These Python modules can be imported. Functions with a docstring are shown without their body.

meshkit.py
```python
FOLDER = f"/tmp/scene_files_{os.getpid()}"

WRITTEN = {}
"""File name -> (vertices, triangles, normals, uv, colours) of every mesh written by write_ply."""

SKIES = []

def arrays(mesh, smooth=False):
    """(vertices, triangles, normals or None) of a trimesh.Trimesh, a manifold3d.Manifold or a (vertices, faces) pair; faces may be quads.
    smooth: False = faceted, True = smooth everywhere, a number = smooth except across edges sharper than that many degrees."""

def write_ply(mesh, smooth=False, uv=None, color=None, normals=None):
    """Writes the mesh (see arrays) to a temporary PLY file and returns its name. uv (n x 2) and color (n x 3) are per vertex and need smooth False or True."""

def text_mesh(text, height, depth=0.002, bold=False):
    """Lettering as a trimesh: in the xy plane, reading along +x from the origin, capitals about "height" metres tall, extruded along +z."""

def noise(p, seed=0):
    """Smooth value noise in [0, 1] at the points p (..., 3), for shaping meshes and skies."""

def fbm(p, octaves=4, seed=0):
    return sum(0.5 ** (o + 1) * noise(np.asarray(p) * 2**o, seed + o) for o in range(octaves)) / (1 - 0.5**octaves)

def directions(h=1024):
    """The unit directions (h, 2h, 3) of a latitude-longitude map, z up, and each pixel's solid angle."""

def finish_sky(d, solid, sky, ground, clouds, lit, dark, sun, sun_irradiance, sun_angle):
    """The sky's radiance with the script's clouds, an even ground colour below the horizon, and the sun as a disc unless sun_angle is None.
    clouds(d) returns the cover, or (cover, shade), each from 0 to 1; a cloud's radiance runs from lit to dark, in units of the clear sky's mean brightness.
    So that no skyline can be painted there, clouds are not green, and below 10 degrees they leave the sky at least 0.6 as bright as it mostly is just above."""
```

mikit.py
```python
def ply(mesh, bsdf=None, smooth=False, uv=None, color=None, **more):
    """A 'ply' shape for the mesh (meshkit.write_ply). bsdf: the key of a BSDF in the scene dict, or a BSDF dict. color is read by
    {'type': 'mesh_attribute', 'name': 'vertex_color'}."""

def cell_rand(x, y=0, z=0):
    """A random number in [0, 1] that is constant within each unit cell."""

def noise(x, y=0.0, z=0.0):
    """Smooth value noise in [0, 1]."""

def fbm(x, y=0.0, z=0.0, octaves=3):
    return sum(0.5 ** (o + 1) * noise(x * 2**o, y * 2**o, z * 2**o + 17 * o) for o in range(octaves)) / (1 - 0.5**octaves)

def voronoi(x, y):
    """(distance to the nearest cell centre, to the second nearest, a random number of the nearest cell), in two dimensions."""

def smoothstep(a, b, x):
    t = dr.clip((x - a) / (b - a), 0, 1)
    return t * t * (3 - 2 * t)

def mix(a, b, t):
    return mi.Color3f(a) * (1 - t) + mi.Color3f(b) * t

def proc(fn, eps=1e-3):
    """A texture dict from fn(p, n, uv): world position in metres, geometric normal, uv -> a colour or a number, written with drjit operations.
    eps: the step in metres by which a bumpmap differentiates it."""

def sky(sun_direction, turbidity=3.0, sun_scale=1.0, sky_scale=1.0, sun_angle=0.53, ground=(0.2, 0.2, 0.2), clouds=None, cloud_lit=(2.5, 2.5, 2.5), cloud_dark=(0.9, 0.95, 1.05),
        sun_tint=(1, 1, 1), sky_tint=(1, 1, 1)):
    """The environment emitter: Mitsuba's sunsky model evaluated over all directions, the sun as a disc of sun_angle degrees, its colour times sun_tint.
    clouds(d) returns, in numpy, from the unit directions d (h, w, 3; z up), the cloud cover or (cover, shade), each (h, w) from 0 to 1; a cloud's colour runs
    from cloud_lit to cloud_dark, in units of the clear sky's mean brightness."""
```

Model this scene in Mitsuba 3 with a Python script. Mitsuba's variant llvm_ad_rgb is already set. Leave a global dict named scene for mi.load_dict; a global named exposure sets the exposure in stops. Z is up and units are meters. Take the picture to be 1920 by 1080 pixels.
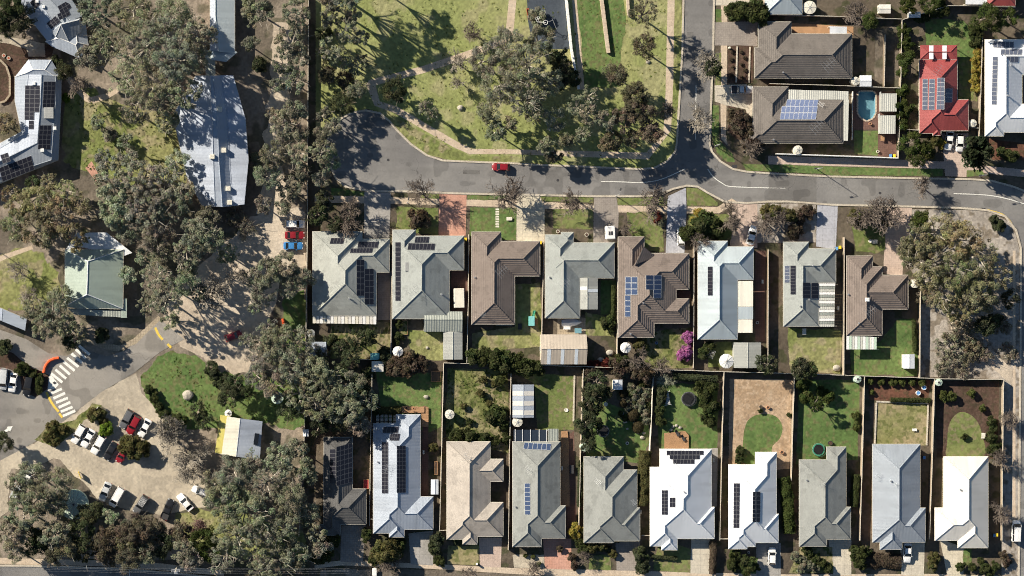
import math, numpy as np, trimesh, manifold3d as m3, drjit as dr, mitsuba as mi, mikit, meshkit
from shapely.geometry import Polygon, LineString, Point, box as sbox
from shapely.ops import unary_union
from scipy.spatial import HalfspaceIntersection, ConvexHull
from mikit import noise, fbm, smoothstep, mix, proc, cell_rand
T = mi.ScalarTransform4f
scene, labels = {}, {}

# ---------------------------------------------------------------- camera, sky, exposure
CAM_X, CAM_H = -60.0, 600.0            # survey aircraft, a little to the left of the frame's middle
EL = math.radians(29.5)
SUN = (-0.835 * math.cos(EL), 0.55 * math.cos(EL), math.sin(EL))
exposure = 2.68
scene['camera'] = {'type': 'perspective', 'fov': math.degrees(2 * math.atan(120 / CAM_H)), 'fov_axis': 'x',
                   'near_clip': 1.0, 'far_clip': 5000.0, 'principal_point_offset_x': 0.25,
                   'to_world': T().look_at(origin=[CAM_X, 0, CAM_H], target=[CAM_X, 0, 0], up=[0, 1, 0])}
scene['sky'] = mikit.sky(SUN, turbidity=3, sky_scale=0.37, sun_tint=(.875, 1.0, 1.235))

def W(px, py, z=0.0):
    """The point of the place at height z that the survey photograph shows at (px, py); 8 photo pixels are a metre on the ground."""
    k = (CAM_H - z) / CAM_H
    return np.array([CAM_X + ((px - 960) / 8 - CAM_X) * k, (540 - py) / 8 * k, z])

# ---------------------------------------------------------------- materials
def lin(r, g, b, k=1.0):
    return [float(k * (((c / 255 + 0.055) / 1.055) ** 2.4 if c > 10 else c / 255 / 12.92)) for c in (r, g, b)]

def mat(name, base, rough=0.8, spec=0.3, **kw):
    b = base if isinstance(base, dict) else {'type': 'rgb', 'value': list(base)}
    scene[name] = {'type': 'twosided', 'bsdf': {'type': 'principled', 'base_color': b, 'roughness': rough, 'specular': spec, **kw}}
    return name

def bumped(name, base, fn, scale, rough=0.8, spec=0.3, eps=0.02, **kw):
    b = base if isinstance(base, dict) else {'type': 'rgb', 'value': list(base)}
    scene[name] = {'type': 'twosided', 'bsdf': {'type': 'bumpmap', 'arbitrary': proc(fn, eps), 'scale': scale,
                   'bsdf': {'type': 'principled', 'base_color': b, 'roughness': rough, 'specular': spec, **kw}}}
    return name

def ground_tex(c0, c1, c2=None, s=0.12, f=2.2, grain=0.5, blot=0.5, seed=0.0):
    """A ground colour in large soft patches (c0 to c1), small blotches of c2 and a grain."""
    c0, c1, c2 = (mi.Color3f(c) if c is not None else None for c in (c0, c1, c2))
    def fn(p, n, uv):
        a = fbm(p.x * s + seed, p.y * s - seed, 0.0, 3)
        b = fbm(p.x * f, p.y * f, seed, 2)
        col = mix(c0, c1, smoothstep(0.32, 0.68, a))
        if c2 is not None:
            d = fbm(p.x * s * 5 + 31 + seed, p.y * s * 5, 0.0, 2)
            col = mix(col, c2, blot * smoothstep(0.52, 0.72, d))
        return col * (1 - grain / 2 + grain * b)
    return proc(fn)

def rough_bump(f):
    return lambda p, n, uv: fbm(p.x * f, p.y * f, 0.0, 3)

def G(name, c0, c1, c2=None, bump=0.0, bf=1.6, rough=0.9, **kw):
    t = ground_tex(c0, c1, c2, **kw)
    if bump:
        return bumped(name, t, rough_bump(bf), bump, rough, 0.2, 0.05)
    return mat(name, t, rough, 0.2)

G('m_soil', (.095, .078, .06), (.135, .112, .085), (.05, .058, .026), bump=.10, blot=.7)
G('m_litter', (.14, .12, .098), (.29, .245, .20), (.065, .07, .04), bump=.12, blot=.6, s=.08)
G('m_park', (.30, .305, .14), (.235, .265, .10), (.34, .315, .185), bump=.10, s=.06, f=2.0, grain=.55, blot=.6)
G('m_meadow', (.24, .245, .105), (.165, .195, .065), (.285, .25, .155), bump=.14, s=.11, f=1.8, grain=.8, blot=.8)
G('m_lawn', (.125, .16, .052), (.175, .20, .075), (.20, .175, .10), bump=.06, s=.26, f=2.2, grain=.6, blot=.8)
G('m_lush', (.092, .15, .048), (.13, .185, .062), (.15, .15, .07), bump=.08, s=.26, f=2.0, grain=.65, blot=.75)
G('m_dry', (.21, .21, .09), (.30, .255, .15), (.09, .115, .03), bump=.06, s=.25, f=2.4, grain=.5, blot=.6)
G('m_scrub', (.15, .165, .06), (.24, .21, .125), (.065, .09, .022), bump=.16, s=.3, f=1.7, grain=.9, blot=.9)
G('m_dirt', (.55, .48, .395), (.43, .365, .295), (.55, .47, .38), bump=.05, s=.1, f=2.0, grain=.35)
G('m_gravel', (.49, .435, .35), (.38, .335, .27), (.54, .475, .38), bump=.05, s=.12, f=2.4, grain=.35)
G('m_reserve', (.30, .272, .245), (.38, .345, .31), (.15, .12, .085), bump=.08, s=.15, f=2.4, grain=.6, blot=.7)
G('m_chips', (.42, .31, .215), (.35, .25, .165), (.48, .38, .28), bump=.08, s=.3, f=2.6, grain=.55)
G('m_mulch', (.075, .048, .036), (.10, .064, .05), (.055, .05, .03), bump=.08, s=.3, f=2.6, grain=.7)
G('m_mulch_red', (.16, .075, .05), (.12, .06, .042), (.06, .06, .03), bump=.08, s=.3, f=2.4, grain=.7)

def asphalt(name, c, tint, seed):
    """Worn asphalt: large faded areas, wheel-worn streaks, old repairs, tar seams and oil spots."""
    c, tint = mi.Color3f(c), mi.Color3f(tint)
    def fn(p, n, uv):
        a = fbm(p.x * .09 + seed, p.y * .09, 0.0, 3)
        st = fbm(p.x * .05, p.y * .8 + seed, 0.0, 3)
        g = noise(p.x * 3.3, p.y * 3.3)
        m = fbm(p.x * .6 + 9, p.y * .6, seed, 3)
        w = fbm(p.x * .16 + 40, p.y * .16 + seed, 0.0, 3)
        crack = smoothstep(.006, .0, dr.abs(w - .5)) * smoothstep(.45, .6, m)
        spot = smoothstep(.70, .78, noise(p.x * .45 + 3, p.y * .45 + seed))
        return mix(c, tint, smoothstep(.3, .7, a)) * (.80 + .22 * st + .10 * g + .12 * (m - .5)) * (1 - .35 * crack) * (1 - .22 * spot)
    return mat(name, proc(fn), .75, .35)
asphalt('m_road', (.182, .178, .178), (.235, .229, .225), 3.0)
asphalt('m_patch', (.155, .150, .147), (.185, .18, .174), 13.0)
asphalt('m_carpark', (.215, .205, .195), (.31, .29, .265), 9.0)
asphalt('m_court', (.045, .06, .082), (.06, .075, .098), 5.0)

def slabs(name, c0, c1, w, dark=.8, seed=0.0, rough=.8):
    """Cast or laid slabs: a joint every w metres and a tone of its own for each."""
    c0, c1 = mi.Color3f(c0), mi.Color3f(c1)
    def fn(p, n, uv):
        x, y = p.x / w, p.y / w
        t = cell_rand(x + seed, y)
        fx, fy = x - dr.floor(x), y - dr.floor(y)
        e = dr.minimum(dr.minimum(fx, 1 - fx), dr.minimum(fy, 1 - fy)) * w
        a = fbm(p.x * .5 + seed, p.y * .5, 0.0, 3)
        return mix(c0, c1, .35 * t + .65 * smoothstep(.3, .7, a)) * (dark + (1 - dark) * smoothstep(.02, .07, e)) * (.9 + .2 * noise(p.x * 3.3, p.y * 3.3))
    return mat(name, proc(fn), rough, .3)
slabs('m_path', (.50, .405, .31), (.57, .475, .375), 1.5, .84)
slabs('m_concrete', (.48, .44, .37), (.56, .515, .43), 2.6, .75, 2)
slabs('m_cream', (.52, .475, .375), (.60, .545, .44), 2.4, .8, 4)
slabs('m_greydrive', (.30, .29, .275), (.36, .345, .33), 2.4, .75, 6)
slabs('m_bluedrive', (.36, .37, .42), (.42, .43, .48), 2.8, .8, 7)
slabs('m_brick', (.50, .27, .205), (.56, .32, .25), .4, .85, 8)
slabs('m_pink', (.48, .375, .32), (.54, .43, .37), .5, .88, 9)
slabs('m_browndrive', (.27, .24, .22), (.33, .295, .265), .5, .85, 1)
slabs('m_kerb', (.46, .41, .34), (.54, .49, .41), 2.2, .8, 3)
slabs('m_stone', (.36, .30, .22), (.44, .37, .28), .6, .7, 5)
slabs('m_redpave', (.13, .075, .062), (.17, .10, .082), .45, .85, 5)
mat('m_white_paint', (.78, .78, .74), .6)
mat('m_yellow_paint', (.72, .53, .10), .6)

def tile_roof(name, c, dark=.62, rough=.75, seed=0.0, amp=.035, step=.205):
    """Concrete roof tiles in level courses; each tile a slightly different tone."""
    c = mi.Color3f(c)
    def fn(p, n, uv):
        row = p.z / (step * .5)
        along = dr.select(dr.abs(n.x) > dr.abs(n.y), p.y, p.x)
        t = cell_rand(along / .33, row, seed)
        a = fbm(p.x * .35 + seed, p.y * .35, p.z, 3)
        q = fbm(along * .9 + seed, p.z * .5, seed, 2)
        st = smoothstep(.56, .72, fbm(p.x * .8 + 5 * seed, p.y * .8, p.z * .3, 3))
        return c * (.76 + .12 * t + .24 * a + .16 * q) * (1 - .16 * st)
    def h(p, n, uv):
        return .5 + .5 * dr.cos(6.28318 * p.z / step)
    scene[name] = {'type': 'twosided', 'bsdf': {'type': 'bumpmap', 'arbitrary': proc(h, .03), 'scale': amp,
                   'bsdf': {'type': 'principled', 'base_color': proc(fn), 'roughness': rough, 'specular': .3}}}
    return name
tile_roof('m_tile_brown', (.20, .165, .148), seed=1.0, amp=.055, step=.245)
tile_roof('m_tile_dark', (.155, .14, .13), seed=2.0, amp=.045, step=.2)
tile_roof('m_tile_grey', (.34, .355, .335), seed=3.0, amp=.007, step=.15)
tile_roof('m_tile_green', (.30, .322, .315), seed=4.0, amp=.007, step=.15)
tile_roof('m_tile_beige', (.40, .362, .325), seed=5.0, amp=.007, step=.15)
tile_roof('m_tile_olive', (.25, .262, .255), seed=6.0, amp=.007, step=.15)
tile_roof('m_tile_black', (.10, .10, .102), seed=7.0, amp=.035, step=.19)

def metal_roof(name, c, period=.76, amp=.010, rough=.5, seed=0.0, streak=.12):
    """Ribbed steel sheet: ribs run down the slope, faint streaks with them."""
    c = mi.Color3f(c)
    def across(p, n):
        return dr.select(dr.abs(n.x) > dr.abs(n.y), p.y, p.x)
    def fn(p, n, uv):
        u = across(p, n)
        return c * (1 - streak + streak * 1.3 * noise(u * 1.1 + seed, p.z * .4) + .16 * fbm(p.x * .3, p.y * .3, seed, 3) - .10 * smoothstep(.55, .75, fbm(u * .7 + seed, p.z * .35, p.x * .05, 3)))
    def h(p, n, uv):
        u = across(p, n) / period
        return .5 + .5 * dr.cos(6.28318 * u)
    scene[name] = {'type': 'twosided', 'bsdf': {'type': 'bumpmap', 'arbitrary': proc(h, .05), 'scale': amp,
                   'bsdf': {'type': 'principled', 'base_color': proc(fn), 'roughness': rough, 'specular': .4}}}
    return name
metal_roof('m_steel_blue', (.345, .39, .465), seed=1.0); metal_roof('m_steel_slate', (.285, .32, .37), seed=1.5)
metal_roof('m_steel_sky', (.40, .46, .50), seed=2.0)
metal_roof('m_steel_white', (.64, .67, .715), seed=3.0, amp=.006, streak=.05)
metal_roof('m_steel_cream', (.66, .64, .60), seed=4.0, amp=.006, streak=.06)
metal_roof('m_steel_red', (.29, .066, .066), seed=5.0, amp=.006)
metal_roof('m_steel_green', (.31, .375, .335), seed=6.0, amp=.008)
metal_roof('m_cover_cream', (.74, .72, .635), seed=4.4, amp=.01, streak=.05)
metal_roof('m_steel_shed', (.56, .545, .47), seed=7.7, amp=.02)
metal_roof('m_steel_school', (.36, .405, .49), seed=7.0, streak=.2)
metal_roof('m_steel_barn', (.46, .40, .335), seed=8.0, amp=.02)
metal_roof('m_corrugated', (.56, .565, .52), seed=9.0, period=.5, amp=.05, streak=.2)
metal_roof('m_pale_corrugated', (.66, .67, .60), seed=9.5, period=.62, amp=.06, streak=.2)
metal_roof('m_corrugated_grey', (.30, .325, .30), seed=10.0, period=.6, amp=.06)
metal_roof('m_shed_grey', (.36, .37, .35), seed=11.0, amp=.015)

def simple_noise(name, c, rough=.8, var=.3, f=1.0, **kw):
    c = mi.Color3f(c)
    return mat(name, proc(lambda p, n, uv: c * (1 - var / 2 + var * fbm(p.x * f, p.y * f, p.z * f, 2))), rough, **kw)
simple_noise('m_wall_brick', (.33, .22, .16)); simple_noise('m_wall_cream', (.55, .48, .37))
simple_noise('m_fence', (.33, .275, .21), var=.4, f=.6); simple_noise('m_fence_dark', (.22, .175, .13), var=.4, f=.6)
simple_noise('m_cap', (.54, .51, .44), var=.4, f=.5); simple_noise('m_timber', (.42, .25, .14), var=.35)
simple_noise('m_bark', (.24, .205, .17), var=.6, f=1.5); simple_noise('m_pale_bark', (.42, .385, .335), var=.6, f=1.2)
simple_noise('m_twig', (.165, .137, .118), var=.4, f=1.2); simple_noise('m_pale_twig', (.26, .235, .20), var=.4)
simple_noise('m_rock', (.40, .37, .32), var=.5, f=2.0)
mat('m_white', (.80, .80, .79), .45, .5); mat('m_offwhite', (.70, .67, .58), .6); mat('m_black', (.018, .018, .02), .5)
mat('m_dark_glass', (.012, .014, .018), .06, .7); mat('m_steel', (.62, .63, .65), .35, .5, metallic=.7)
mat('m_orange', (.78, .13, .045), .5); mat('m_teal', (.22, .55, .55), .5); mat('m_green_plastic', (.05, .26, .16), .5)
mat('m_yellow', (.80, .60, .05), .5); mat('m_blue_plastic', (.12, .30, .60), .5); mat('m_pale_green', (.50, .62, .52), .6)
mat('m_charcoal', (.05, .05, .055), .6); mat('m_terracotta', (.50, .26, .15), .7); mat('m_pool', (.15, .31, .38), .5)
mat('m_rust', (.35, .09, .05), .7); mat('m_grey_plastic', (.33, .34, .34), .6); mat('m_skylight', (.70, .76, .82), .2, .5)
mat('m_tail', (.45, .02, .02), .2); mat('m_headlight', (.75, .77, .8), .1); mat('m_tyre', (.02, .02, .02), .8)
mat('m_red_glaze', (.30, .04, .05), .5)
mat('m_awning', (.62, .55, .16), .6); mat('m_solar_plain', (.03, .04, .06), .1, .6)
scene['m_water'] = {'type': 'thindielectric', 'int_ior': 1.33}
scene['m_glass'] = {'type': 'thindielectric'}
def solar_tex(cell, frame):
    cell, frame = mi.Color3f(cell), mi.Color3f(frame)
    def fn(p, n, uv):
        e = dr.minimum(dr.minimum(uv.x, 1 - uv.x), dr.minimum(uv.y, 1 - uv.y))
        gx, gy = uv.x * 6 - dr.floor(uv.x * 6), uv.y * 10 - dr.floor(uv.y * 10)
        g = dr.minimum(dr.minimum(gx, 1 - gx), dr.minimum(gy, 1 - gy))
        c = cell * (1.25 - .25 * smoothstep(.0, .12, g))
        return mix(frame, c, smoothstep(.02, .05, e))
    return proc(fn)
mat('m_solar', solar_tex((.02, .02, .028), (.17, .175, .185)), .16, .5)
mat('m_solar_blue', solar_tex((.05, .075, .145), (.62, .64, .66)), .14, .5)
mat('m_solar_pale', solar_tex((.15, .19, .32), (.66, .68, .70)), .16, .5)
mat('m_solar_grey', solar_tex((.09, .105, .15), (.55, .56, .58)), .2, .5)
for cname, c in dict(white=(.82, .82, .82), silver=(.52, .54, .56), red=(.24, .010, .018), black=(.014, .015, .018), grey=(.11, .115, .125),
                     blue=(.05, .22, .52), darkred=(.20, .012, .02)).items():
    mat('m_paint_' + cname, c, .35, .5, clearcoat=.8, clearcoat_gloss=.95)
scene['m_leaf'] = {'type': 'principledthin', 'base_color': {'type': 'mesh_attribute', 'name': 'vertex_color'}, 'roughness': .6, 'spec_trans': 0.0, 'diff_trans': .5, 'specular': .25} if False else \
    {'type': 'principledthin', 'base_color': {'type': 'mesh_attribute', 'name': 'vertex_color'}, 'roughness': .65, 'diff_trans': .85, 'eta': 1.35}

# ---------------------------------------------------------------- names
_used = {}
def number(name):
    k = _used.get(name, 0); _used[name] = k + 1
    return name if k == 0 else f'{name}_{k:03d}'

def thing(name, label=None, cat=None, group=None, kind=None):
    key = number(name)
    d = {}
    if label: d['label'] = label
    if cat: d['category'] = cat
    if group: d['group'] = group
    if kind: d['kind'] = kind
    labels[key] = d
    return key

def part(holder, name, mesh, bsdf, smooth=False, label=None, to_world=None, **kw):
    key = number(holder + '__' + name)
    d = dict(mesh) if isinstance(mesh, dict) else mikit.ply(mesh, bsdf, smooth=smooth, **kw)
    if isinstance(mesh, dict): d['bsdf'] = {'type': 'ref', 'id': bsdf}
    if to_world is not None: d['to_world'] = to_world
    scene[key] = d
    if label: labels[key] = {'label': label}
    return key

def single(name, mesh, bsdf, label, cat, group=None, kind=None, smooth=False, to_world=None, **kw):
    key = thing(name, label, cat, group, kind)
    d = dict(mesh) if isinstance(mesh, dict) else mikit.ply(mesh, bsdf, smooth=smooth, **kw)
    if isinstance(mesh, dict): d['bsdf'] = {'type': 'ref', 'id': bsdf}
    if to_world is not None: d['to_world'] = to_world
    scene[key] = d
    return key

# ---------------------------------------------------------------- shapes
def cat(ms): return trimesh.util.concatenate(ms)
def bx(x0, x1, y0, y1, z0, z1):
    m = trimesh.creation.box((x1 - x0, y1 - y0, z1 - z0)); m.apply_translation(((x0 + x1) / 2, (y0 + y1) / 2, (z0 + z1) / 2)); return m
def rbx(x0, x1, y0, y1, z0, z1, r=.05):
    """A box with chamfered edges."""
    pts = [(x + sx * r * (k != 0), y + sy * r * (k != 1), z + sz * r * (k != 2)) for x, sx in ((x0, 1), (x1, -1)) for y, sy in ((y0, 1), (y1, -1)) for z, sz in ((z0, 1), (z1, -1)) for k in range(3)]
    return trimesh.convex.convex_hull(np.array(pts))
def hull(pts): return trimesh.convex.convex_hull(np.asarray(pts, float))
def cyl(r, z0, z1, x=0, y=0, n=20, r2=None):
    a = np.arange(n) * 2 * np.pi / n; r2 = r if r2 is None else r2
    return hull(np.vstack([np.c_[x + r * np.cos(a), y + r * np.sin(a), a * 0 + z0], np.c_[x + r2 * np.cos(a), y + r2 * np.sin(a), a * 0 + z1]]))
def bar(a, b, r, n=6, r2=None):
    a, b = np.asarray(a, float), np.asarray(b, float)
    return tube(np.array([a, b]), [r, r if r2 is None else r2], n)
def tube(p, r, n=6):
    p = np.asarray(p, float); r = np.broadcast_to(r, (len(p),))
    t = np.gradient(p, axis=0); t /= np.linalg.norm(t, axis=1, keepdims=True) + 1e-12
    a = np.cross(t, np.where(np.abs(t[:, 2:]) < .9, [0, 0, 1.], [1., 0, 0])); a /= np.linalg.norm(a, axis=1, keepdims=True)
    b, ang = np.cross(t, a), np.arange(n) * 2 * np.pi / n
    v = p[:, None] + r[:, None, None] * (np.cos(ang)[None, :, None] * a[:, None] + np.sin(ang)[None, :, None] * b[:, None])
    i, j = np.meshgrid(np.arange(len(p) - 1), np.arange(n), indexing='ij')
    q = np.stack([i * n + j, i * n + (j + 1) % n, (i + 1) * n + (j + 1) % n, (i + 1) * n + j], -1).reshape(-1, 4)
    f = np.vstack([q[:, [0, 2, 1]], q[:, [0, 3, 2]]])
    caps = np.array([[0, k, k + 1] for k in range(1, n - 1)]); top = caps[:, ::-1] + (len(p) - 1) * n
    m = trimesh.Trimesh(v.reshape(-1, 3), np.vstack([f, caps, top]), process=False)
    return m
def ring(R, r, z, n=28, k=6):
    a = np.linspace(0, 2 * np.pi, n + 1)
    return tube(np.c_[R * np.cos(a), R * np.sin(a), a * 0 + z], r, k)
def prism(poly, z0, z1): 
    ms = []
    for g in getattr(poly, 'geoms', [poly]):
        if g.area < 1e-4: continue
        m = trimesh.creation.extrude_polygon(g, z1 - z0, engine='earcut'); m.apply_translation((0, 0, z0)); ms.append(m)
    return cat(ms)
def flat(poly, z):
    ms = []
    for g in getattr(poly, 'geoms', [poly]):
        if g.geom_type != 'Polygon' or g.area < 1e-3: continue
        v, f = trimesh.creation.triangulate_polygon(g, engine='earcut')
        m = trimesh.Trimesh(np.c_[v, np.full(len(v), z)], f, process=False)
        if m.face_normals[:, 2].sum() < 0: m.invert()
        ms.append(m)
    return cat(ms)
def at(x, y, z=0, rot=0, s=(1, 1, 1)):
    s = (s,) * 3 if np.isscalar(s) else s
    return T().translate([float(x), float(y), float(z)]).rotate([0, 0, 1], float(rot)).scale([float(c) for c in s])
def smooth_line(pts, closed=True, n=6):
    """A Catmull-Rom line through the points."""
    p = np.asarray(pts, float)
    q = np.vstack([p[-1], p, p[0], p[1]]) if closed else np.vstack([2 * p[0] - p[1], p, 2 * p[-1] - p[-2]])
    out = []
    for i in range(len(q) - 3):
        for t in np.arange(n) / n:
            a, b, c, d = q[i:i + 4]
            out.append(.5 * (2 * b + (c - a) * t + (2 * a - 5 * b + 4 * c - d) * t * t + (3 * b - a - 3 * c + d) * t ** 3))
    if not closed: out.append(p[-1])
    return np.array(out)
def pxpoly(pts, z=0.0, round_=False):
    p = smooth_line(pts) if round_ else np.asarray(pts, float)
    w = [W(x, y, z)[:2] for x, y in p]
    g = Polygon(w)
    return g if g.is_valid else g.buffer(0)
def wobble(poly, amp, seed, step=1.0):
    """An outline that wanders, as the edge of grass or dirt does."""
    rng = np.random.default_rng(seed); g = poly.segmentize(step)
    c = np.array(g.exterior.coords)[:-1]
    d = meshkit.fbm(np.c_[c * .45, np.full(len(c), seed * 7.3)], 3) - .5
    e = meshkit.fbm(np.c_[c * .45 + 50, np.full(len(c), seed * 3.1)], 3) - .5
    q = Polygon(c + amp * 4 * np.c_[d, e])
    return q if q.is_valid else q.buffer(0)
# ================================================================ THE GROUND
POOL = pxpoly([(1609, 176), (1613, 172), (1637, 172), (1641, 176), (1641, 212), (1636, 221), (1625, 226), (1615, 221), (1609, 212)])
_laid, _nth, _height = [], [0], {}
def sheet(name, poly, bsdf, label, cat_, wob=0.0, hole=True):
    """A flat piece of the setting, each laid a little above the one before."""
    _nth[0] += 1
    if wob: poly = wobble(poly, wob, _nth[0])
    if hole and poly.intersects(POOL): poly = poly.difference(POOL)
    level = 1 + max([l for g, l in _laid if g.intersects(poly)], default=0)
    _laid.append((poly, level))
    key = single(name, flat(poly, .012 * level), bsdf, label, cat_, kind='structure')
    _height[key] = .012 * level
    return key

single('ground', flat(sbox(-900, -900, 900, 900).difference(POOL), 0), 'm_soil', 'bare brown soil and leaf litter between the houses and under the trees', 'ground', kind='structure')
S = lambda n, pts, m, l, c, w=0.0, r=False: sheet(n, pxpoly(pts, round_=r), m, l, c, w)
# bushland on the left and its tracks
S('bush_floor', [(-60, -60), (577, -60), (577, 640), (566, 1040), (330, 1050), (-60, 1045)], 'm_litter', 'brown leaf litter under the gum trees of the school grounds', 'bush floor')
S('park_lawn', [(592, -60), (1276, -60), (1268, 285), (1250, 302), (1222, 315), (1150, 314), (1090, 311), (960, 304), (850, 301), (800, 290), (767, 268), (735, 232), (712, 212), (690, 204), (650, 215), (618, 245), (592, 250)], 'm_park', 'rough yellow green grass of the park', 'grass')
S('terrace_lawn', [(1077, -60), (1160, -60), (1172, 30), (1160, 165), (1096, 165)], 'm_lush', 'greener mown lawn beside the terrace walls', 'lawn', .4)
S('school_lawn', [(118, 175), (160, 160), (215, 190), (300, 215), (325, 225), (352, 300), (348, 350), (240, 345), (190, 330), (160, 320), (118, 300)], 'm_meadow', 'yellow green lawn between the two school buildings', 'lawn', .8)
S('school_lawn', [(-20, 482), (30, 468), (80, 475), (110, 510), (112, 560), (80, 580), (-20, 585)], 'm_meadow', 'small lawn left of the green roofed hall', 'lawn', .8)
S('dirt_yard', [(470, 408), (560, 392), (574, 400), (574, 500), (530, 520), (490, 640), (480, 700), (420, 700), (370, 665), (340, 650), (300, 600), (345, 520), (430, 450)], 'm_dirt', 'pale dirt yard with wheel tracks between the trees', 'dirt yard', .6)
S('dirt_track', [(505, 40), (545, 40), (548, 120), (540, 200), (528, 290), (545, 400), (500, 430), (480, 400), (505, 320), (495, 240), (512, 150)], 'm_dirt', 'pale dirt track running beside the long boundary fence', 'track', .8)
S('bush_grass', [(530, 560), (572, 545), (572, 660), (545, 670), (528, 620)], 'm_lush', 'strip of bright green grass along the boundary fence', 'grass', .8)
S('bush_grass', [(262, 703), (300, 670), (325, 655), (372, 668), (392, 700), (480, 700), (560, 720), (575, 800), (500, 800), (400, 800), (330, 805), (300, 785), (275, 740)], 'm_lush', 'bright green grass around the pale boulder', 'grass', .8)
S('bush_grass', [(330, 960), (420, 950), (560, 990), (575, 1045), (360, 1045)], 'm_meadow', 'rough grass between the gum trees by the lower road', 'grass', .8)
S('mulch_bed', [(-20, 70), (60, 80), (100, 85), (95, 105), (60, 112), (40, 140), (25, 190), (-20, 200)], 'm_mulch', 'dark mulch bed left of the bent school building', 'garden bed', .4)
S('garden_path', [(-20, 62), (40, 72), (84, 80), (86, 108), (54, 106), (50, 92), (20, 82), (-20, 76)], 'm_gravel', 'tan gravel path past the school garden', 'path', .3)
S('garden_path', [(108, 128), (120, 130), (150, 165), (170, 182), (200, 175), (226, 162), (228, 170), (200, 186), (172, 195), (160, 190), (135, 165)], 'm_path', 'narrow path across the school lawn', 'path')
S('garden_path', [(-20, 490), (10, 476), (60, 460), (62, 467), (12, 485), (-20, 500)], 'm_path', 'narrow path at the left edge above the small lawn', 'path')
S('garden_path', [(160, 315), (172, 302), (186, 330), (180, 340)], 'm_brick', 'short red brick path in the school lawn', 'path')
S('gravel_carpark', [(60, 838), (120, 790), (185, 735), (252, 698), (268, 735), (300, 780), (325, 805), (350, 850), (395, 915), (385, 950), (300, 965), (240, 955), (190, 940), (150, 900), (110, 862)], 'm_gravel', 'pale gravel car park with rows of cars', 'car park', .5)
S('gravel_carpark', [(-20, 865), (60, 832), (110, 850), (80, 870), (20, 880), (15, 960), (-20, 990)], 'm_gravel', 'pale gravel edge at the left of the photo', 'gravel', .5)
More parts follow.
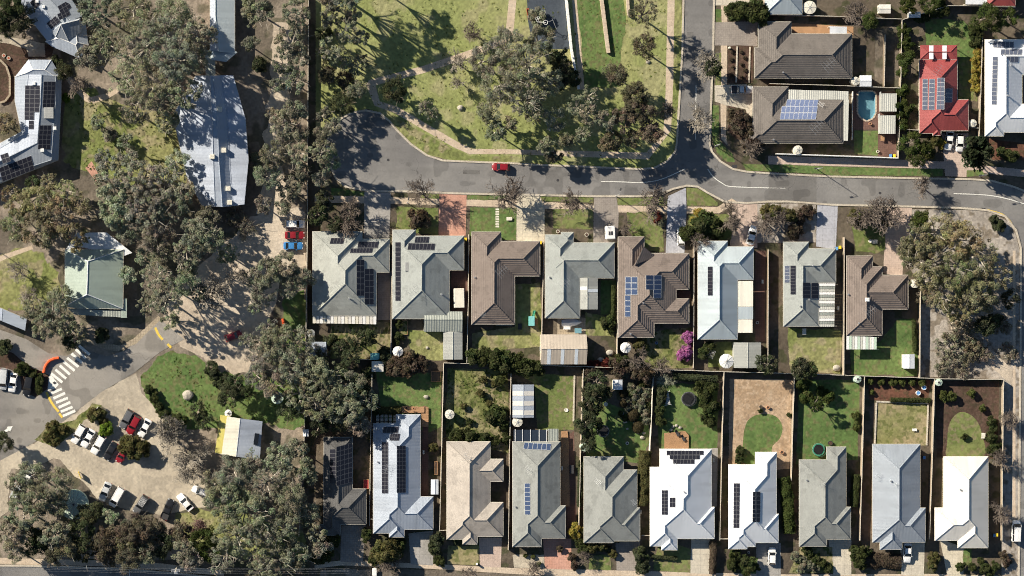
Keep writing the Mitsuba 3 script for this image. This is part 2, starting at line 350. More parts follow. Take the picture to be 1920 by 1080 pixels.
S('school_driveway', [(-40, 612), (0, 618), (50, 636), (90, 662), (125, 668), (150, 652), (200, 668), (235, 657), (270, 625), (300, 598), (345, 636), (300, 660), (250, 700), (190, 735), (130, 782), (60, 832), (-40, 885)], 'm_carpark', 'worn asphalt driveway and car park with a pedestrian crossing', 'driveway')
S('island_bed', [(-10, 650), (25, 662), (60, 690), (92, 704), (88, 728), (66, 745), (40, 730), (38, 700), (10, 690), (-10, 690)], 'm_mulch', 'planted island between the parked cars and the orange barrier', 'garden bed', .2)
S('island_bed', [(66, 825), (90, 800), (140, 785), (175, 755), (190, 760), (150, 800), (128, 820), (100, 838)], 'm_scrub', 'grassy island with yellow shrubs beside the driveway', 'garden bed', .3)
S('brick_kerb_path', [(236, 652), (255, 645), (290, 610), (303, 598), (297, 592), (284, 604), (250, 635), (226, 648), (205, 645), (170, 636), (160, 640), (200, 656), (222, 658)], 'm_stone', 'stone edged footway curving below the green roofed hall', 'footway')
# reserve on the right
S('reserve', [(1690, 392), (1850, 394), (1900, 420), (1912, 470), (1912, 1090), (1878, 1090), (1878, 711), (1724, 706), (1724, 530), (1690, 480)], 'm_reserve', 'grey gravel ground of the reserve under the large gum tree', 'reserve ground')
S('dirt_track', [(1775, 590), (1800, 600), (1850, 650), (1898, 690), (1898, 720), (1880, 705), (1830, 660), (1780, 620)], 'm_dirt', 'pale dirt path crossing the reserve', 'track', .4)
# roads
road_pts = [(648, 350), (690, 358), (760, 359), (870, 363), (1020, 366), (1110, 368), (1200, 368), (1238, 365), (1262, 354), (1288, 348), (1308, 350), (1328, 362), (1358, 378), (1400, 381), (1440, 378), (1480, 378), (1560, 384), (1700, 387), (1800, 390), (1850, 394), (1885, 406), (1905, 432), (1914, 465), (1914, 560), (1910, 1090), (1960, 1090), (1960, 370), (1920, 358), (1900, 350), (1860, 339), (1820, 336), (1700, 334), (1560, 331), (1440, 325), (1400, 322), (1374, 317), (1350, 302), (1335, 285), (1331, 270), (1333, 200), (1337, 100), (1340, -60), (1283, -60), (1279, 100), (1273, 200), (1269, 268), (1266, 284), (1250, 303), (1226, 315), (1200, 317), (1150, 315), (1090, 312), (1000, 309), (960, 306), (900, 304), (830, 301), (800, 291), (770, 270), (745, 245), (730, 227), (712, 212), (685, 207), (660, 211), (640, 222), (620, 240), (612, 270), (616, 305), (630, 335)]
road = pxpoly(road_pts)
sheet('road', road, 'm_road', 'grey asphalt street with a turning circle at its left end', 'road')
low_road = pxpoly([(-60, 1061), (60, 1062), (240, 1068), (420, 1085), (420, 1120), (-60, 1120)])
sheet('road', low_road, 'm_road', 'asphalt road at the lower left edge', 'road')
S('roadside_footpath', [(-60, 1044), (10, 1046), (240, 1052), (300, 1056), (420, 1070), (420, 1080), (240, 1063), (-60, 1056)], 'm_path', 'pale footpath beside the lower road', 'footpath')
for i, l in enumerate([road.exterior, LineString([W(x, y)[:2] for x, y in ((-60, 1060), (60, 1061), (240, 1067), (420, 1084))])]):
    single('kerb', prism(l.buffer(.22, join_style=2, cap_style=2), .0, .17), 'm_kerb', ['pale concrete kerb around the street', 'pale concrete kerb of the lower road'][i], 'kerb', kind='structure')
# old road repairs
for i, (pts, l) in enumerate((([(1441, 326.5), (1531, 330), (1531, 382), (1441, 377)], 'darker resurfaced patch of the street'), ([(690, 262), (704, 258), (710, 276), (694, 280)], 'dark repair in the turning circle'), ([(868, 318), (900, 319), (900, 327), (868, 326)], 'narrow dark repair left of the red car'), ([(1288, 60), (1300, 60), (1299, 86), (1287, 86)], 'dark repair on the side street'))):
    S('road_patch', pts, 'm_patch', l, 'road patch')
def cover(label, x, y, r=.32, square=False, holder='road'):
    p = W(x, y); z = _height[holder]; m = cyl(r, z, z + .012, p[0], p[1], 18) if not square else bx(p[0] - r, p[0] + r, p[1] - r * .6, p[1] + r * .6, z, z + .014)
    single('manhole_cover', m, 'm_charcoal', label, 'manhole cover')
cover('round manhole cover in the turning circle', 728, 300); cover('round manhole cover right of the red car', 1046, 338); cover('round manhole cover at the street corner', 1321, 279, .28); cover('round manhole cover on the right part of the street', 1650, 362)
cover('drain grate at the corner kerb below the garden', 1377, 312, .6, True); cover('drain grate at the bend of the street', 1843, 392.5, .6, True); cover('drain grate at the kerb below the park', 1160, 316, .6, True)
# painted lines
def stripe(parent, name, pts, w, bsdf='m_white_paint'):
    z = _height[parent] + .012
    l = LineString([W(x, y)[:2] for x, y in pts])
    part(parent, name, flat(l.buffer(w / 2, cap_style=2), z), bsdf)
for pts in ([(1127, 340), (1165, 341), (1205, 342), (1240, 336), (1284, 317)], [(1327, 317), (1337, 331), (1355, 344), (1375, 350), (1472, 353)], [(1788, 363), (1830, 364.5), (1860, 367), (1890, 373), (1920, 382)], [(1305, 160), (1304, 262)]):
    stripe('road', 'white_line', smooth_line(pts, False), .16)
stripe('road_001', 'white_line', [(243, 1068), (243, 1085)], .16)
for pts in ([(1366, 379), (1400, 380), (1440, 377), (1472, 377)], [(1850, 392), (1884, 404), (1904, 431), (1912, 462)]):
    stripe('road', 'yellow_line', smooth_line(pts, False), .15, 'm_yellow_paint')
for (x0, y0, x1, y1) in ((95, 738, 116, 729), (100, 747, 122, 737), (105, 755, 127, 746), (110, 764, 132, 754), (114, 772, 136, 763), (118, 780, 141, 770),
                         (96, 700, 117, 717), (104, 693, 124, 710), (112, 685, 131, 702), (119, 678, 140, 695), (126, 671, 147, 688), (134, 663, 154, 680), (142, 655, 161, 672), (148, 648, 168, 665)):
    stripe('school_driveway', 'crossing_bar', [(x0, y0), (x1, y1)], .62)
part('school_driveway', 'painted_sign', flat(pxpoly([(92, 704), (97, 704), (110, 721), (105, 727), (90, 733)]), _height['school_driveway'] + .012), 'm_white_paint')
part('school_driveway', 'painted_sign', flat(pxpoly([(98, 718), (102, 715), (107, 718), (103, 721)]), _height['school_driveway'] + .02), 'm_charcoal')
for pts in ([(87, 735), (95, 752), (104, 765), (110, 772)], [(291, 614), (297, 627), (305, 637)], [(314, 645), (321, 652)], [(111, 775), (117, 783)]):
    stripe('school_driveway', 'yellow_bar', smooth_line(pts, False), .55, 'm_yellow_paint')
part('school_driveway', 'arrow', flat(pxpoly([(2, 812), (14, 803), (13, 800), (24, 799), (19, 809), (17, 807), (5, 815)]), _height['school_driveway'] + .012), 'm_white_paint')
# court and terrace walls
S('ball_court', [(985, -60), (1057, -60), (1069, 92), (1000, 92), (990, 40)], 'm_court', 'dark blue grey ball court in the park', 'court')
S('court_path', [(1068, -60), (1076, -60), (1096, 168), (1086, 168)], 'm_path', 'narrow path beside the court wall', 'footpath')
# footpaths
S('footpath', [(686, 158), (692, 150), (792, 124), (889, 91), (940, 70), (948, 60), (956, -20), (970, -20), (962, 66), (950, 80), (895, 103), (795, 137), (704, 160), (712, 190), (745, 200), (858, 266), (885, 279), (960, 280), (1212, 286), (1244, 248), (1248, 170), (1253, -60), (1266, -60), (1262, 165), (1258, 245), (1216, 299), (960, 289), (880, 289), (850, 276), (740, 212), (702, 198)], 'm_path', 'pinkish concrete footpath winding through the park', 'footpath')
S('footpath', [(590, 366), (735, 370), (870, 374), (1000, 377), (1110, 384), (1240, 387), (1345, 388), (1372, 372), (1384, 380), (1348, 400), (1240, 400), (1110, 397), (1000, 390), (870, 386), (735, 382), (590, 380)], 'm_path', 'tan concrete footpath along the fronts of the upper row of houses', 'footpath')
S('footpath', [(1352, -60), (1364, -60), (1363, 160), (1361, 250), (1366, 285), (1382, 303), (1410, 312), (1440, 316), (1440, 306), (1410, 300), (1380, 290), (1352, 260), (1351, 200)], 'm_path', 'tan footpath beside the corner houses', 'footpath')
S('footpath', [(1440, 292), (1700, 300), (1770, 303), (1920, 318), (1920, 332), (1770, 317), (1440, 308)], 'm_pink', 'footpath in shade along the wall of the pool house', 'footpath')
S('footpath', [(590, 1056), (640, 1051), (800, 1057), (960, 1065), (1100, 1068), (1330, 1074), (1480, 1077), (1740, 1076), (1900, 1080), (1900, 1092), (1480, 1090), (1100, 1083), (960, 1076), (800, 1066), (640, 1060), (590, 1066)], 'm_path', 'tan footpath along the lower edge of the photo', 'footpath')
S('footpath', [(1899, 470), (1904, 470), (1904, 1000), (1898, 1000)], 'm_path', 'thin path down the right edge', 'footpath')
# verge grass
for pts, m, l in (([(876, 365), (952, 367), (952, 375), (876, 374)], 'm_lush', 'verge grass in front of the brown house with stepping stones'),
                  ([(790, 362), (822, 363), (822, 373), (790, 372)], 'm_lawn', 'verge grass left of the brick driveway'),
                  ([(1013, 367), (1112, 369), (1112, 380), (1013, 377)], 'm_lawn', 'verge grass before the house with the caravan'),
                  ([(1157, 370), (1244, 369), (1244, 385), (1157, 384)], 'm_lawn', 'verge grass before the brown house with blue panels'),
                  ([(1287, 352), (1308, 353), (1330, 366), (1346, 380), (1346, 386), (1287, 386)], 'm_lawn', 'wider verge grass at the bend of the street'),
                  ([(620, 352), (682, 360), (684, 368), (620, 366)], 'm_lush', 'shaded verge grass at the turning circle'),
                  ([(1342, 100), (1352, 100), (1352, 160), (1342, 160)], 'm_lawn', 'short verge grass beside the upper driveway'),
                  ([(1342, 17), (1353, 17), (1353, 42), (1342, 42)], 'm_lush', 'smallest verge grass patch at the top of the side street'),
                  ([(1335, 197), (1347, 197), (1349, 262), (1372, 288), (1378, 304), (1362, 304), (1345, 286), (1336, 262)], 'm_lush', 'curved verge grass at the street corner'),
                  ([(1392, 308), (1460, 308), (1620, 314), (1768, 317), (1768, 331), (1560, 328), (1400, 320)], 'm_lush', 'long verge grass strip above the street'),
                  ([(1812, 319), (1842, 320), (1846, 330), (1814, 332)], 'm_lush', 'verge grass right of the shared driveway'),
                  ([(1266, -60), (1281, -60), (1277, 110), (1272, 200), (1262, 240), (1262, 165)], 'm_meadow', 'dry verge grass on the park side of the side street'),
                  ([(716, 216), (740, 214), (770, 236), (850, 280), (880, 293), (960, 293), (960, 303), (840, 299), (800, 288), (770, 266)], 'm_meadow', 'dry verge grass between turning circle and park path'),
                  ([(600, 1068), (800, 1068), (1000, 1078), (1000, 1100), (600, 1100)], 'm_litter', 'bare verge at the bottom edge'),
                  ([(1372, 385), (1470, 381), (1530, 384), (1530, 455), (1420, 455), (1420, 410)], 'm_reserve', 'gravel front garden with shrubs between two driveways')):
    S('verge', pts, m, l, 'verge', .15)
# driveways
for pts, m, l in (([(683, 360), (733, 361), (730, 446), (682, 446)], 'm_greydrive', 'grey driveway of the pale grey house beside the bush'),
                  ([(824, 362), (875, 363), (873, 442), (822, 442)], 'm_brick', 'red brick driveway'),
                  ([(969, 366), (1012, 367), (1021, 390), (1021, 455), (968, 455)], 'm_cream', 'cream concrete driveway'),
                  ([(1114, 369), (1156, 370), (1160, 400), (1158, 455), (1112, 455)], 'm_browndrive', 'brown paved driveway with the caravan on it'),
                  ([(1252, 368), (1286, 352), (1287, 400), (1283, 475), (1248, 475)], 'm_bluedrive', 'bluish concrete driveway'),
                  ([(1374, 382), (1420, 382), (1420, 465), (1368, 465)], 'm_pink', 'pink paved driveway of the pale blue house'),
                  ([(1532, 383), (1571, 385), (1567, 468), (1530, 462)], 'm_bluedrive', 'pale blue concrete driveway of the house with the striped patio'),
                  ([(1664, 388), (1710, 389), (1708, 430), (1694, 470), (1692, 520), (1656, 512), (1660, 430)], 'm_pink', 'pink paved driveway shaded by the bare tree'),
                  ([(1340, 160), (1400, 158), (1412, 175), (1408, 240), (1398, 205), (1360, 197), (1340, 190)], 'm_concrete', 'pale concrete driveway with the dark ute'),
                  ([(1340, 42), (1420, 40), (1420, 87), (1340, 85)], 'm_browndrive', 'brown driveway of the dark corner house'),
                  ([(1340, -40), (1440, -40), (1440, 10), (1340, 10)], 'm_concrete', 'driveway at the top of the side street'),
                  ([(1766, 250), (1816, 250), (1812, 332), (1772, 330)], 'm_pink', 'driveway with two white cars by the red roof'),
                  ([(640, 985), (686, 985), (680, 1056), (638, 1053)], 'm_browndrive', 'driveway of the dark house under trees'),
                  ([(766, 1000), (812, 995), (812, 1060), (770, 1058)], 'm_greydrive', 'grey driveway of the house with timber deck'),
                  ([(898, 1008), (941, 1008), (939, 1064), (900, 1062)], 'm_pink', 'pale driveway of the beige house'),
                  ([(1018, 1010), (1071, 1010), (1071, 1068), (1022, 1066)], 'm_brick', 'red paved driveway of the house with glass patio'),
                  ([(1154, 1015), (1200, 1015), (1198, 1070), (1156, 1070)], 'm_browndrive', 'brown driveway of the house with clipped shrubs'),
                  ([(1296, 1010), (1332, 1010), (1332, 1076), (1294, 1075)], 'm_concrete', 'pale driveway of the white house with timber terrace'),
                  ([(1418, 1018), (1464, 1018), (1464, 1080), (1418, 1080)], 'm_greydrive', 'driveway with the white car parked nose down'),
                  ([(1553, 1010), (1596, 1010), (1596, 1078), (1562, 1078)], 'm_concrete', 'pale driveway of the house with trampoline'),
                  ([(1688, 1015), (1734, 1015), (1732, 1080), (1690, 1078)], 'm_concrete', 'driveway with the silver white sedan'),
                  ([(1762, 1010), (1808, 1027), (1806, 1080), (1776, 1080)], 'm_cream', 'cream driveway of the cream house')):
    S('driveway', pts, m, l, 'driveway')
# lawns and yards
for pts, m, l, w in (([(745, 388), (822, 390), (822, 442), (742, 432)], 'm_lawn', 'front lawn left of the red brick driveway', .2),
                  ([(882, 389), (968, 390), (968, 450), (880, 450)], 'm_lush', 'dark front lawn with the white stepping stones', .1),
                  ([(1037, 392), (1112, 392), (1112, 430), (1037, 428)], 'm_lawn', 'square front lawn before the house with the caravan', .1),
                  ([(1176, 398), (1228, 398), (1244, 430), (1244, 470), (1205, 470), (1178, 430)], 'm_lawn', 'front lawn of the brown house with blue panels', .2),
                  ([(1290, 402), (1374, 402), (1372, 450), (1318, 448), (1290, 430)], 'm_lawn', 'front lawn of the pale blue house', .2),
                  ([(1597, 425), (1660, 425), (1658, 470), (1640, 478), (1605, 470)], 'm_lawn', 'rounded front lawn with a small bird bath', .4),
                  ([(764, 618), (831, 622), (831, 676), (772, 674)], 'm_meadow', 'back lawn beside the narrow grey shed', .2),
                  ([(965, 535), (1014, 530), (1014, 650), (885, 660), (884, 625), (965, 612)], 'm_meadow', 'back lawn with the green play slide', .2),
                  ([(1098, 585), (1150, 595), (1150, 630), (1098, 630)], 'm_meadow', 'small back lawn behind the cream barn shed', .2),
                  ([(1195, 625), (1298, 612), (1298, 690), (1230, 690), (1196, 665)], 'm_scrub', 'scruffy back lawn near the pink blossom bushes', .3),
                  ([(1328, 640), (1380, 640), (1380, 688), (1328, 688)], 'm_meadow', 'little back lawn by the white umbrella', .2),
                  ([(1475, 615), (1577, 618), (1577, 700), (1482, 697)], 'm_meadow', 'back lawn of the house with the striped patio', .3),
                  ([(1597, 655), (1650, 640), (1680, 600), (1714, 596), (1720, 640), (1720, 705), (1595, 703)], 'm_lush', 'back lawn of the brown house beside the reserve', .3),
                  ([(620, 600), (732, 605), (732, 672), (620, 672)], 'm_scrub', 'overgrown back yard behind the white patio roof', .3),
                  ([(705, 698), (828, 698), (826, 800), (804, 810), (716, 785)], 'm_lush', 'square green back lawn above the timber deck', .1),
                  ([(838, 690), (953, 695), (953, 850), (836, 830)], 'm_scrub', 'weedy back yard behind the beige house', .2),
                  ([(972, 700), (1077, 704), (1076, 806), (1008, 806), (1002, 720)], 'm_lawn', 'back lawn right of the striped shed', .1),
                  ([(1100, 740), (1155, 760), (1215, 780), (1212, 870), (1100, 862)], 'm_lush', 'round back lawn beside the clipped shrubs', .5),
                  ([(1232, 720), (1347, 720), (1344, 842), (1236, 842)], 'm_lush', 'shaded back lawn with hammock and dark trampoline', .3),
                  ([(1368, 710), (1486, 712), (1480, 880), (1366, 880)], 'm_chips', 'tan wood chip yard around the kidney lawn', .1),
                  ([(1498, 712), (1612, 712), (1608, 862), (1492, 870)], 'm_lush', 'wide back lawn with the green trampoline', .2),
                  ([(1628, 708), (1745, 712), (1740, 755), (1630, 750)], 'm_mulch_red', 'red mulch bed with a row of small shrubs', .1),
                  ([(1646, 756), (1738, 758), (1736, 835), (1640, 833)], 'm_dry', 'square dry back lawn with a stone edge', .1),
                  ([(1754, 714), (1874, 716), (1870, 860), (1756, 858)], 'm_mulch', 'dark mulch yard around the round lawn', .1),
                  ([(1240, 1010), (1295, 1030), (1295, 1073), (1225, 1070), (1225, 1050)], 'm_lawn', 'shaded front lawn of the white house with timber terrace', .1),
                  ([(840, 1023), (898, 1023), (897, 1060), (838, 1058)], 'm_dry', 'brownish front lawn of the beige house', .1),
                  ([(1106, 1040), (1145, 1040), (1146, 1068), (1104, 1068)], 'm_lawn', 'small front lawn of the house with clipped shrubs', .3),
                  ([(962, 1040), (1020, 1040), (1022, 1066), (964, 1064)], 'm_gravel', 'pale gravel front yard of the house with glass patio', .1),
                  ([(1388, 1045), (1422, 1045), (1420, 1075), (1390, 1075)], 'm_lush', 'front lawn of the white house with kidney lawn', .3),
                  ([(1500, 1026), (1560, 1026), (1562, 1075), (1480, 1075)], 'm_scrub', 'shrubby front garden of the house with trampoline', .3),
                  ([(1806, 1030), (1822, 1030), (1822, 1060), (1806, 1060)], 'm_lush', 'strip of lawn before the cream house', .2),
                  ([(1736, 35), (1806, 38), (1830, 80), (1838, 100), (1836, 180), (1800, 110), (1738, 90)], 'm_lush', 'back lawn above the red roof', .3),
                  ([(1798, 110), (1832, 110), (1832, 190), (1798, 188)], 'm_lawn', 'side lawn in the shade of the red roof', .1),
                  ([(1602, 245), (1646, 245), (1646, 292), (1602, 290)], 'm_lush', 'small lawn below the pool', .1),
                  ([(1364, 86), (1412, 86), (1412, 156), (1364, 156)], 'm_mulch', 'mulched front garden with timber edging', .1),
                  ([(1366, 200), (1398, 206), (1406, 225), (1404, 265), (1378, 262), (1364, 245)], 'm_mulch', 'mulch bed with dark shrubs by the corner driveway', .2),
                  ([(1482, 43), (1600, 50), (1600, 66), (1482, 62)], 'm_timber', 'timber decking behind the dark corner house', .0),
                  ([(1850, 260), (1930, 270), (1930, 300), (1860, 300)], 'm_mulch_red', 'red gravel garden at the upper right edge', .2),
                  ([(1640, 60), (1688, 44), (1684, 165), (1640, 162)], 'm_litter', 'bare side yard with bare tree behind the dark corner house', .1),
                  ([(1598, 170), (1682, 172), (1680, 295), (1646, 293), (1646, 243), (1598, 243)], 'm_redpave', 'dark red paving around the swimming pool', .0)):
    S('yard', pts, m, l, 'yard' if 'lawn' not in l else 'lawn', w)
S('kidney_lawn', [(1395, 868), (1393, 830), (1397, 800), (1408, 783), (1430, 776), (1455, 781), (1467, 800), (1462, 822), (1448, 838), (1442, 868)], 'm_lush', 'kidney shaped lawn in wood chips', 'lawn', 0, True)
S('round_lawn', [(1779, 858), (1776, 830), (1780, 795), (1795, 775), (1812, 774), (1830, 787), (1840, 810), (1844, 856)], 'm_lawn', 'round lawn in the dark mulch yard', 'lawn', 0, True)
for pts, m, l in (([(730, 508), (735, 508), (734, 600), (708, 600), (708, 512)], 'm_browndrive', 'side court right of the pale grey house'),
                  ([(846, 508), (876, 508), (876, 585), (846, 585)], 'm_redpave', 'side court with the cream trailer'),
                  ([(1045, 592), (1098, 596), (1098, 630), (1045, 628)], 'm_stone', 'paved patio with the covered boat'),
                  ([(1416, 470), (1436, 470), (1434, 640), (1416, 640)], 'm_redpave', 'side court right of the pale blue house'),
                  ([(1126, 525), (1155, 525), (1152, 590), (1126, 590)], 'm_lush', 'narrow strip of shaded lawn by the ivy fence'),
                  ([(1268, 545), (1296, 545), (1296, 560), (1268, 560)], 'm_redpave', 'tiny courtyard of the brown house with blue panels'),
                  ([(1050, 828), (1076, 808), (1082, 1008), (1062, 1008), (1062, 950), (1050, 946)], 'm_redpave', 'long timber and paved side yard'),
                  ([(793, 760), (803, 763), (803, 930), (790, 930)], 'm_redpave', 'narrow side court by the timber deck'),
                  ([(1334, 840), (1346, 840), (1344, 950), (1334, 950)], 'm_greydrive', 'narrow side path of the white house with timber terrace')):
    S('side_court', pts, m, l, 'court')
# shaggy grass tufts over the rough grass: uncountable
def tufts(name, regions, n, h, cols, label, seed):
    rng = np.random.default_rng(seed); V, C = [], []
    for poly in regions:
        x0, y0, x1, y1 = poly.bounds; k = int(n * poly.area)
        from shapely import contains_xy
        p = np.c_[rng.uniform(x0, x1, k * 2), rng.uniform(y0, y1, k * 2)]; p = p[contains_xy(poly, p[:, 0], p[:, 1])][:k]
        V.append(p)
    p = np.vstack(V); k = len(p)
    dens = meshkit.fbm(np.c_[p * .35, np.zeros(k)], 3)
    p = p[dens + rng.uniform(-.2, .2, k) > .48]; k = len(p)
    ang = rng.uniform(0, 2 * np.pi, k); w = rng.uniform(.10, .28, k); hh = rng.uniform(.4, 1.1, k) * h
    d = np.c_[np.cos(ang), np.sin(ang)] * w[:, None]; lean = rng.normal(0, .3, (k, 2))
    a = np.c_[p - d, np.full(k, .05)]; b = np.c_[p + d, np.full(k, .05)]; t = np.c_[p + lean, .05 + hh]
    v = np.stack([a, b, t], 1).reshape(-1, 3); f = np.arange(3 * k).reshape(-1, 3)
    c = np.array(cols)[rng.integers(0, len(cols), k)] * rng.uniform(.7, 1.25, (k, 1)); c = np.repeat(c, 3, 0)
    single(name, (v, f), 'm_leaf', label, 'grass', kind='stuff', color=c)
tufts('grass_tufts', [pxpoly([(690, 0), (1250, 0), (1250, 280), (1200, 310), (960, 300), (800, 285), (720, 210), (640, 200), (600, 200), (600, 0)])], 0.8, .22, [(.20, .21, .07), (.13, .17, .045), (.26, .24, .11)], 'shaggy tufts of yellow green grass in the park', 1)
tufts('grass_tufts', [pxpoly([(125, 180), (300, 215), (345, 320), (160, 320)]), pxpoly([(265, 705), (325, 660), (390, 700), (560, 720), (560, 790), (330, 800)]), pxpoly([(838, 690), (952, 695), (952, 826), (838, 828)]), pxpoly([(332, 962), (560, 990), (570, 1040), (360, 1042)])], 1.8, .28, [(.12, .15, .04), (.07, .11, .025), (.19, .18, .08)], 'shaggy tufts of grass and weeds on the left and in the weedy yard', 2)
# ================================================================ BUILDINGS
def max_rects(poly):
    """All largest upright rectangles inside an outline of upright and level edges."""
    c = np.array(poly.exterior.coords)
    xs, ys = (sorted(set(np.round(c[:, k], 2))) for k in (0, 1))
    merge = lambda v: [a for i, a in enumerate(v) if i == 0 or a - v[i - 1] > .02]
    xs, ys = merge(xs), merge(ys); pp = poly.buffer(.03); out = []
    for i in range(len(xs)):
        for j in range(i + 1, len(xs)):
            for k in range(len(ys)):
                for l in range(k + 1, len(ys)):
                    if pp.contains(sbox(xs[i], ys[k], xs[j], ys[l])): out.append((xs[i], ys[k], xs[j], ys[l]))
    keep = [r for r in out if not any(q is not r and q[0] <= r[0] and q[1] <= r[1] and q[2] >= r[2] and q[3] >= r[3] for q in out)]
    return keep

def rectify(pts, z, tol=3.2):
    """The outline in metres, with edges that are nearly upright or level made so."""
    w = np.array([W(x, y, z)[:2] for x, y in pts]); p = np.asarray(pts, float); n = len(p)
    for _ in range(3):
        for i in range(n):
            j = (i + 1) % n; d = np.abs(p[j] - p[i])
            ax = 0 if d[0] < d[1] else 1
            m = (w[i, ax] + w[j, ax]) / 2; w[i, ax] = w[j, ax] = m
    for ax in (0, 1):                                   # snap near-equal coordinates together
        o = np.argsort(w[:, ax]); v = w[o, ax].copy()
        s = 0
        for i in range(1, n + 1):
            if i == n or v[i] - v[i - 1] > tol / 8:
                w[o[s:i], ax] = v[s:i].mean(); s = i
    return Polygon(w)

def hip_solid(r, ez, pitch, gable=None):
    x0, y0, x1, y1 = r; a, b = x1 - x0, y1 - y0; h = min(a, b) / 2 * pitch; b0 = ez - .13
    pts = [(x, y, z) for x in (x0, x1) for y in (y0, y1) for z in (b0, ez)]
    if a > b:
        o = b / 2 if not gable else .0; pts += [(x0 + o, (y0 + y1) / 2, ez + h), (x1 - o, (y0 + y1) / 2, ez + h)]
    else:
        o = a / 2 if not gable else .0; pts += [((x0 + x1) / 2, y0 + o, ez + h), ((x0 + x1) / 2, y1 - o, ez + h)]
    return m3.Manifold.hull_points(np.array(pts))

def hip_convex(poly, ez, pitch, top=None):
    """A hipped roof over any convex outline, cut level at the height top when given."""
    c = np.array(poly.exterior.coords)[:-1]
    if poly.exterior.is_ccw is False: c = c[::-1]
    H = []
    for i in range(len(c)):
        d = c[(i + 1) % len(c)] - c[i]; L = np.linalg.norm(d)
        if L < .01: continue
        n = np.array([-d[1], d[0]]) / L                  # inward
        H.append([-n[0] * pitch, -n[1] * pitch, 1, (n @ c[i]) * pitch - ez])
        H.append([-n[0], -n[1], 0, n @ c[i]])
    H.append([0, 0, -1, ez - .13])
    if top: H.append([0, 0, 1, -top])
    g = poly.centroid
    v = HalfspaceIntersection(np.array(H), np.array([g.x, g.y, ez - .06])).intersections
    return m3.Manifold.hull_points(np.unique(np.round(v, 4), axis=0))

def as_tri(man):
    m = man.to_mesh(); return trimesh.Trimesh(np.array(m.vert_properties[:, :3]), np.array(m.tri_verts), process=True)

class Surf:
    """Height and slope of a roof mesh."""
    def __init__(self, mesh): self.m = mesh; self.t = mesh.triangles; self.n = mesh.face_normals
    def __call__(self, x, y):
        a, b, c = self.t[:, 0], self.t[:, 1], self.t[:, 2]
        d = (b[:, 0] - a[:, 0]) * (c[:, 1] - a[:, 1]) - (c[:, 0] - a[:, 0]) * (b[:, 1] - a[:, 1])
        d = np.where(np.abs(d) < 1e-9, 1e9, d)
        u = ((x - a[:, 0]) * (c[:, 1] - a[:, 1]) - (c[:, 0] - a[:, 0]) * (y - a[:, 1])) / d
        v = ((b[:, 0] - a[:, 0]) * (y - a[:, 1]) - (x - a[:, 0]) * (b[:, 1] - a[:, 1])) / d
        ok = (u >= -1e-4) & (v >= -1e-4) & (u + v <= 1.0001) & (np.abs(d) < 1e8) & (self.n[:, 2] > .1)
        if not ok.any(): return None
        z = a[:, 2] + u * (b[:, 2] - a[:, 2]) + v * (c[:, 2] - a[:, 2]); i = np.argmax(np.where(ok, z, -1e9))
        return z[i], self.n[i]
    def px(self, px, py):
        z, n = 3.5, np.array([0, 0, 1.])
        for _ in range(6):
            p = W(px, py, z); r = self(p[0], p[1])
            if r is None: break
            z, n = r
        return W(px, py, z), n

def ridge_lines(mesh):
    out = []
    ang = mesh.face_adjacency_angles; con = mesh.face_adjacency_convex
    for (f, g), (i, j), a, c in zip(mesh.face_adjacency, mesh.face_adjacency_edges, ang, con):
        if c and a > .12 and mesh.face_normals[f][2] > .3 and mesh.face_normals[g][2] > .3:
            p, q = mesh.vertices[i], mesh.vertices[j]
            if np.linalg.norm(p - q) > .25: out.append((p, q))
    # join pieces that continue each other
    done = True
    while done:
        done = False
        for i in range(len(out)):
            for j in range(i + 1, len(out)):
                for a, b in ((0, 0), (0, 1), (1, 0), (1, 1)):
                    if np.linalg.norm(out[i][a] - out[j][b]) < .02:
                        p, q = out[i][1 - a], out[j][1 - b]; u, v = out[i][a] - p, q - out[i][a]
                        if np.linalg.norm(u) > 1e-3 and np.linalg.norm(v) > 1e-3 and u @ v / np.linalg.norm(u) / np.linalg.norm(v) > .9995:
                            out[i] = (p, q); out.pop(j); done = True; break
                if done: break
            if done: break
    return [(p, q) for p, q in out if np.linalg.norm(p - q) > .6]

CUBE_SOLAR = None
def solar(holder, surf, p00, p10, p01, nx, ny, bsdf='m_solar', lift=.12, skip=()):
    """Solar panels nx by ny on the roof: corners p00, p10 (along a row) and p01 (down a column) as seen in the photograph."""
    global CUBE_SOLAR
    if CUBE_SOLAR is None:
        v = np.array([[x, y, z] for z in (1, 0) for x, y in ((0, 0), (1, 0), (1, 1), (0, 1))], float)
        f = np.array([[0, 1, 2, 3], [0, 4, 5, 1], [1, 5, 6, 2], [2, 6, 7, 3], [3, 7, 4, 0]])
        vv = v[f].reshape(-1, 3); ff = np.arange(20).reshape(5, 4)
        uv = np.zeros((20, 2)); uv[:4] = [[0, 0], [1, 0], [1, 1], [0, 1]]
        CUBE_SOLAR = mikit.ply((vv, ff), bsdf, uv=uv)
    mx, my = (p10[0] + p01[0]) / 2, (p10[1] + p01[1]) / 2
    c, n = surf.px(mx, my)
    if n[2] < .5: n = np.array([0, 0, 1.])
    cam = np.array([CAM_X, 0, CAM_H])
    def hit(p):
        d = W(p[0], p[1], 0) - cam; q = c + n * lift
        return cam + d * (((q - cam) @ n) / (d @ n))
    o, a, b = hit(p00), hit(p10), hit(p01)
    u, v = (a - o) / nx, (b - o) / ny
    if np.cross(u, v) @ n < 0: o, v = o + v * ny, -v
    for j in range(ny):
        for i in range(nx):
            if (i, j) in skip: continue
            q = o + u * (i + .012) + v * (j + .01)
            M = np.eye(4); M[:3, 0] = u * .976; M[:3, 1] = v * .98; M[:3, 2] = n * .045; M[:3, 3] = q - n * .045
            part(holder, 'solar_panel', CUBE_SOLAR, bsdf, to_world=T(M.tolist()))

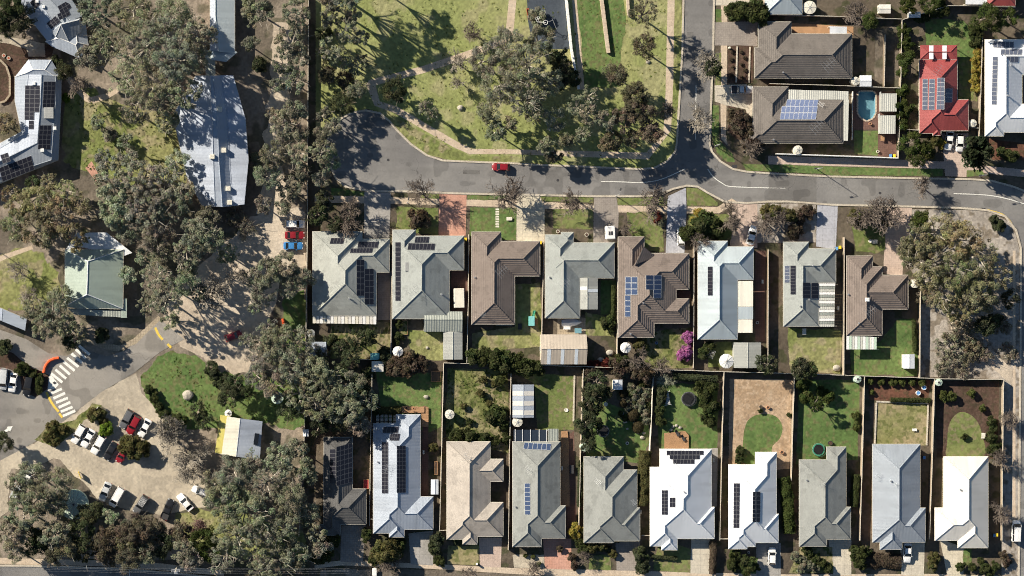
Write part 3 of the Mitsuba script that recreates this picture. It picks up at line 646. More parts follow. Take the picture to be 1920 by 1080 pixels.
def antenna(holder, surf, px, py, rot=40, s=1.0):
    p, n = surf.px(px, py); z = p[2]; ca, sa = math.cos(math.radians(rot)), math.sin(math.radians(rot))
    ms = [bar(p - [0, 0, .2], p + [0, 0, 2.0 * s], .025)]
    d, e = np.array([ca, sa, 0]), np.array([-sa, ca, 0]); top = p + [0, 0, 1.95 * s]
    ms.append(bar(top - d * 1.3 * s, top + d * 1.3 * s, .02))
    for k, L in zip(np.linspace(-1.2, 1.2, 5), (1.25, 1.1, 1.0, .9, .8)):
        ms.append(bar(top + d * k * s - e * L * s, top + d * k * s + e * L * s, .022, 4))
    part(holder, 'antenna', cat(ms), 'm_steel')

def roof_box(holder, surf, px, py, w, l, h, bsdf='m_offwhite', name='air_conditioner', rot=0):
    p, n = surf.px(px, py); m = rbx(-w / 2, w / 2, -l / 2, l / 2, -.5, h, .06)
    g = cat([m, *[bx(-w * .35, w * .35, -l * .35 + k * l * .16, -l * .35 + k * l * .16 + .04, h, h + .03) for k in range(5)]])
    g.apply_transform(trimesh.transformations.rotation_matrix(math.radians(rot), (0, 0, 1))); g.apply_translation((p[0], p[1], p[2]))
    part(holder, name, g, bsdf)

def whirly(holder, surf, px, py, r=.22):
    p, n = surf.px(px, py)
    m = cat([cyl(r * .7, -.3, .25), *[trimesh.util.concatenate([hull([(r * math.cos(a) * k, r * math.sin(a) * k, z) for k, z in ((.6, .2), (1.1, .38), (.6, .56))] + [(r * math.cos(a + .12) * k, r * math.sin(a + .12) * k, z) for k, z in ((.6, .2), (1.1, .38), (.6, .56))])]) for a in np.linspace(0, 2 * np.pi, 12, endpoint=False)], cyl(r * .8, .52, .6)])
    m.apply_translation(p); part(holder, 'roof_vent', m, 'm_steel')

def finish_walls(key, outline, ez, wall, windows=True, doors=()):
    inner = outline.buffer(-.5, join_style=2)
    wk = part(key, 'wall', prism(inner, 0, ez - .02), wall)
    gut = outline.buffer(.09, join_style=2).difference(outline.buffer(-.02, join_style=2))
    part(key, 'gutter', prism(gut, ez - .16, ez - .03), 'm_offwhite' if wall == 'm_wall_cream' else 'm_charcoal' if 'tile_b' in wall else 'm_cap')
    if windows:
        for g in getattr(inner, 'geoms', [inner]):
            c = np.array(g.exterior.coords); k = 0
            for i in range(len(c) - 1):
                d = c[i + 1] - c[i]; L = np.linalg.norm(d)
                if L < 3.2: continue
                d = d / L; nrm = np.array([d[1], -d[0]]) * (1 if g.exterior.is_ccw else -1)
                for f in ((.5,) if L < 8 else (.28, .72)):
                    q = c[i] + d * L * f; hw = .9
                    def slab(h0, h1, z0, z1, o0, o1):
                        return hull([(*(q + d * s + nrm * o), z) for s in (h0, h1) for o in (o0, o1) for z in (z0, z1)])
                    fk = part(key, 'window', cat([slab(-hw, -hw + .07, .9, 2.1, -.02, .05), slab(hw - .07, hw, .9, 2.1, -.02, .05), slab(-hw + .07, hw - .07, .9, .97, -.02, .05), slab(-hw + .07, hw - .07, 2.03, 2.1, -.02, .05), slab(-.03, .03, .97, 2.03, -.02, .045)]), 'm_white')
                    part(fk, 'pane', cat([slab(-hw + .07, -.03, .97, 2.03, -.01, .015), slab(.03, hw - .07, .97, 2.03, -.01, .015)]), 'm_dark_glass')
    for (px, py, w) in doors:
        q = W(px, py, 0); dd = inner.exterior; s = dd.project(Point(q[0], q[1])); a, b = np.array(dd.interpolate(s - .3).coords[0]), np.array(dd.interpolate(s + .3).coords[0])
        d = (b - a) / (np.linalg.norm(b - a) + 1e-9); nrm = np.array([d[1], -d[0]]) * (1 if dd.is_ccw else -1); q = np.array(dd.interpolate(s).coords[0])
        ms = [hull([(*(q + d * t + nrm * o), z) for t in (-w / 2, w / 2) for o in (-.02, .06 + .01 * (k % 2)) for z in (.05 + k * .53, .05 + k * .53 + .52)]) for k in range(4)]
        part(key, 'garage_door', cat(ms), 'm_offwhite')

def ridge_caps(rk, mesh, bsdf, r=.11):
    for p, q in ridge_lines(mesh):
        part(rk, 'ridge_cap', tube(np.array([p + [0, 0, .02], q + [0, 0, .02]]), [r, r], 6), bsdf, smooth=True)

def house(key, label, pts, roof, wall='m_wall_brick', ez=2.7, pitch=26, cap=None, door=None, cat_='house'):
    k = thing(key, label, cat_)
    P = rectify(pts, ez)
    rects = max_rects(P)
    man = m3.Manifold.batch_boolean([hip_solid(r, ez, math.tan(math.radians(pitch))) for r in rects if min(r[2] - r[0], r[3] - r[1]) > 1.0], m3.OpType.Add)
    mesh = as_tri(man)
    rk = part(k, 'roof', mesh, roof)
    ridge_caps(rk, mesh, cap or roof)
    finish_walls(k, P, ez, wall, doors=[door] if door else ())
    return k, rk, Surf(mesh)

def flat_cover(holder, name, pts, z, fall, bsdf, posts=True, label=None, th=.05):
    """A patio roof of sheets on posts; fall = height lost from its first edge to the opposite one."""
    w = [W(x, y, z) for x, y in pts]; n = len(w)
    zs = [z, z, z - fall, z - fall] if n == 4 else [z] * n
    v = np.array([(p[0], p[1], zz + t) for t in (0, -th) for p, zz in zip(w, zs)])
    f = [[0, i, i + 1] for i in range(1, n - 1)] + [[n, n + i + 1, n + i] for i in range(1, n - 1)]
    for i in range(n): j = (i + 1) % n; f += [[i, n + i, n + j], [i, n + j, j]]
    m = trimesh.Trimesh(v, f, process=False); m.fix_normals()
    rk = part(holder, name, m, bsdf, label=label)
    if posts:
        c = np.mean(w, 0)
        for p, zz in zip(w, zs):
            q = p + (c - p) * .04; part(holder, 'post', bx(q[0] - .05, q[0] + .05, q[1] - .05, q[1] + .05, 0, zz - th), 'm_offwhite')
    return rk

def sheet_cover(holder, pts, z, fall, n, mats, along='x', label=None):
    """A patio roof laid from n separate sheets, side by side along x or y; pts clockwise from the upper left."""
    q = np.asarray(pts, float); rk = holder
    for i in range(n):
        f0, f1 = i / n + .004, (i + 1) / n - .004; a, b, c_, d = q
        r = [a + (b - a) * f0, a + (b - a) * f1, d + (c_ - d) * f1, d + (c_ - d) * f0] if along == 'x' else [a + (d - a) * f0, b + (c_ - b) * f0, b + (c_ - b) * f1, a + (d - a) * f1]
        flat_cover(holder, 'patio_sheet', [tuple(p) for p in r], z + .01 * (i % 2) - (fall * (f0 + f1) / 2 if along == 'y' else 0), fall if along == 'x' else .02, mats[i % len(mats)], False, label if i == 0 else None)
    ctr = q.mean(0)
    for p in q: w = W(*(p + (ctr - p) * .05), 0); part(holder, 'post', bx(w[0] - .05, w[0] + .05, w[1] - .05, w[1] + .05, 0, z - fall - .08), 'm_offwhite')

def gable_shed(key, label, x0, y0, x1, y1, ez, rise, roof, along='y', wall='m_shed_grey', off=.5, holder=None, cat_='shed', strips=(), strip_bsdf='m_skylight', over=.12):
    """A shed with a ridge along x or y; off places the ridge; strips are translucent sheets (from, to along the ridge, side)."""
    k = holder or thing(key, label, cat_)
    a, b = W(x0, y1, ez), W(x1, y0, ez); X0, Y0, X1, Y1 = a[0], a[1], b[0], b[1]
    if along == 'y':
        R = X0 + (X1 - X0) * off; P = lambda s, t: (s, t)
        lo, hi, e0, e1 = Y0, Y1, X0, X1
    else:
        R = Y0 + (Y1 - Y0) * off; P = lambda s, t: (t, s)
        lo, hi, e0, e1 = X0, X1, Y0, Y1
    def sheet_(s0, z0, s1, z1, t0, t1, th=.05, up=0.0):
        return hull([(*P(s, t), z + up - d) for s, z in ((s0, z0), (s1, z1)) for t in (t0, t1) for d in (0, th)])
    for s0, z0, s1, z1 in ((e0, ez, R, ez + rise), (R, ez + rise, e1, ez)):
        if abs(s1 - s0) > .1: part(k, 'roof_sheet', sheet_(s0, z0, s1, z1, lo, hi), roof)
    for f0, f1, side in strips:
        s0, z0, s1, z1 = (e0, ez, R, ez + rise) if side == 0 else (R, ez + rise, e1, ez)
        part(k, 'skylight_sheet', sheet_(s0, z0, s1, z1, lo + (hi - lo) * f0, lo + (hi - lo) * f1, .03, .035), strip_bsdf)
    part(k, 'ridge_cap', tube(np.array([(*P(R, lo), ez + rise + .01), (*P(R, hi), ez + rise + .01)]), .08, 6), roof, smooth=True)
    i0, i1, l0, l1 = e0 + over, e1 - over, lo + over, hi - over
    part(k, 'wall', hull([(*P(s, t), z) for t in (l0, l1) for s, z in ((i0, 0), (i1, 0), (i0, ez - .06), (i1, ez - .06), (R, ez + rise - .07))]), wall)
    d0 = (R + (e1 - R) * .0)
    w = .5
    part(k, 'door', hull([(*P(R + s, l0 - o), z) for s in (-w, w) for o in (-.01, .04) for z in (.05, 1.95)]), 'm_grey_plastic')
    return k

def gable_roof_surf(x0, y0, x1, y1, ez, rise):
    return None

# ---- upper row (left to right)
H = {}
k, r, s = H['A1'] = house('tiled_house', 'pale grey tiled house beside the bush, white patio roof along its lower side', [(586, 434), (679, 434), (679, 448), (730, 448), (730, 510.5), (706, 510.5), (706, 592), (586, 592)], 'm_tile_grey', door=(705, 447, 4.8))
solar(r, s, (621, 446), (646, 446), (618, 457), 4, 1)
solar(r, s, (672, 453), (710, 453), (670, 465), 6, 1); solar(r, s, (658, 465.5), (699, 465.5), (656, 474), 7, 1)
solar(r, s, (669, 487), (683, 487), (669, 555), 2, 6); solar(r, s, (684, 504), (701, 504), (684, 571), 2, 6)
antenna(r, s, 636, 540); whirly(r, s, 655, 560)
sheet_cover(k, [(586, 590), (706, 592), (706, 608), (586, 606)], 2.6, .2, 18, ['m_offwhite', 'm_steel_cream', 'm_white'], 'x')
k, r, s = H['A2'] = house('tiled_house', 'grey green tiled house with one long column of solar panels down its left side', [(736, 431), (779, 431), (779, 442.5), (870, 442.5), (869, 506), (842.5, 506), (842.5, 597.5), (736, 597.5)], 'm_tile_green', door=(848, 443, 4.8))
solar(r, s, (741, 454), (751, 454), (741, 564), 1, 12)
solar(r, s, (779, 444), (805, 444), (777, 455), 5, 1); solar(r, s, (766, 455.5), (816, 456.5), (764, 468), 7, 1)
antenna(r, s, 775, 545); whirly(r, s, 828, 552); roof_box(r, s, 765, 500, 1.4, 2.2, .12, 'm_grey_plastic', 'roof_hatch')
gable_shed('', '', 795, 584, 867, 622, 2.7, .9, 'm_corrugated_grey', along='x', off=.6, holder=k)
k, r, s = H['A3'] = house('tiled_house', 'brown tiled house with white stepping stones in its front lawn', [(885, 435), (939, 435), (939, 452.5), (1012, 452.5), (1012, 517.5), (965, 517.5), (965, 608), (884, 608)], 'm_tile_brown', door=(990, 453, 4.8))
antenna(r, s, 940, 508); antenna(r, s, 905, 590, 20, .5); whirly(r, s, 890, 520)
flat_cover(k, 'patio_roof', [(931, 591), (960, 591), (960, 610), (931, 610)], 2.62, .15, 'm_corrugated_grey')
k, r, s = H['A4'] = house('tiled_house', 'grey green tiled house with a white caravan on its driveway', [(1022.5, 440), (1052.5, 440), (1052.5, 435.5), (1075, 435.5), (1075, 455), (1152, 455), (1152, 521), (1087, 521), (1087, 596), (1022.5, 596)], 'm_tile_green', door=(1130, 455, 4.8))
antenna(r, s, 1058, 532); whirly(r, s, 1030, 520)
gable_shed('', '', 1087, 521, 1121, 580, 2.6, .7, 'm_shed_grey', along='y', off=.4, holder=k, strips=((.62, .72, 0), (.55, .64, 1)))
k, r, s = H['A5'] = house('tiled_house', 'dark brown tiled house with bright blue solar panels', [(1160, 444), (1207.5, 444), (1207.5, 474), (1292, 476), (1292, 543), (1268, 543), (1268, 560), (1291, 560), (1291, 606.5), (1226.5, 606.5), (1226.5, 633), (1159, 633)], 'm_tile_brown', door=(1272, 475, 4.8))
solar(r, s, (1172, 519), (1195, 519), (1172, 553), 2, 3, 'm_solar_blue'); solar(r, s, (1171.5, 554), (1182, 554), (1171.5, 594), 1, 4, 'm_solar_blue')
solar(r, s, (1211, 516), (1241, 516), (1211, 543), 2, 3, 'm_solar_blue'); solar(r, s, (1225, 543), (1240, 543), (1225, 559), 1, 2, 'm_solar_blue')
whirly(r, s, 1206, 568); whirly(r, s, 1182, 626)
gp = [W(1190, 497, 3.4), W(1208, 463, 2.9), W(1228, 482, 2.9), W(1208, 463, 4.6)]
part(r, 'porch_gable', hull([W(1188, 500, 3.0), W(1191, 496, 4.9), W(1207, 462, 4.7), W(1205, 466, 2.8), W(1229, 482, 2.8), W(1193, 499, 3.0)]), 'm_tile_brown')
k, r, s = H['A6'] = house('metal_roof_house', 'pale blue metal roofed house with a cream patio cover on its right side', [(1308.5, 452), (1364, 452), (1364, 462.5), (1413, 462.5), (1413, 524.5), (1383, 524.5), (1383, 636), (1308.5, 636)], 'm_steel_sky', cap='m_steel_sky', door=(1392, 463, 4.6))
solar(r, s, (1327, 500), (1336, 500), (1327, 554), 1, 8)
whirly(r, s, 1318, 470)
flat_cover(k, 'patio_roof', [(1384, 527), (1412, 527), (1412, 575), (1384, 575)], 2.7, .02, 'm_cover_cream'); flat_cover(k, 'patio_roof', [(1384, 575.5), (1412, 575.5), (1412, 598.5), (1384, 598.5)], 2.68, .02, 'm_steel_sky', False, 'pale blue translucent patio sheet'); flat_cover(k, 'patio_roof', [(1384, 599), (1411, 599), (1411, 624), (1384, 624)], 2.66, .02, 'm_cover_cream')
k, r, s = H['A7'] = house('tiled_house', 'grey green tiled house with a white striped patio roof', [(1469, 454), (1516, 454), (1516, 466), (1567, 466), (1567, 530), (1535, 530), (1535, 612), (1469, 612)], 'm_tile_green', door=(1550, 466, 4.6))
solar(r, s, (1482, 498), (1492, 498), (1482, 552), 1, 9)
solar(r, s, (1505, 530), (1519.5, 530), (1505, 559), 1, 4); solar(r, s, (1521, 530.5), (1535, 530.5), (1521, 559.5), 1, 4); solar(r, s, (1471, 498), (1481, 498), (1471, 530), 1, 5, 'm_solar_grey')
whirly(r, s, 1517, 562); whirly(r, s, 1500, 574); whirly(r, s, 1524, 498)
sheet_cover(k, [(1536, 531), (1566, 531), (1564, 613), (1536, 613)], 2.75, .1, 15, ['m_white', 'm_corrugated_grey', 'm_corrugated'], 'y')
k, r, s = H['A8'] = house('tiled_house', 'brown tiled house beside the large gum tree of the reserve', [(1588, 480), (1636, 480), (1636, 500), (1655.5, 500), (1655.5, 516), (1702.5, 516), (1702.5, 580), (1653, 580), (1653, 629), (1587, 629)], 'm_tile_brown', door=(1680, 517, 4.6))
antenna(r, s, 1630, 582); whirly(r, s, 1610, 606); roof_box(r, s, 1626, 562, .9, .9, .5, 'm_white'); whirly(r, s, 1590, 552)
sheet_cover(k, [(1587, 630), (1644, 632), (1644, 655), (1587, 655)], 2.7, .12, 11, ['m_white', 'm_pale_green', 'm_corrugated'], 'x')
# ---- lower row
k, r, s = H['B1'] = house('tiled_house', 'dark tiled house under gum trees covered with solar panels', [(607, 820), (661, 820), (661, 917), (686, 917), (686, 982), (638, 982), (638, 1003), (600, 1003), (600, 985), (607, 985)], 'm_tile_black', door=(660, 982, 4.6))
solar(r, s, (618, 842), (630, 842), (618, 906), 1, 8, 'm_solar'); solar(r, s, (630.5, 838), (660.5, 830), (630.5, 912), 4, 8, 'm_solar')
k, r, s = H['B2'] = house('metal_roof_house', 'blue grey metal roofed house with a timber deck behind it', [(743, 777), (788, 777), (789, 931), (812, 931), (812, 993), (758, 993), (758, 1007), (730, 1007), (730, 1000), (700, 1000), (700, 794), (743, 794)], 'm_steel_blue', door=(786, 993, 4.8))
solar(r, s, (716, 829), (727.5, 829), (716, 925), 2, 13); solar(r, s, (744, 836), (761, 836), (744, 924), 3, 12)
solar(r, s, (719, 800), (748, 800), (717, 812), 4, 1); solar(r, s, (732, 813), (750, 813), (730, 826), 4, 2)
antenna(r, s, 724, 878, 70, .8); whirly(r, s, 708, 866); antenna(r, s, 705, 824, 150, .4)
k, r, s = H['B3'] = house('tiled_house', 'beige tiled house between two high fences, brownish front lawn', [(838, 828), (919, 828), (919, 861), (943, 861), (943, 903), (919, 903), (919, 942), (943, 942), (943, 1006), (895, 1006), (895, 1020), (868, 1020), (868, 1011), (838, 1011)], 'm_tile_beige', wall='m_wall_cream', door=(920, 1006, 4.6))
antenna(r, s, 873, 856, 100, .6); whirly(r, s, 882, 862)
k, r, s = H['B4'] = house('tiled_house', 'olive grey tiled house with a glazed pergola behind it', [(961, 828), (1050, 828), (1050, 948), (1060.5, 948), (1060.5, 1009), (1015.5, 1009), (1015.5, 1025), (961, 1025)], 'm_tile_olive', door=(1038, 1009, 4.8))
solar(r, s, (983, 829.5), (1034, 832), (981, 842), 6, 1, 'm_solar_blue'); solar(r, s, (983.5, 906), (994, 906), (984, 965), 1, 7, 'm_solar_blue')
antenna(r, s, 990, 880, 130, .7); whirly(r, s, 966, 950)
k, r, s = H['B5'] = house('tiled_house', 'grey tiled house below the yard with clipped ball shrubs', [(1095, 856), (1169, 856), (1169, 881), (1194, 881), (1194, 952), (1199.5, 952), (1199.5, 1014), (1151, 1014), (1151, 1017.5), (1095, 1017.5)], 'm_tile_olive', door=(1178, 1014, 4.8))
antenna(r, s, 1120, 903, 140, .6); antenna(r, s, 1187, 941, 120, .5)
k, r, s = H['B6'] = house('metal_roof_house', 'white roofed house with a small timber terrace behind it', [(1237, 842), (1334, 842), (1334, 951), (1339.5, 951), (1339.5, 1010), (1270, 1010), (1270, 1031), (1240.5, 1031), (1240.5, 1024), (1219, 1024), (1219, 876), (1237, 876)], 'm_steel_white', wall='m_wall_cream', door=(1314, 1010, 4.8))
solar(r, s, (1250, 845), (1319, 845), (1250, 853), 10, 1); solar(r, s, (1256, 853), (1312, 853), (1256, 861), 8, 1); solar(r, s, (1262, 861), (1302, 861), (1262, 869.5), 6, 1)
solar(r, s, (1241, 919), (1252, 919), (1241, 965), 2, 7); solar(r, s, (1256, 933), (1266, 933), (1256, 951), 2, 2)
whirly(r, s, 1282, 922)
k, r, s = H['B7'] = house('metal_roof_house', 'white roofed house below the kidney shaped lawn', [(1366, 871), (1417.5, 871), (1417.5, 848), (1456, 848), (1456, 964), (1459.5, 964), (1459.5, 1017.5), (1415.5, 1017.5), (1415.5, 1025), (1401, 1025), (1401, 1029), (1366, 1029)], 'm_steel_white', wall='m_wall_cream', door=(1438, 1018, 4.8))
solar(r, s, (1376, 906), (1387, 906), (1375, 990), 2, 10); solar(r, s, (1412, 922), (1426, 922), (1411, 979), 2, 7)
k, r, s = H['B8'] = house('tiled_house', 'grey tiled house with a round trampoline at its back corner', [(1499, 862), (1549, 862), (1549, 838), (1586, 838), (1586, 951), (1595, 951), (1595, 1011), (1551, 1011), (1551, 1024.5), (1499, 1024.5)], 'm_tile_olive', door=(1573, 1011, 4.8))
antenna(r, s, 1541, 908, 45, .5); whirly(r, s, 1512, 900)
k, r, s = H['B9'] = house('metal_roof_house', 'blue grey metal roofed house below the square dry lawn', [(1636, 833), (1725, 833), (1725, 952.5), (1735, 952.5), (1735, 1015.5), (1691, 1015.5), (1691, 1030.5), (1650, 1030.5), (1650, 1018), (1636, 1018)], 'm_steel_slate', door=(1712, 1016, 4.6))
antenna(r, s, 1644, 892, 60, .6); whirly(r, s, 1670, 902); antenna(r, s, 1678, 907, 130, .4)
k, r, s = H['B10'] = house('metal_roof_house', 'cream metal roofed house below the round lawn', [(1769.5, 856), (1852.5, 856), (1852.5, 1027), (1796, 1027), (1796, 1013.5), (1753, 1013.5), (1753, 952), (1769.5, 952)], 'm_steel_cream', wall='m_wall_cream', door=(1775, 1013, 4.6))
whirly(r, s, 1800, 918)
# ---- upper right block
k, r, s = H['C1'] = house('tiled_house', 'dark brown tiled corner house at the side street', [(1422, 41), (1483, 41), (1483, 63.5), (1597, 63.5), (1597, 146), (1415, 146), (1415, 89), (1422, 89)], 'm_tile_dark')
flat_cover(k, 'patio_roof', [(1556, 49), (1588, 50), (1588, 63), (1556, 63)], 2.6, .1, 'm_steel_white'); antenna(r, s, 1551, 122, 40, 1.2); whirly(r, s, 1468, 136)
k, r, s = H['C2'] = house('tiled_house', 'dark brown tiled house beside the swimming pool', [(1412, 163), (1477.5, 163), (1477.5, 187), (1581, 187), (1581, 268), (1405, 268), (1405, 237), (1412, 237)], 'm_tile_dark')
solar(r, s, (1476, 186), (1535, 187), (1473, 199), 7, 1, 'm_solar_pale'); solar(r, s, (1466, 199), (1533.5, 199), (1462, 224), 8, 2, 'm_solar_pale')
antenna(r, s, 1528, 238, 40, 1.2); antenna(r, s, 1538, 196, 150, .5); whirly(r, s, 1450, 262)
flat_cover(k, 'patio_roof', [(1479, 168), (1591, 171), (1591, 187), (1479, 186)], 2.85, .05, 'm_corrugated', label='pale corrugated patio roof'); flat_cover(k, 'patio_roof', [(1582, 187), (1592, 187), (1590, 264), (1581.5, 264)], 2.8, .05, 'm_corrugated')
k, r, s = H['C3'] = house('metal_roof_house', 'house with a bright red metal roof', [(1724, 112), (1794.5, 112), (1794.5, 187), (1816, 187), (1816, 245), (1764, 245), (1764, 254), (1749.5, 254), (1749.5, 250), (1724, 250)], 'm_steel_red', wall='m_wall_cream')
solar(r, s, (1730, 148), (1740, 148), (1729, 206), 1, 7, 'm_solar_grey'); solar(r, s, (1742, 148), (1753, 148), (1741, 206), 1, 7, 'm_solar_grey'); solar(r, s, (1757, 146), (1771.5, 146), (1756, 205), 1, 7, 'm_solar_grey'); solar(r, s, (1773, 166), (1786.5, 166), (1772, 192), 1, 3, 'm_solar_grey')
antenna(r, s, 1756, 134, 60, 1.1)
vm = as_tri(hip_solid((W(1725.5, 0, 2.75)[0], W(0, 111, 2.75)[1], W(1794.5, 0, 2.75)[0], W(0, 84.5, 2.75)[1]), 2.75, .32))
vk = part(k, 'verandah_roof', vm, 'm_steel_red'); ridge_caps(vk, vm, 'm_steel_red', .08); vs = Surf(vm)
for x in (1742, 1767):
    for y0, y1 in ((85.5, 96.5), (99, 110.5)):
        q = [vs.px(x, y0), vs.px(x + 8, y0), vs.px(x + 8, y1), vs.px(x, y1)]
        part(vk, 'skylight', hull([p + n * o for p, n in q for o in (-.02, .05)]), 'm_skylight')
for x in (1728, 1760, 1792): p = W(x, 86, 2.6); part(k, 'post', bx(p[0] - .06, p[0] + .06, p[1] - .06, p[1] + .06, 0, 2.6), 'm_offwhite')
k, r, s = H['C4'] = house('metal_roof_house', 'white roofed house cut by the right edge of the photo', [(1847, 74), (1960, 74), (1960, 140), (1916, 140), (1916, 195), (1960, 195), (1960, 248), (1882, 248), (1882, 255), (1847, 255)], 'm_steel_white', wall='m_wall_cream')
solar(r, s, (1861, 106), (1871, 106), (1859, 196), 1, 11, 'm_solar_grey'); solar(r, s, (1862, 77), (1901, 78), (1862, 89), 5, 1, 'm_solar_grey'); solar(r, s, (1877, 92), (1917, 92), (1876, 103), 5, 1, 'm_solar_grey'); solar(r, s, (1887, 105.5), (1910, 105.5), (1886, 117), 3, 1, 'm_solar_grey')
whirly(r, s, 1896, 122); whirly(r, s, 1890, 180)
k, r, s = H['C0'] = house('metal_roof_house', 'light blue metal roof cut by the top edge, beside a pale round tank', [(1434, -70), (1504, -70), (1504, 26.5), (1434, 26.5)], 'm_steel_sky')
k, r, s = H['C5'] = house('metal_roof_house', 'red and white roof just cut by the top right edge', [(1851, -70), (1904, -70), (1904, 11), (1851, 11)], 'm_steel_red')
flat_cover(k, 'patio_roof', [(1811, -40), (1850, -40), (1850, 8), (1811, 8)], 2.7, .2, 'm_steel_white')

# ---- school buildings
def strips(key, label, lines, zs, bsdfs, wall='m_wall_brick', cat_='school building', top_cap=True):
    """A long building whose roof folds along several lines, each line given in photo pixels at its own height."""
    k = thing(key, label, cat_)
    L = [np.array([W(x, y, z) for x, y in l]) for l, z in zip(lines, zs)]
    base = min(zs) - .2; top = []
    for i in range(len(L) - 1):
        a, b = L[i], L[i + 1]; n = len(a)
        v = np.vstack([a, b, np.c_[a[:, :2], np.full(n, base)], np.c_[b[:, :2], np.full(n, base)]])
        f = []
        for j in range(n - 1):
            f += [[j, j + 1, n + j + 1], [j, n + j + 1, n + j], [2 * n + j, 3 * n + j + 1, 2 * n + j + 1], [2 * n + j, 3 * n + j, 3 * n + j + 1],
                  [j, 2 * n + j, 2 * n + j + 1], [j, 2 * n + j + 1, j + 1], [n + j, 3 * n + j + 1, 3 * n + j], [n + j, n + j + 1, 3 * n + j + 1]]
        f += [[0, n, 3 * n], [0, 3 * n, 2 * n], [n - 1, 3 * n - 1, 4 * n - 1], [n - 1, 4 * n - 1, 2 * n - 1]]
        m = trimesh.Trimesh(v, f, process=False); m.fix_normals()
        rk = part(k, 'roof', m, bsdfs[i]); top.append(m)
        if i and top_cap:
            for j in range(n - 1): part(rk, 'ridge_cap', tube(np.array([a[j], a[j + 1]]) + [0, 0, .02], .1, 6), bsdfs[i], smooth=True)
    out = Polygon([p[:2] for p in np.vstack([L[0], L[-1][::-1]])]).buffer(0)
    if out.geom_type != 'Polygon': out = max(out.geoms, key=lambda g: g.area)
    finish_walls(k, out, base + .2, wall)
    return k, k + '__roof', Surf(cat(top)), k

k, r, s, _ = H['S4'] = strips('school_building', 'long tapering school building with a pale blue folded metal roof', [[(367, 142), (324, 216), (350, 330), (379, 386)], [(394, 142), (398, 216), (400, 310), (403, 387)], [(400, 142), (407, 216), (411, 310), (417, 388)], [(414, 141), (427, 222), (431, 310), (437, 386)], [(437, 141), (460, 222), (466, 300), (458, 383)]],
                   [3.2, 5.7, 5.6, 4.1, 4.5], ['m_steel_school', 'm_steel_blue', 'm_steel_blue', 'm_steel_school'])
for x, y in ((420, 282), (398, 294), (428, 354), (431, 380), (412, 205)): roof_box(r, s, x, y, 1.1, 1.1, .7)
k, r, s, _ = H['S3'] = strips('school_hall', 'streaky pale metal hall roof cut by the top edge of the photo', [[(394, -60), (394, 30), (394, 93)], [(404, -60), (404, 30), (410, 96)], [(440, -60), (440, 30), (440, 100)]], [3.6, 4.4, 3.2], ['m_steel_school', 'm_steel_sky'])
hm = hip_convex(pxpoly([(392, 93), (440, 95), (445, 98), (424, 116), (396, 112)], 3.3), 3.2, .3, 4.0)
part(k, 'end_roof', as_tri(hm), 'm_steel_sky'); finish_walls(k, pxpoly([(394, 95), (438, 97), (423, 113), (397, 110)], 3.2), 3.1, 'm_wall_cream', False)
flat_cover(k, 'covered_way', [(384, 94), (403, 94), (404, 148), (386, 148)], 3.0, .05, 'm_corrugated_grey')
k, r, s, _ = H['S2'] = strips('school_building', 'bent blue grey school building carrying many solar panels', [[(28, 143), (28, 190), (40, 247), (-40, 290)], [(53, 140), (48, 190), (46, 252), (-40, 300)], [(78, 140), (76, 190), (70, 268), (-40, 322)], [(104, 143), (104, 190), (96, 300), (-40, 345)], [(115, 143), (114, 190), (109, 300), (-40, 360)]],
                   [3.2, 4.0, 5.4, 4.2, 3.3], ['m_steel_blue', 'm_steel_school', 'm_steel_slate', 'm_steel_slate'])
solar(r, s, (47, 160), (75, 160), (46, 210), 3, 6); solar(r, s, (46, 210), (63.5, 210), (46, 224.5), 2, 2); solar(r, s, (54, 226), (63, 226), (54, 242), 1, 2)
solar(r, s, (82, 153), (104, 153), (80, 202), 3, 6); solar(r, s, (74, 235), (97, 235), (71, 280), 3, 5)
solar(r, s, (-2, 315), (58, 292), (5, 341), 7, 3); solar(r, s, (0, 291), (14, 286), (6, 307), 2, 2)
for x, y in ((64, 157), (103, 241), (80, 282)): roof_box(r, s, x, y, .8, .8, .6, 'm_white')
roof_box(r, s, 92, 212, 2.2, 2.6, .8, 'm_grey_plastic')
hm = hip_convex(pxpoly([(28, 144), (53, 112), (96, 112), (115, 144), (104, 153), (78, 152), (48, 150)], 3.3).convex_hull, 3.2, .55, 5.3)
hk = part(k, 'end_roof', as_tri(hm), 'm_steel_blue'); ridge_caps(hk, as_tri(hm), 'm_white', .08)
finish_walls(k, pxpoly([(31, 144), (55, 115), (94, 115), (112, 144)], 3.2), 3.1, 'm_wall_brick', False)
k, r, s, _ = H['S1'] = strips('school_building', 'blue grey school building with an octagonal end at the upper left', [[(10, -30), (50, 28), (92, 80)], [(40, -50), (76, 5), (106, 50)], [(70, -60), (95, 0), (130, 40)], [(100, -70), (128, -10), (155, 30)]], [3.2, 4.6, 5.0, 3.6], ['m_steel_blue', 'm_steel_slate', 'm_steel_slate'])
solar(r, s, (64, -4), (75, 8), (56, 5), 3, 2); solar(r, s, (108, 12), (128, 0), (114, 26), 3, 2); solar(r, s, (107, 27), (127, 16), (112, 38), 3, 2); solar(r, s, (87, 44), (104, 30), (96, 55), 3, 3)
for x, y in ((82, 13), (70, 3)): roof_box(r, s, x, y, .7, .7, .5, 'm_white')
o1 = pxpoly([(85, 78), (97, 87), (133, 97), (150, 110), (166, 85), (160, 40), (120, 38), (97, 58)], 3.3).convex_hull
hm = as_tri(hip_convex(o1, 3.2, .45, 4.3)); hk = part(k, 'end_roof', hm, 'm_steel_blue'); ridge_caps(hk, hm, 'm_white', .09)
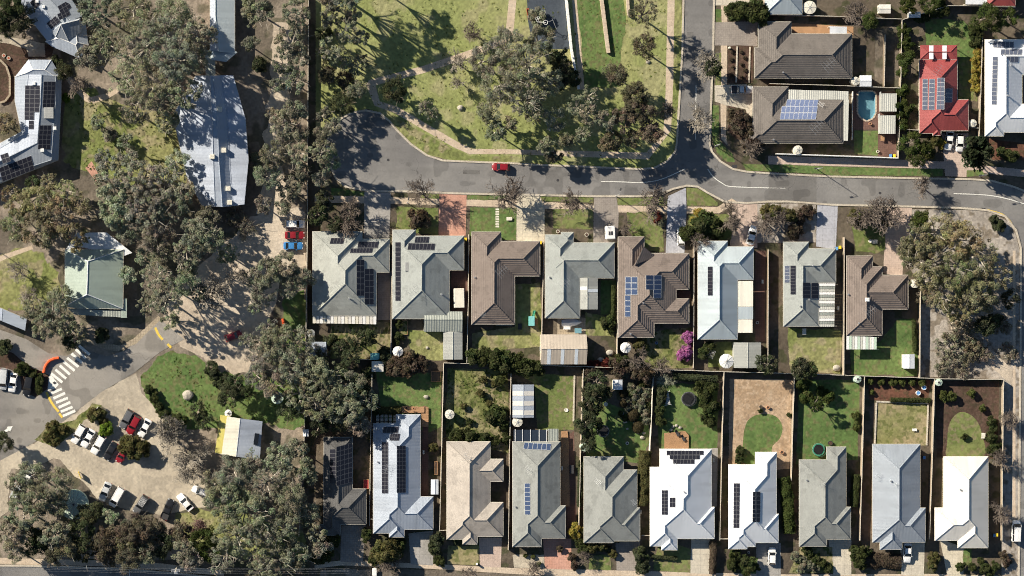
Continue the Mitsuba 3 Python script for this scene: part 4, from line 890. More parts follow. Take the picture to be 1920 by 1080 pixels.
hm = hull([W(x, y, z) for x, y in ((97, 60), (104, 69), (128, 76), (152, 60), (151, 34), (113, 43)) for z in (4.3, 4.45)] + [W(114, 46, 6.6), W(148, 37, 5.6)]); hk = part(k, 'lantern_roof', hm, 'm_steel_slate'); ridge_caps(hk, hm, 'm_white', .08)
finish_walls(k, o1.buffer(-.1), 3.1, 'm_wall_brick', False)
part(k, 'lantern_wall', prism(pxpoly([(99, 60), (128, 74), (150, 59), (150, 36), (119, 44)], 4.4).convex_hull.buffer(-.3), 3.0, 4.4), 'm_wall_cream')
# green roofed hall
k = thing('school_hall', 'pale green roofed hall with a verandah below the dense gum crowns', 'hall')
P = pxpoly([(122, 468), (231, 468), (230, 579), (146, 578), (122, 574)], 3.4).convex_hull
hm = hull([W(x, y, z) for x, y in ((122, 468), (231, 468), (230, 579), (146, 578), (122, 574)) for z in (3.15, 3.3)] + [W(165, 490, 5.9), W(163, 552, 5.9)]); r = part(k, 'roof', hm, 'm_steel_green'); ridge_caps(r, hm, 'm_steel_white'); H['S5'] = (k, r, Surf(hm))
finish_walls(k, P, 3.3, 'm_wall_cream')
flat_cover(k, 'verandah_roof', [(143, 436), (200, 436), (248, 474), (232, 480), (146, 462), (122, 470)], 3.1, 0, 'm_steel_white', label='white verandah roof along the upper side')
flat_cover(k, 'verandah_roof', [(228, 560), (238, 560), (238, 596), (227, 596)], 2.9, .05, 'm_steel_green')
flat_cover(k, 'verandah_roof', [(126, 578), (229, 583), (228, 595), (140, 590)], 2.8, .05, 'm_corrugated_grey')
# yellow edged shed, left strip roof
def quad_gable(key, label, A, B, C, D, ez, rise, bl, br, f=.5, cat_='shed', wall='m_wall_cream'):
    """Gable roof over the corners A B C D (clockwise from the upper left), its ridge from the A-B side to the D-C side."""
    k = thing(key, label, cat_)
    a, b, c, d = (W(*p, ez) for p in (A, B, C, D)); up = np.array([0, 0, rise]); e, g = a + (b - a) * f + up, d + (c - d) * f + up; th = np.array([0, 0, .06])
    part(k, 'roof_sheet', hull([a, e, g, d, a - th, e - th, g - th, d - th]), bl); part(k, 'roof_sheet', hull([e, b, c, g, e - th, b - th, c - th, g - th]), br)
    part(k, 'ridge_cap', tube(np.array([e, g]), .08, 6), br, smooth=True)
    m = (a + b + c + d) / 4; q = lambda p: m + (p - m) * .95
    z = lambda p, h: (p[0], p[1], h)
    part(k, 'wall', hull([z(q(p), h) for p in (a, b, c, d) for h in (0, ez - .1)] + [z(q(e), ez + rise - .12), z(q(g), ez + rise - .12)]), wall)
    return k
k = quad_gable('shed', 'shed with yellow, white and grey roof strips beside the bare gum tree', (414, 779), (492, 790), (487, 862), (404, 850), 3.0, 1.1, 'm_steel_shed', 'm_steel_school', .47)
part(k, 'skylight', hull([W(x, y, z) for x, y in ((478, 812), (486, 813), (483, 834), (475, 833)) for z in (3.3, 3.62)]), 'm_dark_glass')
flat_cover(k, 'awning', [(413, 778), (432, 781), (424, 852), (403, 849)], 3.35, .02, 'm_awning', False, 'yellow painted roof strip')
H['S6'] = (k, None, None)
k = quad_gable('shed', 'long white roofed shed at the left edge below the small lawn', (-40, 560), (50, 598), (47, 620), (-40, 584), 3.0, .4, 'm_steel_school', 'm_steel_blue', .5); H['S7'] = (k,)
# ---- sheds in the yards
gable_shed('garden_shed', 'narrow grey gabled shed behind the house with one long panel column', 831, 622, 867, 674, 2.4, .5, 'm_shed_grey', 'y')
k = gable_shed('barn_shed', 'large cream barn shed with pale translucent strips behind the caravan house', 1014, 627, 1100, 683, 3.0, 1.4, 'm_steel_barn', 'x', 'm_steel_barn', .52, cat_='barn', strips=((.13, .21, 0), (.43, .5, 0), (.73, .80, 0)))
gable_shed('garden_shed', 'grey gabled shed beside the large white umbrella', 1376, 642, 1427, 690, 2.5, .6, 'm_shed_grey', 'y')
gable_shed('garden_shed', 'small white shed in the corner of the lawn beside the reserve', 1694, 664, 1715, 691, 2.1, .25, 'm_steel_white', 'y', 'm_offwhite')
gable_shed('garden_shed', 'shed with blue and cream striped translucent roof', 961, 721, 1001, 783, 2.5, .5, 'm_steel_blue', 'y', strips=((.08, .22, 0), (.36, .5, 0), (.66, .8, 0), (.08, .22, 1), (.36, .5, 1), (.66, .8, 1)), strip_bsdf='m_steel_cream')
gable_shed('garden_shed', 'blue grey corrugated shed by the long fence under trees', 573, 641, 613, 667, 2.3, .3, 'm_steel_blue', 'y', off=.95)
gable_shed('garden_shed', 'small teal shed behind the overgrown yard', 694, 662, 711, 675, 2.0, .3, 'm_teal', 'x')
gable_shed('garden_shed', 'small cream white shed at the corner of the square green lawn', 697, 677, 719, 697, 2.2, .25, 'm_steel_cream', 'x', 'm_offwhite')
gable_shed('garden_shed', 'small white shed squeezed between blue grey house and fence', 808, 899, 822, 927, 2.1, .2, 'm_steel_white', 'y', 'm_offwhite')
gable_shed('garden_shed', 'white shed beside the round tank and dark corner house', 1612, 141, 1634, 162, 2.1, .25, 'm_steel_white', 'x', 'm_offwhite')
gable_shed('garden_shed', 'upper of two white corrugated sheds right of the pool', 1652, 175, 1681, 209, 2.4, .3, 'm_corrugated', 'x', off=.98)
gable_shed('garden_shed', 'lower of two white corrugated sheds right of the pool', 1650, 216, 1679, 251, 2.4, .3, 'm_corrugated', 'x', off=.98)
gable_shed('garden_shed', 'small white shed under bushes at the top fence', 1704, 22, 1726, 33, 2.0, .2, 'm_steel_white', 'x', 'm_offwhite')
gable_shed('garden_shed', 'small yellowish shed in the yard at the top edge', 1648, 8, 1670, 25, 2.0, .2, 'm_steel_cream', 'x', 'm_offwhite')
gable_shed('garden_shed', 'white shed in the shrubs above the round back lawn', 1149, 712, 1167, 731, 2.0, .2, 'm_steel_white', 'y', 'm_offwhite')
gable_shed('meter_box', 'little white roofed kiosk at the foot of the long fence', 568, 805, 579, 818, 1.9, .2, 'm_steel_white', 'y', 'm_offwhite', cat_='kiosk')
# glazed pergola, decks
k = thing('pergola', 'glazed dark pergola with white rafters behind the olive grey house', 'pergola')
part(k, 'glass', hull([W(x, y, z) for x, y in ((963, 806), (1026, 806), (1026, 829), (963, 829)) for z in (2.62, 2.66)]), 'm_solar_plain')
for x in (966, 980, 995, 1011, 1025): part(k, 'rafter', hull([W(x + o, y, z) for o in (-.6, .6) for y in (805, 829) for z in (2.66, 2.78)]), 'm_white')
for x in (964, 1025): part(k, 'post', bar(W(x, 806, 0) * [1, 1, 0], W(x, 806, 0) * [1, 1, 0] + [0, 0, 2.6], .06), 'm_white')
part(k, 'side_roof', hull([W(x, y, z) for x, y in ((1027, 804), (1047, 804), (1047, 828), (1027, 828)) for z in (2.5, 2.56)]), 'm_corrugated_grey')
def deck(name, label, pts, z, n, bsdf='m_timber', along='x'):
    k = thing(name, label, 'deck'); P = pxpoly(pts); x0, y0, x1, y1 = P.bounds
    N = n
    for i in range(N):
        if along == 'x': s = sbox(x0, y0 + (y1 - y0) * (i + .06) / N, x1, y0 + (y1 - y0) * (i + .94) / N)
        else: s = sbox(x0 + (x1 - x0) * (i + .06) / N, y0, x0 + (x1 - x0) * (i + .94) / N, y1)
        g = P.intersection(s)
        if g.area > .01: part(k, 'board', prism(g, z - .1, z + .004 * (i % 3)), bsdf)
    part(k, 'frame', prism(P.buffer(-.08), .02, z - .1), 'm_charcoal')
    return k
deck('timber_deck', 'orange timber deck around the back corner of the blue grey house', [(753, 761), (803, 763), (803, 800), (790, 800), (790, 774), (753, 774)], .5, 16)
deck('timber_deck', 'reddish timber terrace behind the white roofed house', [(1245, 812), (1284, 808), (1291, 816), (1291, 841), (1245, 841)], .4, 18)
deck('timber_deck', 'pale timber deck strips at the side of the olive grey house', [(1052, 808), (1064, 808), (1066, 830), (1068, 950), (1052, 948)], .3, 8, along='y')
# ================================================================ FENCES AND WALLS
def _panel(t=.05):
    ribs = [bx(-.5, .5, -t / 2, t / 2, .03, 1.0)] + [bx(-.5 + .1 + .2 * i - .03, -.5 + .1 + .2 * i + .03, -t / 2 - .02, -t / 2 + .001, .06, .96) for i in range(5)]
    return cat(ribs)
PANEL, POST, CAPM = mikit.ply(_panel(), 'm_fence'), mikit.ply(rbx(-.5, .5, -.5, .5, 0, 1, .1), 'm_fence'), mikit.ply(rbx(-.5, .5, -.5, .5, 0, 1, .05), 'm_cap')
def fence(label, pts, h=1.8, bsdf='m_fence', cap='m_cap', capw=.13, step=2.4, name='fence', th=1.0):
    k = thing(name, label, 'fence'); p = [W(x, y, 0)[:2] for x, y in pts]
    for a, b in zip(p[:-1], p[1:]):
        L = np.linalg.norm(b - a); n = max(1, round(L / step)); d = (b - a) / L; rot = math.degrees(math.atan2(d[1], d[0]))
        for i in range(n):
            c = a + d * L * (i + .5) / n; s = L / n; hh = h + (.02 if i % 2 else 0)
            pk = part(k, 'panel', PANEL, bsdf, to_world=at(c[0], c[1], 0, rot, (s - .07, th, hh)))
            part(pk, 'rail', CAPM, cap, to_world=at(c[0], c[1], hh - .02, rot, (s - .06, capw, .06)))
            q = a + d * L * i / n; part(k, 'post', POST, bsdf, to_world=at(q[0], q[1], 0, rot, (.09, .10, h + .04)))
        part(k, 'post', POST, bsdf, to_world=at(b[0], b[1], 0, rot, (.09, .10, h + .05)))
    return k
fence('long boundary fence between the school bushland and the house yards', [(578, -8), (577, 210), (576, 430), (573, 642)], 2.0)
fence('lower stretch of the long boundary fence beside the dark house under trees', [(572, 668), (571, 800), (566, 900), (560, 1005)], 1.9)
for l, pts, c in (('fence between the two grey houses at the left end of the upper row', [(735, 440), (733, 560), (732, 674)], 'm_fence_dark'),
               ('brown fence left of the brown house with stepping stones', [(878, 440), (877, 560), (874, 680)], 'm_fence'),
               ('fence left of the house with the caravan', [(1018, 455), (1016, 560), (1014, 640)], 'm_fence_dark'),
               ('fence left of the brown house with blue panels', [(1157, 445), (1156, 560), (1155, 689)], 'm_fence'),
               ('fence left of the pale blue house by the pink blossom', [(1299, 455), (1298, 690)], 'm_fence_dark'),
               ('fence left of the house with the striped patio', [(1438, 468), (1437, 696)], 'm_fence_dark'),
               ('fence right of the house with the striped patio', [(1580, 445), (1579, 703)], 'm_fence'),
               ('fence between the last brown house and the reserve', [(1723, 522), (1722, 600), (1721, 708)], 'm_fence'),
               ('fence left of the blue grey house with timber deck', [(697, 697), (694, 850), (692, 985)], 'm_fence'),
               ('fence left of the beige house', [(831, 681), (827, 850), (823, 1002)], 'm_fence'),
               ('fence left of the striped shed and olive grey house', [(957, 690), (954, 850), (952, 1030)], 'm_fence_dark'),
               ('fence left of the yard with clipped shrubs', [(1092, 690), (1087, 850), (1083, 1010)], 'm_fence'),
               ('fence left of the yard with the hammock', [(1223, 693), (1219, 800), (1216, 850)], 'm_cap'),
               ('fence between the hammock yard and the wood chip yard', [(1355, 697), (1351, 850), (1347, 1012)], 'm_fence'),
               ('fence right of the wood chip yard', [(1487, 701), (1484, 790), (1481, 900)], 'm_fence'),
               ('fence left of the square dry lawn', [(1618, 705), (1614, 850), (1609, 1012)], 'm_fence'),
               ('fence left of the round lawn', [(1749, 710), (1745, 850), (1739, 1010)], 'm_fence'),
               ('fence right of the round lawn beside the road reserve', [(1878, 712), (1876, 850), (1875, 1012)], 'm_fence'),
               ('rear fence above the square green lawn', [(656, 673), (697, 674), (768, 677)], 'm_fence'),
               ('rear fence behind the bushes of the weedy yard', [(831, 680), (874, 681), (957, 686)], 'm_fence'),
               ('rear fence behind the cream barn shed', [(960, 683), (1014, 684.5), (1092, 687), (1155, 689)], 'm_fence'),
               ('rear fence below the pink blossom bushes', [(1156, 690), (1223, 692), (1298, 694.5)], 'm_fence'),
               ('rear fence behind the pale blue house', [(1300, 694.5), (1355, 696.5), (1437, 698.5)], 'm_fence'),
               ('rear fence behind the house with the striped patio', [(1438, 698.5), (1487, 700), (1579, 703)], 'm_fence'),
               ('rear fence above the row of small shrubs', [(1581, 703), (1618, 704.5), (1749, 709)], 'm_fence'),
               ('rear fence above the dark mulch yard', [(1750, 709.5), (1878, 711.5)], 'm_fence'),
               ('fence behind the dark corner house', [(1440, 29), (1560, 32), (1687, 37)], 'm_fence'),
               ('fence between the dark corner house and the pool house', [(1440, 158), (1560, 161), (1684, 166)], 'm_fence'),
               ('fence between the pool yard and the shrubs left of the red roof', [(1688, 38), (1685, 170), (1681, 296)], 'm_fence'),
               ('angled fence above the red roofed house', [(1689, 38), (1775, 12), (1850, 12), (1900, 15)], 'm_fence'),
               ('fence between the red roofed house and the white house', [(1839, 45), (1836, 150), (1832, 256)], 'm_fence'),
               ('short front fence left of the red roofed house', [(1684, 243), (1723, 245)], 'm_fence'),
               ('short front fence right of the red roofed house', [(1817, 240), (1832, 241)], 'm_fence'),
               ('inner yard fence left of the pool fence', [(1656, 66), (1655, 163)], 'm_fence_dark'),
               ('short front fence left of the beige house', [(823, 993), (838, 993)], 'm_fence'),
               ('short front fence left of the blue grey house', [(692, 972), (699, 972)], 'm_fence'),
               ('short front fence left of the white house with kidney lawn', [(1347, 1009), (1363, 1009)], 'm_fence'),
               ('short front fence left of the white house with timber terrace', [(1201, 1003), (1217, 1003)], 'm_fence')):
    fence(l, pts, bsdf=c)
k = fence('white rendered front wall of the pool house along the footpath', [(1453, 289), (1570, 293), (1681, 297)], 1.9, 'm_offwhite', 'm_white', .22, 2.6, 'garden_wall', 4.0)
fence('white pool fence between house and pool of the pool house', [(1597, 172), (1596, 262)], 1.2, 'm_offwhite', 'm_white', .1, 1.8, 'pool_fence')
def wall_run(label, pts, w, h, bsdf='m_stone', step=1.2, name='terrace_wall', coping='m_path'):
    k = thing(name, label, 'wall'); p = [W(x, y, 0)[:2] for x, y in pts]
    for a, b in zip(p[:-1], p[1:]):
        L = np.linalg.norm(b - a); n = max(1, round(L / step)); d = (b - a) / L; rot = math.degrees(math.atan2(d[1], d[0]))
        part(k, 'body', POST, bsdf, to_world=at(*(a + b) / 2, 0, rot, (L, w, h - .08)))
        for i in range(n):
            c = a + d * L * (i + .5) / n; part(k, 'coping_stone', POST, coping, to_world=at(c[0], c[1], h - .08, rot, (L / n - .02, w + .08, .1 + .008 * (i % 3))))
    return k
wall_run('white topped court wall between ball court and footpath', [(1060, -10), (1070, 92), (1084, 168)], .5, 1.3, 'm_offwhite', 1.6, 'court_wall', 'm_white')
wall_run('long stone terrace wall in the green lawn', [(1126, -10), (1140, 100)], .8, .9)
wall_run('short stone terrace wall at the top edge of the lawn', [(1175, -10), (1178, 30)], .6, .9)
for l, pts in (('stone edging along the top of the square dry lawn', [(1643, 753), (1740, 756)]), ('stone edging down the left of the square dry lawn', [(1643, 755), (1640, 832)]), ('stone edging down the right of the square dry lawn', [(1740, 758), (1737, 835)]),
               ('timber edging left of two in the mulched front garden', [(1382, 87), (1380, 155)]), ('timber edging right of two in the mulched front garden', [(1406, 88), (1404, 155)]),
               ('pale edging between shed lawn and garden strip', [(1077, 704), (1075, 790)])):
    wall_run(l, pts, .3, .22, 'm_stone', 1.0, 'garden_edging', 'm_concrete')

# ================================================================ VEHICLES
def loft(sections):
    s = np.array(sections, float); k, n = s.shape[:2]; v = s.reshape(-1, 3)
    i, j = np.meshgrid(np.arange(k - 1), np.arange(n), indexing='ij')
    q = np.stack([i * n + j, (i + 1) * n + j, (i + 1) * n + (j + 1) % n, i * n + (j + 1) % n], -1).reshape(-1, 4)
    f = np.vstack([q[:, [0, 1, 2]], q[:, [0, 2, 3]]])
    caps = [[0, a, a + 1] for a in range(1, n - 1)] + [[(k - 1) * n, (k - 1) * n + a + 1, (k - 1) * n + a] for a in range(1, n - 1)]
    m = trimesh.Trimesh(v, np.vstack([f, caps]), process=False); m.fix_normals(); return m
def sec(x, w, z0, z1, r=.12):
    """One cross-section of a car body: rounded shoulders."""
    return [(x, -w, z0 + .1), (x, -w * .92, z0), (x, w * .92, z0), (x, w, z0 + .1), (x, w, z1 - r), (x, w - r * .6, z1 - r * .3), (x, w * .6, z1), (x, 0, z1 + .02), (x, -w * .6, z1), (x, -w + r * .6, z1 - r * .3), (x, -w, z1 - r)]
VEH = {}
def vehicle(kind):
    if kind in VEH: return VEH[kind]
    P = dict(sedan=dict(L=4.65, W=.90, hood=.86, deck=.95, ws=(.95, .22), roof=1.42, back=(-1.15, -1.75), tail=-2.3),
             hatch=dict(L=4.1, W=.87, hood=.88, deck=.9, ws=(.98, .30), roof=1.48, back=(-1.55, -1.95), tail=-2.02),
             wagon=dict(L=4.8, W=.94, hood=1.0, deck=1.0, ws=(1.0, .40), roof=1.72, back=(-2.05, -2.32), tail=-2.4),
             van=dict(L=5.0, W=.97, hood=1.05, deck=1.05, ws=(1.75, 1.05), roof=1.98, back=(-2.35, -2.45), tail=-2.5),
             ute=dict(L=5.1, W=.93, hood=1.02, deck=1.0, ws=(.95, .35), roof=1.72, back=(-.75, -.95), tail=-2.5))[kind]
    h = P['L'] / 2; w = P['W']; front = P['tail'] + P['L']; b = P['deck']; hd = P['hood']
    xs = P['tail']
    S = [sec(xs, w * .80, .36, b - .08), sec(xs + .10, w * .93, .26, b), sec(xs + .5, w, .22, b + .02), sec(P['back'][1] + .2, w, .22, b + .03), sec(0, w, .22, b + .02), sec(P['ws'][0], w, .22, hd + .04),
         sec(front - .55, w * .97, .22, hd - .06), sec(front - .15, w * .88, .26, hd - .2), sec(front, w * .72, .34, hd - .34)]
    parts = []
    if kind == 'ute':
        S2 = [s for s in S if s[0][0] > P['back'][1] - .05] ; S2 = [sec(P['back'][1] - .05, w, .22, b + .02)] + S2
        parts.append(('body', loft(S2), 'paint', 35))
        x0, x1 = xs, P['back'][1] - .07
        parts.append(('tray', cat([bx(x0, x1, -w, w, .35, .62), bx(x0, x1, -w, -w + .06, .62, b + .05), bx(x0, x1, w - .06, w, .62, b + .05), bx(x0, x0 + .06, -w + .06, w - .06, .62, b + .05), bx(x1 - .05, x1, -w + .06, w - .06, .62, b + .05)]), 'paint', False))
        parts.append(('tray_cover', bx(x0 + .07, x1 - .06, -w + .07, w - .07, .8, .9), 'm_charcoal', False))
    else: parts.append(('body', loft(S), 'paint', 35))
    zb, zr = b - .02, P['roof']; f0, f1 = P['ws']; r1, r0 = P['back']; wi, wr = w - .06, w - .2
    A = lambda x, y, z: (x, y, z)
    parts.append(('windscreen', hull([A(f0, -wi, hd), A(f0, wi, hd), A(f1, -wr, zr - .03), A(f1, wr, zr - .03), A(f0 - .12, -wi, hd), A(f0 - .12, wi, hd), A(f1 - .1, -wr, zr - .06), A(f1 - .1, wr, zr - .06)]), 'm_dark_glass', False))
    parts.append(('rear_window', hull([A(r0, -wi, zb + .05), A(r0, wi, zb + .05), A(r1, -wr, zr - .03), A(r1, wr, zr - .03), A(r0 + .12, -wi, zb + .05), A(r0 + .12, wi, zb + .05), A(r1 + .1, -wr, zr - .06), A(r1 + .1, wr, zr - .06)]), 'm_dark_glass', False))
    for sgn in (-1, 1):
        parts.append(('side_window', hull([A(f0 - .1, sgn * wi, zb), A(r0 + .1, sgn * wi, zb), A(f1 - .05, sgn * wr, zr - .06), A(r1 + .05, sgn * wr, zr - .06), A(f0 - .2, sgn * (wi - .06), zb), A(r0 + .2, sgn * (wi - .06), zb), A(f1 - .1, sgn * (wr - .06), zr - .08), A(r1 + .1, sgn * (wr - .06), zr - .08)]), 'm_dark_glass', False))
    roofpts = [A(f1 - .02, y, zr - .05) for y in (-wr, wr)] + [A(r1 + .02, y, zr - .05) for y in (-wr, wr)] + [A(f1 - .18, y, zr) for y in (-wr + .1, wr - .1)] + [A(r1 + .18, y, zr) for y in (-wr + .1, wr - .1)] + [A((f1 + r1) / 2, 0, zr + .03)]
    parts.append(('roof', hull(roofpts), 'paint', 30))
    pil = []
    for sgn in (-1, 1):
        pil += [bar(A(f0 + .01, sgn * (wi + .01), hd), A(f1, sgn * (wr + .01), zr - .04), .045, 5), bar(A(r0 - .01, sgn * (wi + .01), zb), A(r1, sgn * (wr + .01), zr - .04), .06, 5), bar(A((f1 + r1) / 2 - .1, sgn * (wi + .015), zb), A((f1 + r1) / 2 - .1, sgn * (wr + .01), zr - .05), .04, 5)]
    parts.append(('pillars', cat(pil), 'paint', False))
    for x in (front - .9, xs + .9):
        for sgn in (-1, 1):
            m = trimesh.creation.cylinder(.33, .22, sections=18); m.apply_transform(trimesh.transformations.rotation_matrix(math.pi / 2, (1, 0, 0))); m.apply_translation((x, sgn * (w - .08), .33))
            parts.append(('wheel', m, 'm_tyre', 40))
    for sgn in (-1, 1):
        parts.append(('headlight', rbx(front - .32, front - .10, sgn * w * .62 - .16, sgn * w * .62 + .16, hd - .32, hd - .17, .03), 'm_headlight', False))
        parts.append(('tail_light', rbx(xs - .01, xs + .14, sgn * w * .74 - .13, sgn * w * .74 + .13, b - .26, b - .05, .03), 'm_tail', False))
        parts.append(('mirror', rbx(f0 - .22, f0 - .08, sgn * (w + .1) - .09, sgn * (w + .1) + .09, zb + .02, zb + .17, .03), 'paint', False))
    out, cx = [], (front + xs) / 2
    for n, m, b_, sm in parts:
        m.apply_translation((-cx, 0, 0)); out.append((n, mikit.ply(m, 'm_white', smooth=sm), b_))
    VEH[kind] = out; return out
def car(label, px, py, heading, kind, colour, name='car', z=.06, group=None, extras=()):
    """heading in degrees: where the nose points, counted anticlockwise from the right of the photo."""
    k = thing(name, label, {'van': 'van', 'ute': 'ute'}.get(kind, 'car'), group); p = W(px, py, 1.0)
    for n, d, b in vehicle(kind): part(k, n, d, 'm_paint_' + colour if b == 'paint' else b, to_world=at(p[0], p[1], z, heading))
    for n, m, b in extras: part(k, n, m, b, to_world=at(p[0], p[1], z, heading))
    return k
rack = cat([bar((-1.6, y, 1.82), (.2, y, 1.82), .04, 4) for y in np.linspace(-.6, .6, 6)] + [bar((x, -.65, 1.78), (x, .65, 1.78), .04, 4) for x in (-1.5, .1)])
car('white four wheel drive, topmost of three cars beside the long fence', 553, 420, 0, 'wagon', 'white', 'parked_car')
car('red car, middle of three parked beside the long fence', 553, 441, 0, 'sedan', 'red', 'parked_car')
car('light blue car, lowest of three parked beside the long fence', 550, 461, 0, 'sedan', 'blue', 'parked_car')
car('red car parked at the kerb of the street', 939, 313, 178, 'hatch', 'red', 'parked_car')
car('dark ute parked on the corner driveway, nose to the house', 1392, 168, 0, 'ute', 'silver', 'parked_ute')
car('white sedan, left of two below the red roof', 1780, 263, 262, 'sedan', 'white', 'parked_car')
car('white hatchback, right of two below the red roof', 1800, 268, 268, 'hatch', 'white', 'parked_car')
car('white car half hidden under bare branches by the pale blue house', 1410, 441, 75, 'sedan', 'white', 'parked_car')
car('white car beside the bare bush on the bluish driveway', 1277, 444, 92, 'hatch', 'white', 'parked_car')
car('white car parked nose up before the white house with kidney lawn', 1448, 1043, 88, 'hatch', 'white', 'parked_car')
car('silver white sedan on the driveway of the house with square dry lawn', 1702, 1037, 268, 'sedan', 'white', 'parked_car')
car('white van at the right edge of the photo', 1906, 996, 88, 'van', 'white', 'parked_van')
car('silver van, leftmost of three beside the planted island', 6, 711, 266, 'van', 'silver', 'parked_van')
car('white car, middle of three beside the planted island', 24, 717, 262, 'sedan', 'white', 'parked_car')
car('black car, right of three beside the planted island', 52, 724, 260, 'wagon', 'black', 'parked_car')
for i, (x, y, kd, c, l) in enumerate(((147, 814, 'wagon', 'white', 'leftmost white car in the gravel car park row'), (165, 822, 'sedan', 'white', 'second white car from the left in the gravel car park row'), (184, 834, 'wagon', 'white', 'third white car from the left in the gravel car park row'), (207, 846, 'sedan', 'black', 'black car between white and red cars in the gravel car park'), (229, 853, 'hatch', 'red', 'small red car at the right end of the lower car park row'))):
    car(l, x, y, 240, kd, c, 'parked_car', group='cars in the gravel car park')
for x, y, kd, c, l in ((237, 786, 'wagon', 'grey', 'dark grey car, first of the upper car park row'), (250, 797, 'wagon', 'red', 'red car in the middle of the upper car park row'), (271, 803, 'sedan', 'white', 'white car with dark roof, last of the upper car park row')):
    car(l, x, y, 242, kd, c, 'parked_car', group='cars in the gravel car park')
for x, y, hd, kd, c, l, ex in ((197, 922, 248, 'sedan', 'silver', 'silver car beside the white van in the lower car park', ()), (219, 932, 240, 'van', 'white', 'white van in the lower car park', ()), (264, 946, 236, 'wagon', 'grey', 'dark car with striped roof rack in the lower car park', (('roof_rack', rack, 'm_steel'),)),
                               (314, 955, 68, 'ute', 'black', 'black ute with pale front under the tree shade', ()), (347, 942, 130, 'sedan', 'white', 'white car at the edge of the tree shade', ()), (376, 921, 160, 'hatch', 'white', 'white and black car under the bare gum tree', ()),
                               (52, 892, 60, 'sedan', 'white', 'white car half hidden below the left gum crown', ()), (29, 921, 70, 'hatch', 'silver', 'silver car hidden at the left edge under branches', ())):
    car(l, x, y, hd, kd, c, 'parked_van' if kd == 'van' else 'parked_car', extras=ex)
car('dark red car half hidden in the shade of the dirt yard', 438, 630, 20, 'hatch', 'darkred', 'parked_car')
# caravan and trailer
def caravan(label, px, py, w, l, h, rot, bsdf, name, hatches):
    k = thing(name, label, 'caravan' if hatches else 'trailer'); p = W(px, py, h); M = lambda: at(p[0], p[1], 0, rot)
    part(k, 'body', rbx(-w / 2, w / 2, -l / 2, l / 2, .45, h, .12), bsdf, to_world=M())
    for y in hatches: part(k, 'roof_hatch', rbx(-w * .22 + y, -w * .02 + y, -.6, .3, h - .02, h + .07, .02), 'm_charcoal', to_world=M())
    for s in (-1, 1):
        m = trimesh.creation.cylinder(.33, .2, sections=16); m.apply_transform(trimesh.transformations.rotation_matrix(math.pi / 2, (0, 1, 0))); m.apply_translation((s * (w / 2 - .12), 0, .33)); part(k, 'wheel', m, 'm_tyre', to_world=M())
        part(k, 'window', bx(s * w / 2 - .01, s * w / 2 + .01, -.6, .6, h * .55, h * .8), 'm_dark_glass', to_world=M())
    part(k, 'drawbar', cat([bar((-.5, l / 2, .5), (0, l / 2 + 1, .5), .05), bar((.5, l / 2, .5), (0, l / 2 + 1, .5), .05)]), 'm_charcoal', to_world=M())
caravan('white caravan with two dark roof hatches on the brown driveway', 1145, 436, 2.2, 3.1, 2.4, 2, 'm_white', 'caravan', (.0, .55))
caravan('cream covered trailer beside the grey house and brown fence', 861, 559, 2.5, 4.6, 2.1, 1, 'm_offwhite', 'trailer', ())

# ================================================================ YARD THINGS
def tank(label, px, py, r, h=2.1, body='m_offwhite', lid='m_offwhite', ribs=6):
    k = thing('water_tank', label, 'water tank'); p = W(px, py, h); M = lambda: at(p[0], p[1])
    part(k, 'tank_body', cyl(r, 0, h, n=32), body, smooth=40, to_world=M())
    part(k, 'lid', cat([cyl(r + .05, h, h + .1, n=32), cyl(r + .02, h + .1, h + .3, n=32, r2=.25)]), lid, smooth=30, to_world=M())
    for i in range(ribs):
        a = 2 * math.pi * i / ribs; part(k, 'rib', bar((r * .97 * math.cos(a), r * .97 * math.sin(a), h + .13), (.22 * math.cos(a), .22 * math.sin(a), h + .33), .05, 4), 'm_grey_plastic', to_world=M())
    part(k, 'inlet', cyl(.26, h + .28, h + .36), 'm_charcoal' if body != 'm_offwhite' else 'm_grey_plastic', to_world=M())
for l, x, y, r, b in (('white round water tank beside the dark corner house', 1604, 152, .95, 'm_offwhite'), ('white round water tank behind the wall of the pool house', 1496, 281, 1.0, 'm_offwhite'), ('white round water tank right of the red roof', 1824, 231, .85, 'm_offwhite'),
                      ('white round water tank at the fence left of the large reserve gum', 1715, 532, .95, 'm_offwhite'), ('white round water tank left of the blue grey house with timber deck', 685, 795, 1.0, 'm_offwhite'), ('white round water tank in the weedy back yard', 843, 777, 1.05, 'm_offwhite'),
                      ('white round water tank below the striped shed', 970, 791, 1.15, 'm_offwhite'), ('pale green round water tank at the corner of the round lawn yard', 1096, 838, .95, 'm_pale_green'),
                      ('pale green round water tank above the wide lawn', 1608, 711, .8, 'm_pale_green'), ('pale green round water tank in the corner of the mulch yard', 1760, 717, .8, 'm_pale_green')):
    tank(l, x, y, r, body=b, lid=b)
tank('large pale green water tank half hidden by gum crowns near the lower car park', 138, 946, 3.4, 2.6, 'm_pale_green', 'm_pale_green', 16)
tank('pale round tank under branches beside the long fence', 520, 746, 1.4, 2.2, 'm_pale_green', 'm_pale_green', 8)
tank('pale round tank cut by the top edge beside the light blue roof', 1518, 14, 1.5, 2.2, 'm_offwhite', 'm_offwhite', 6)
tank('dark round tank beside the blue grey shed under trees', 583, 625, .9, 2.0, 'm_charcoal', 'm_grey_plastic')
tank('small steel tank beside the shed with yellow strip', 428, 775, .8, 2.0, 'm_grey_plastic', 'm_white')
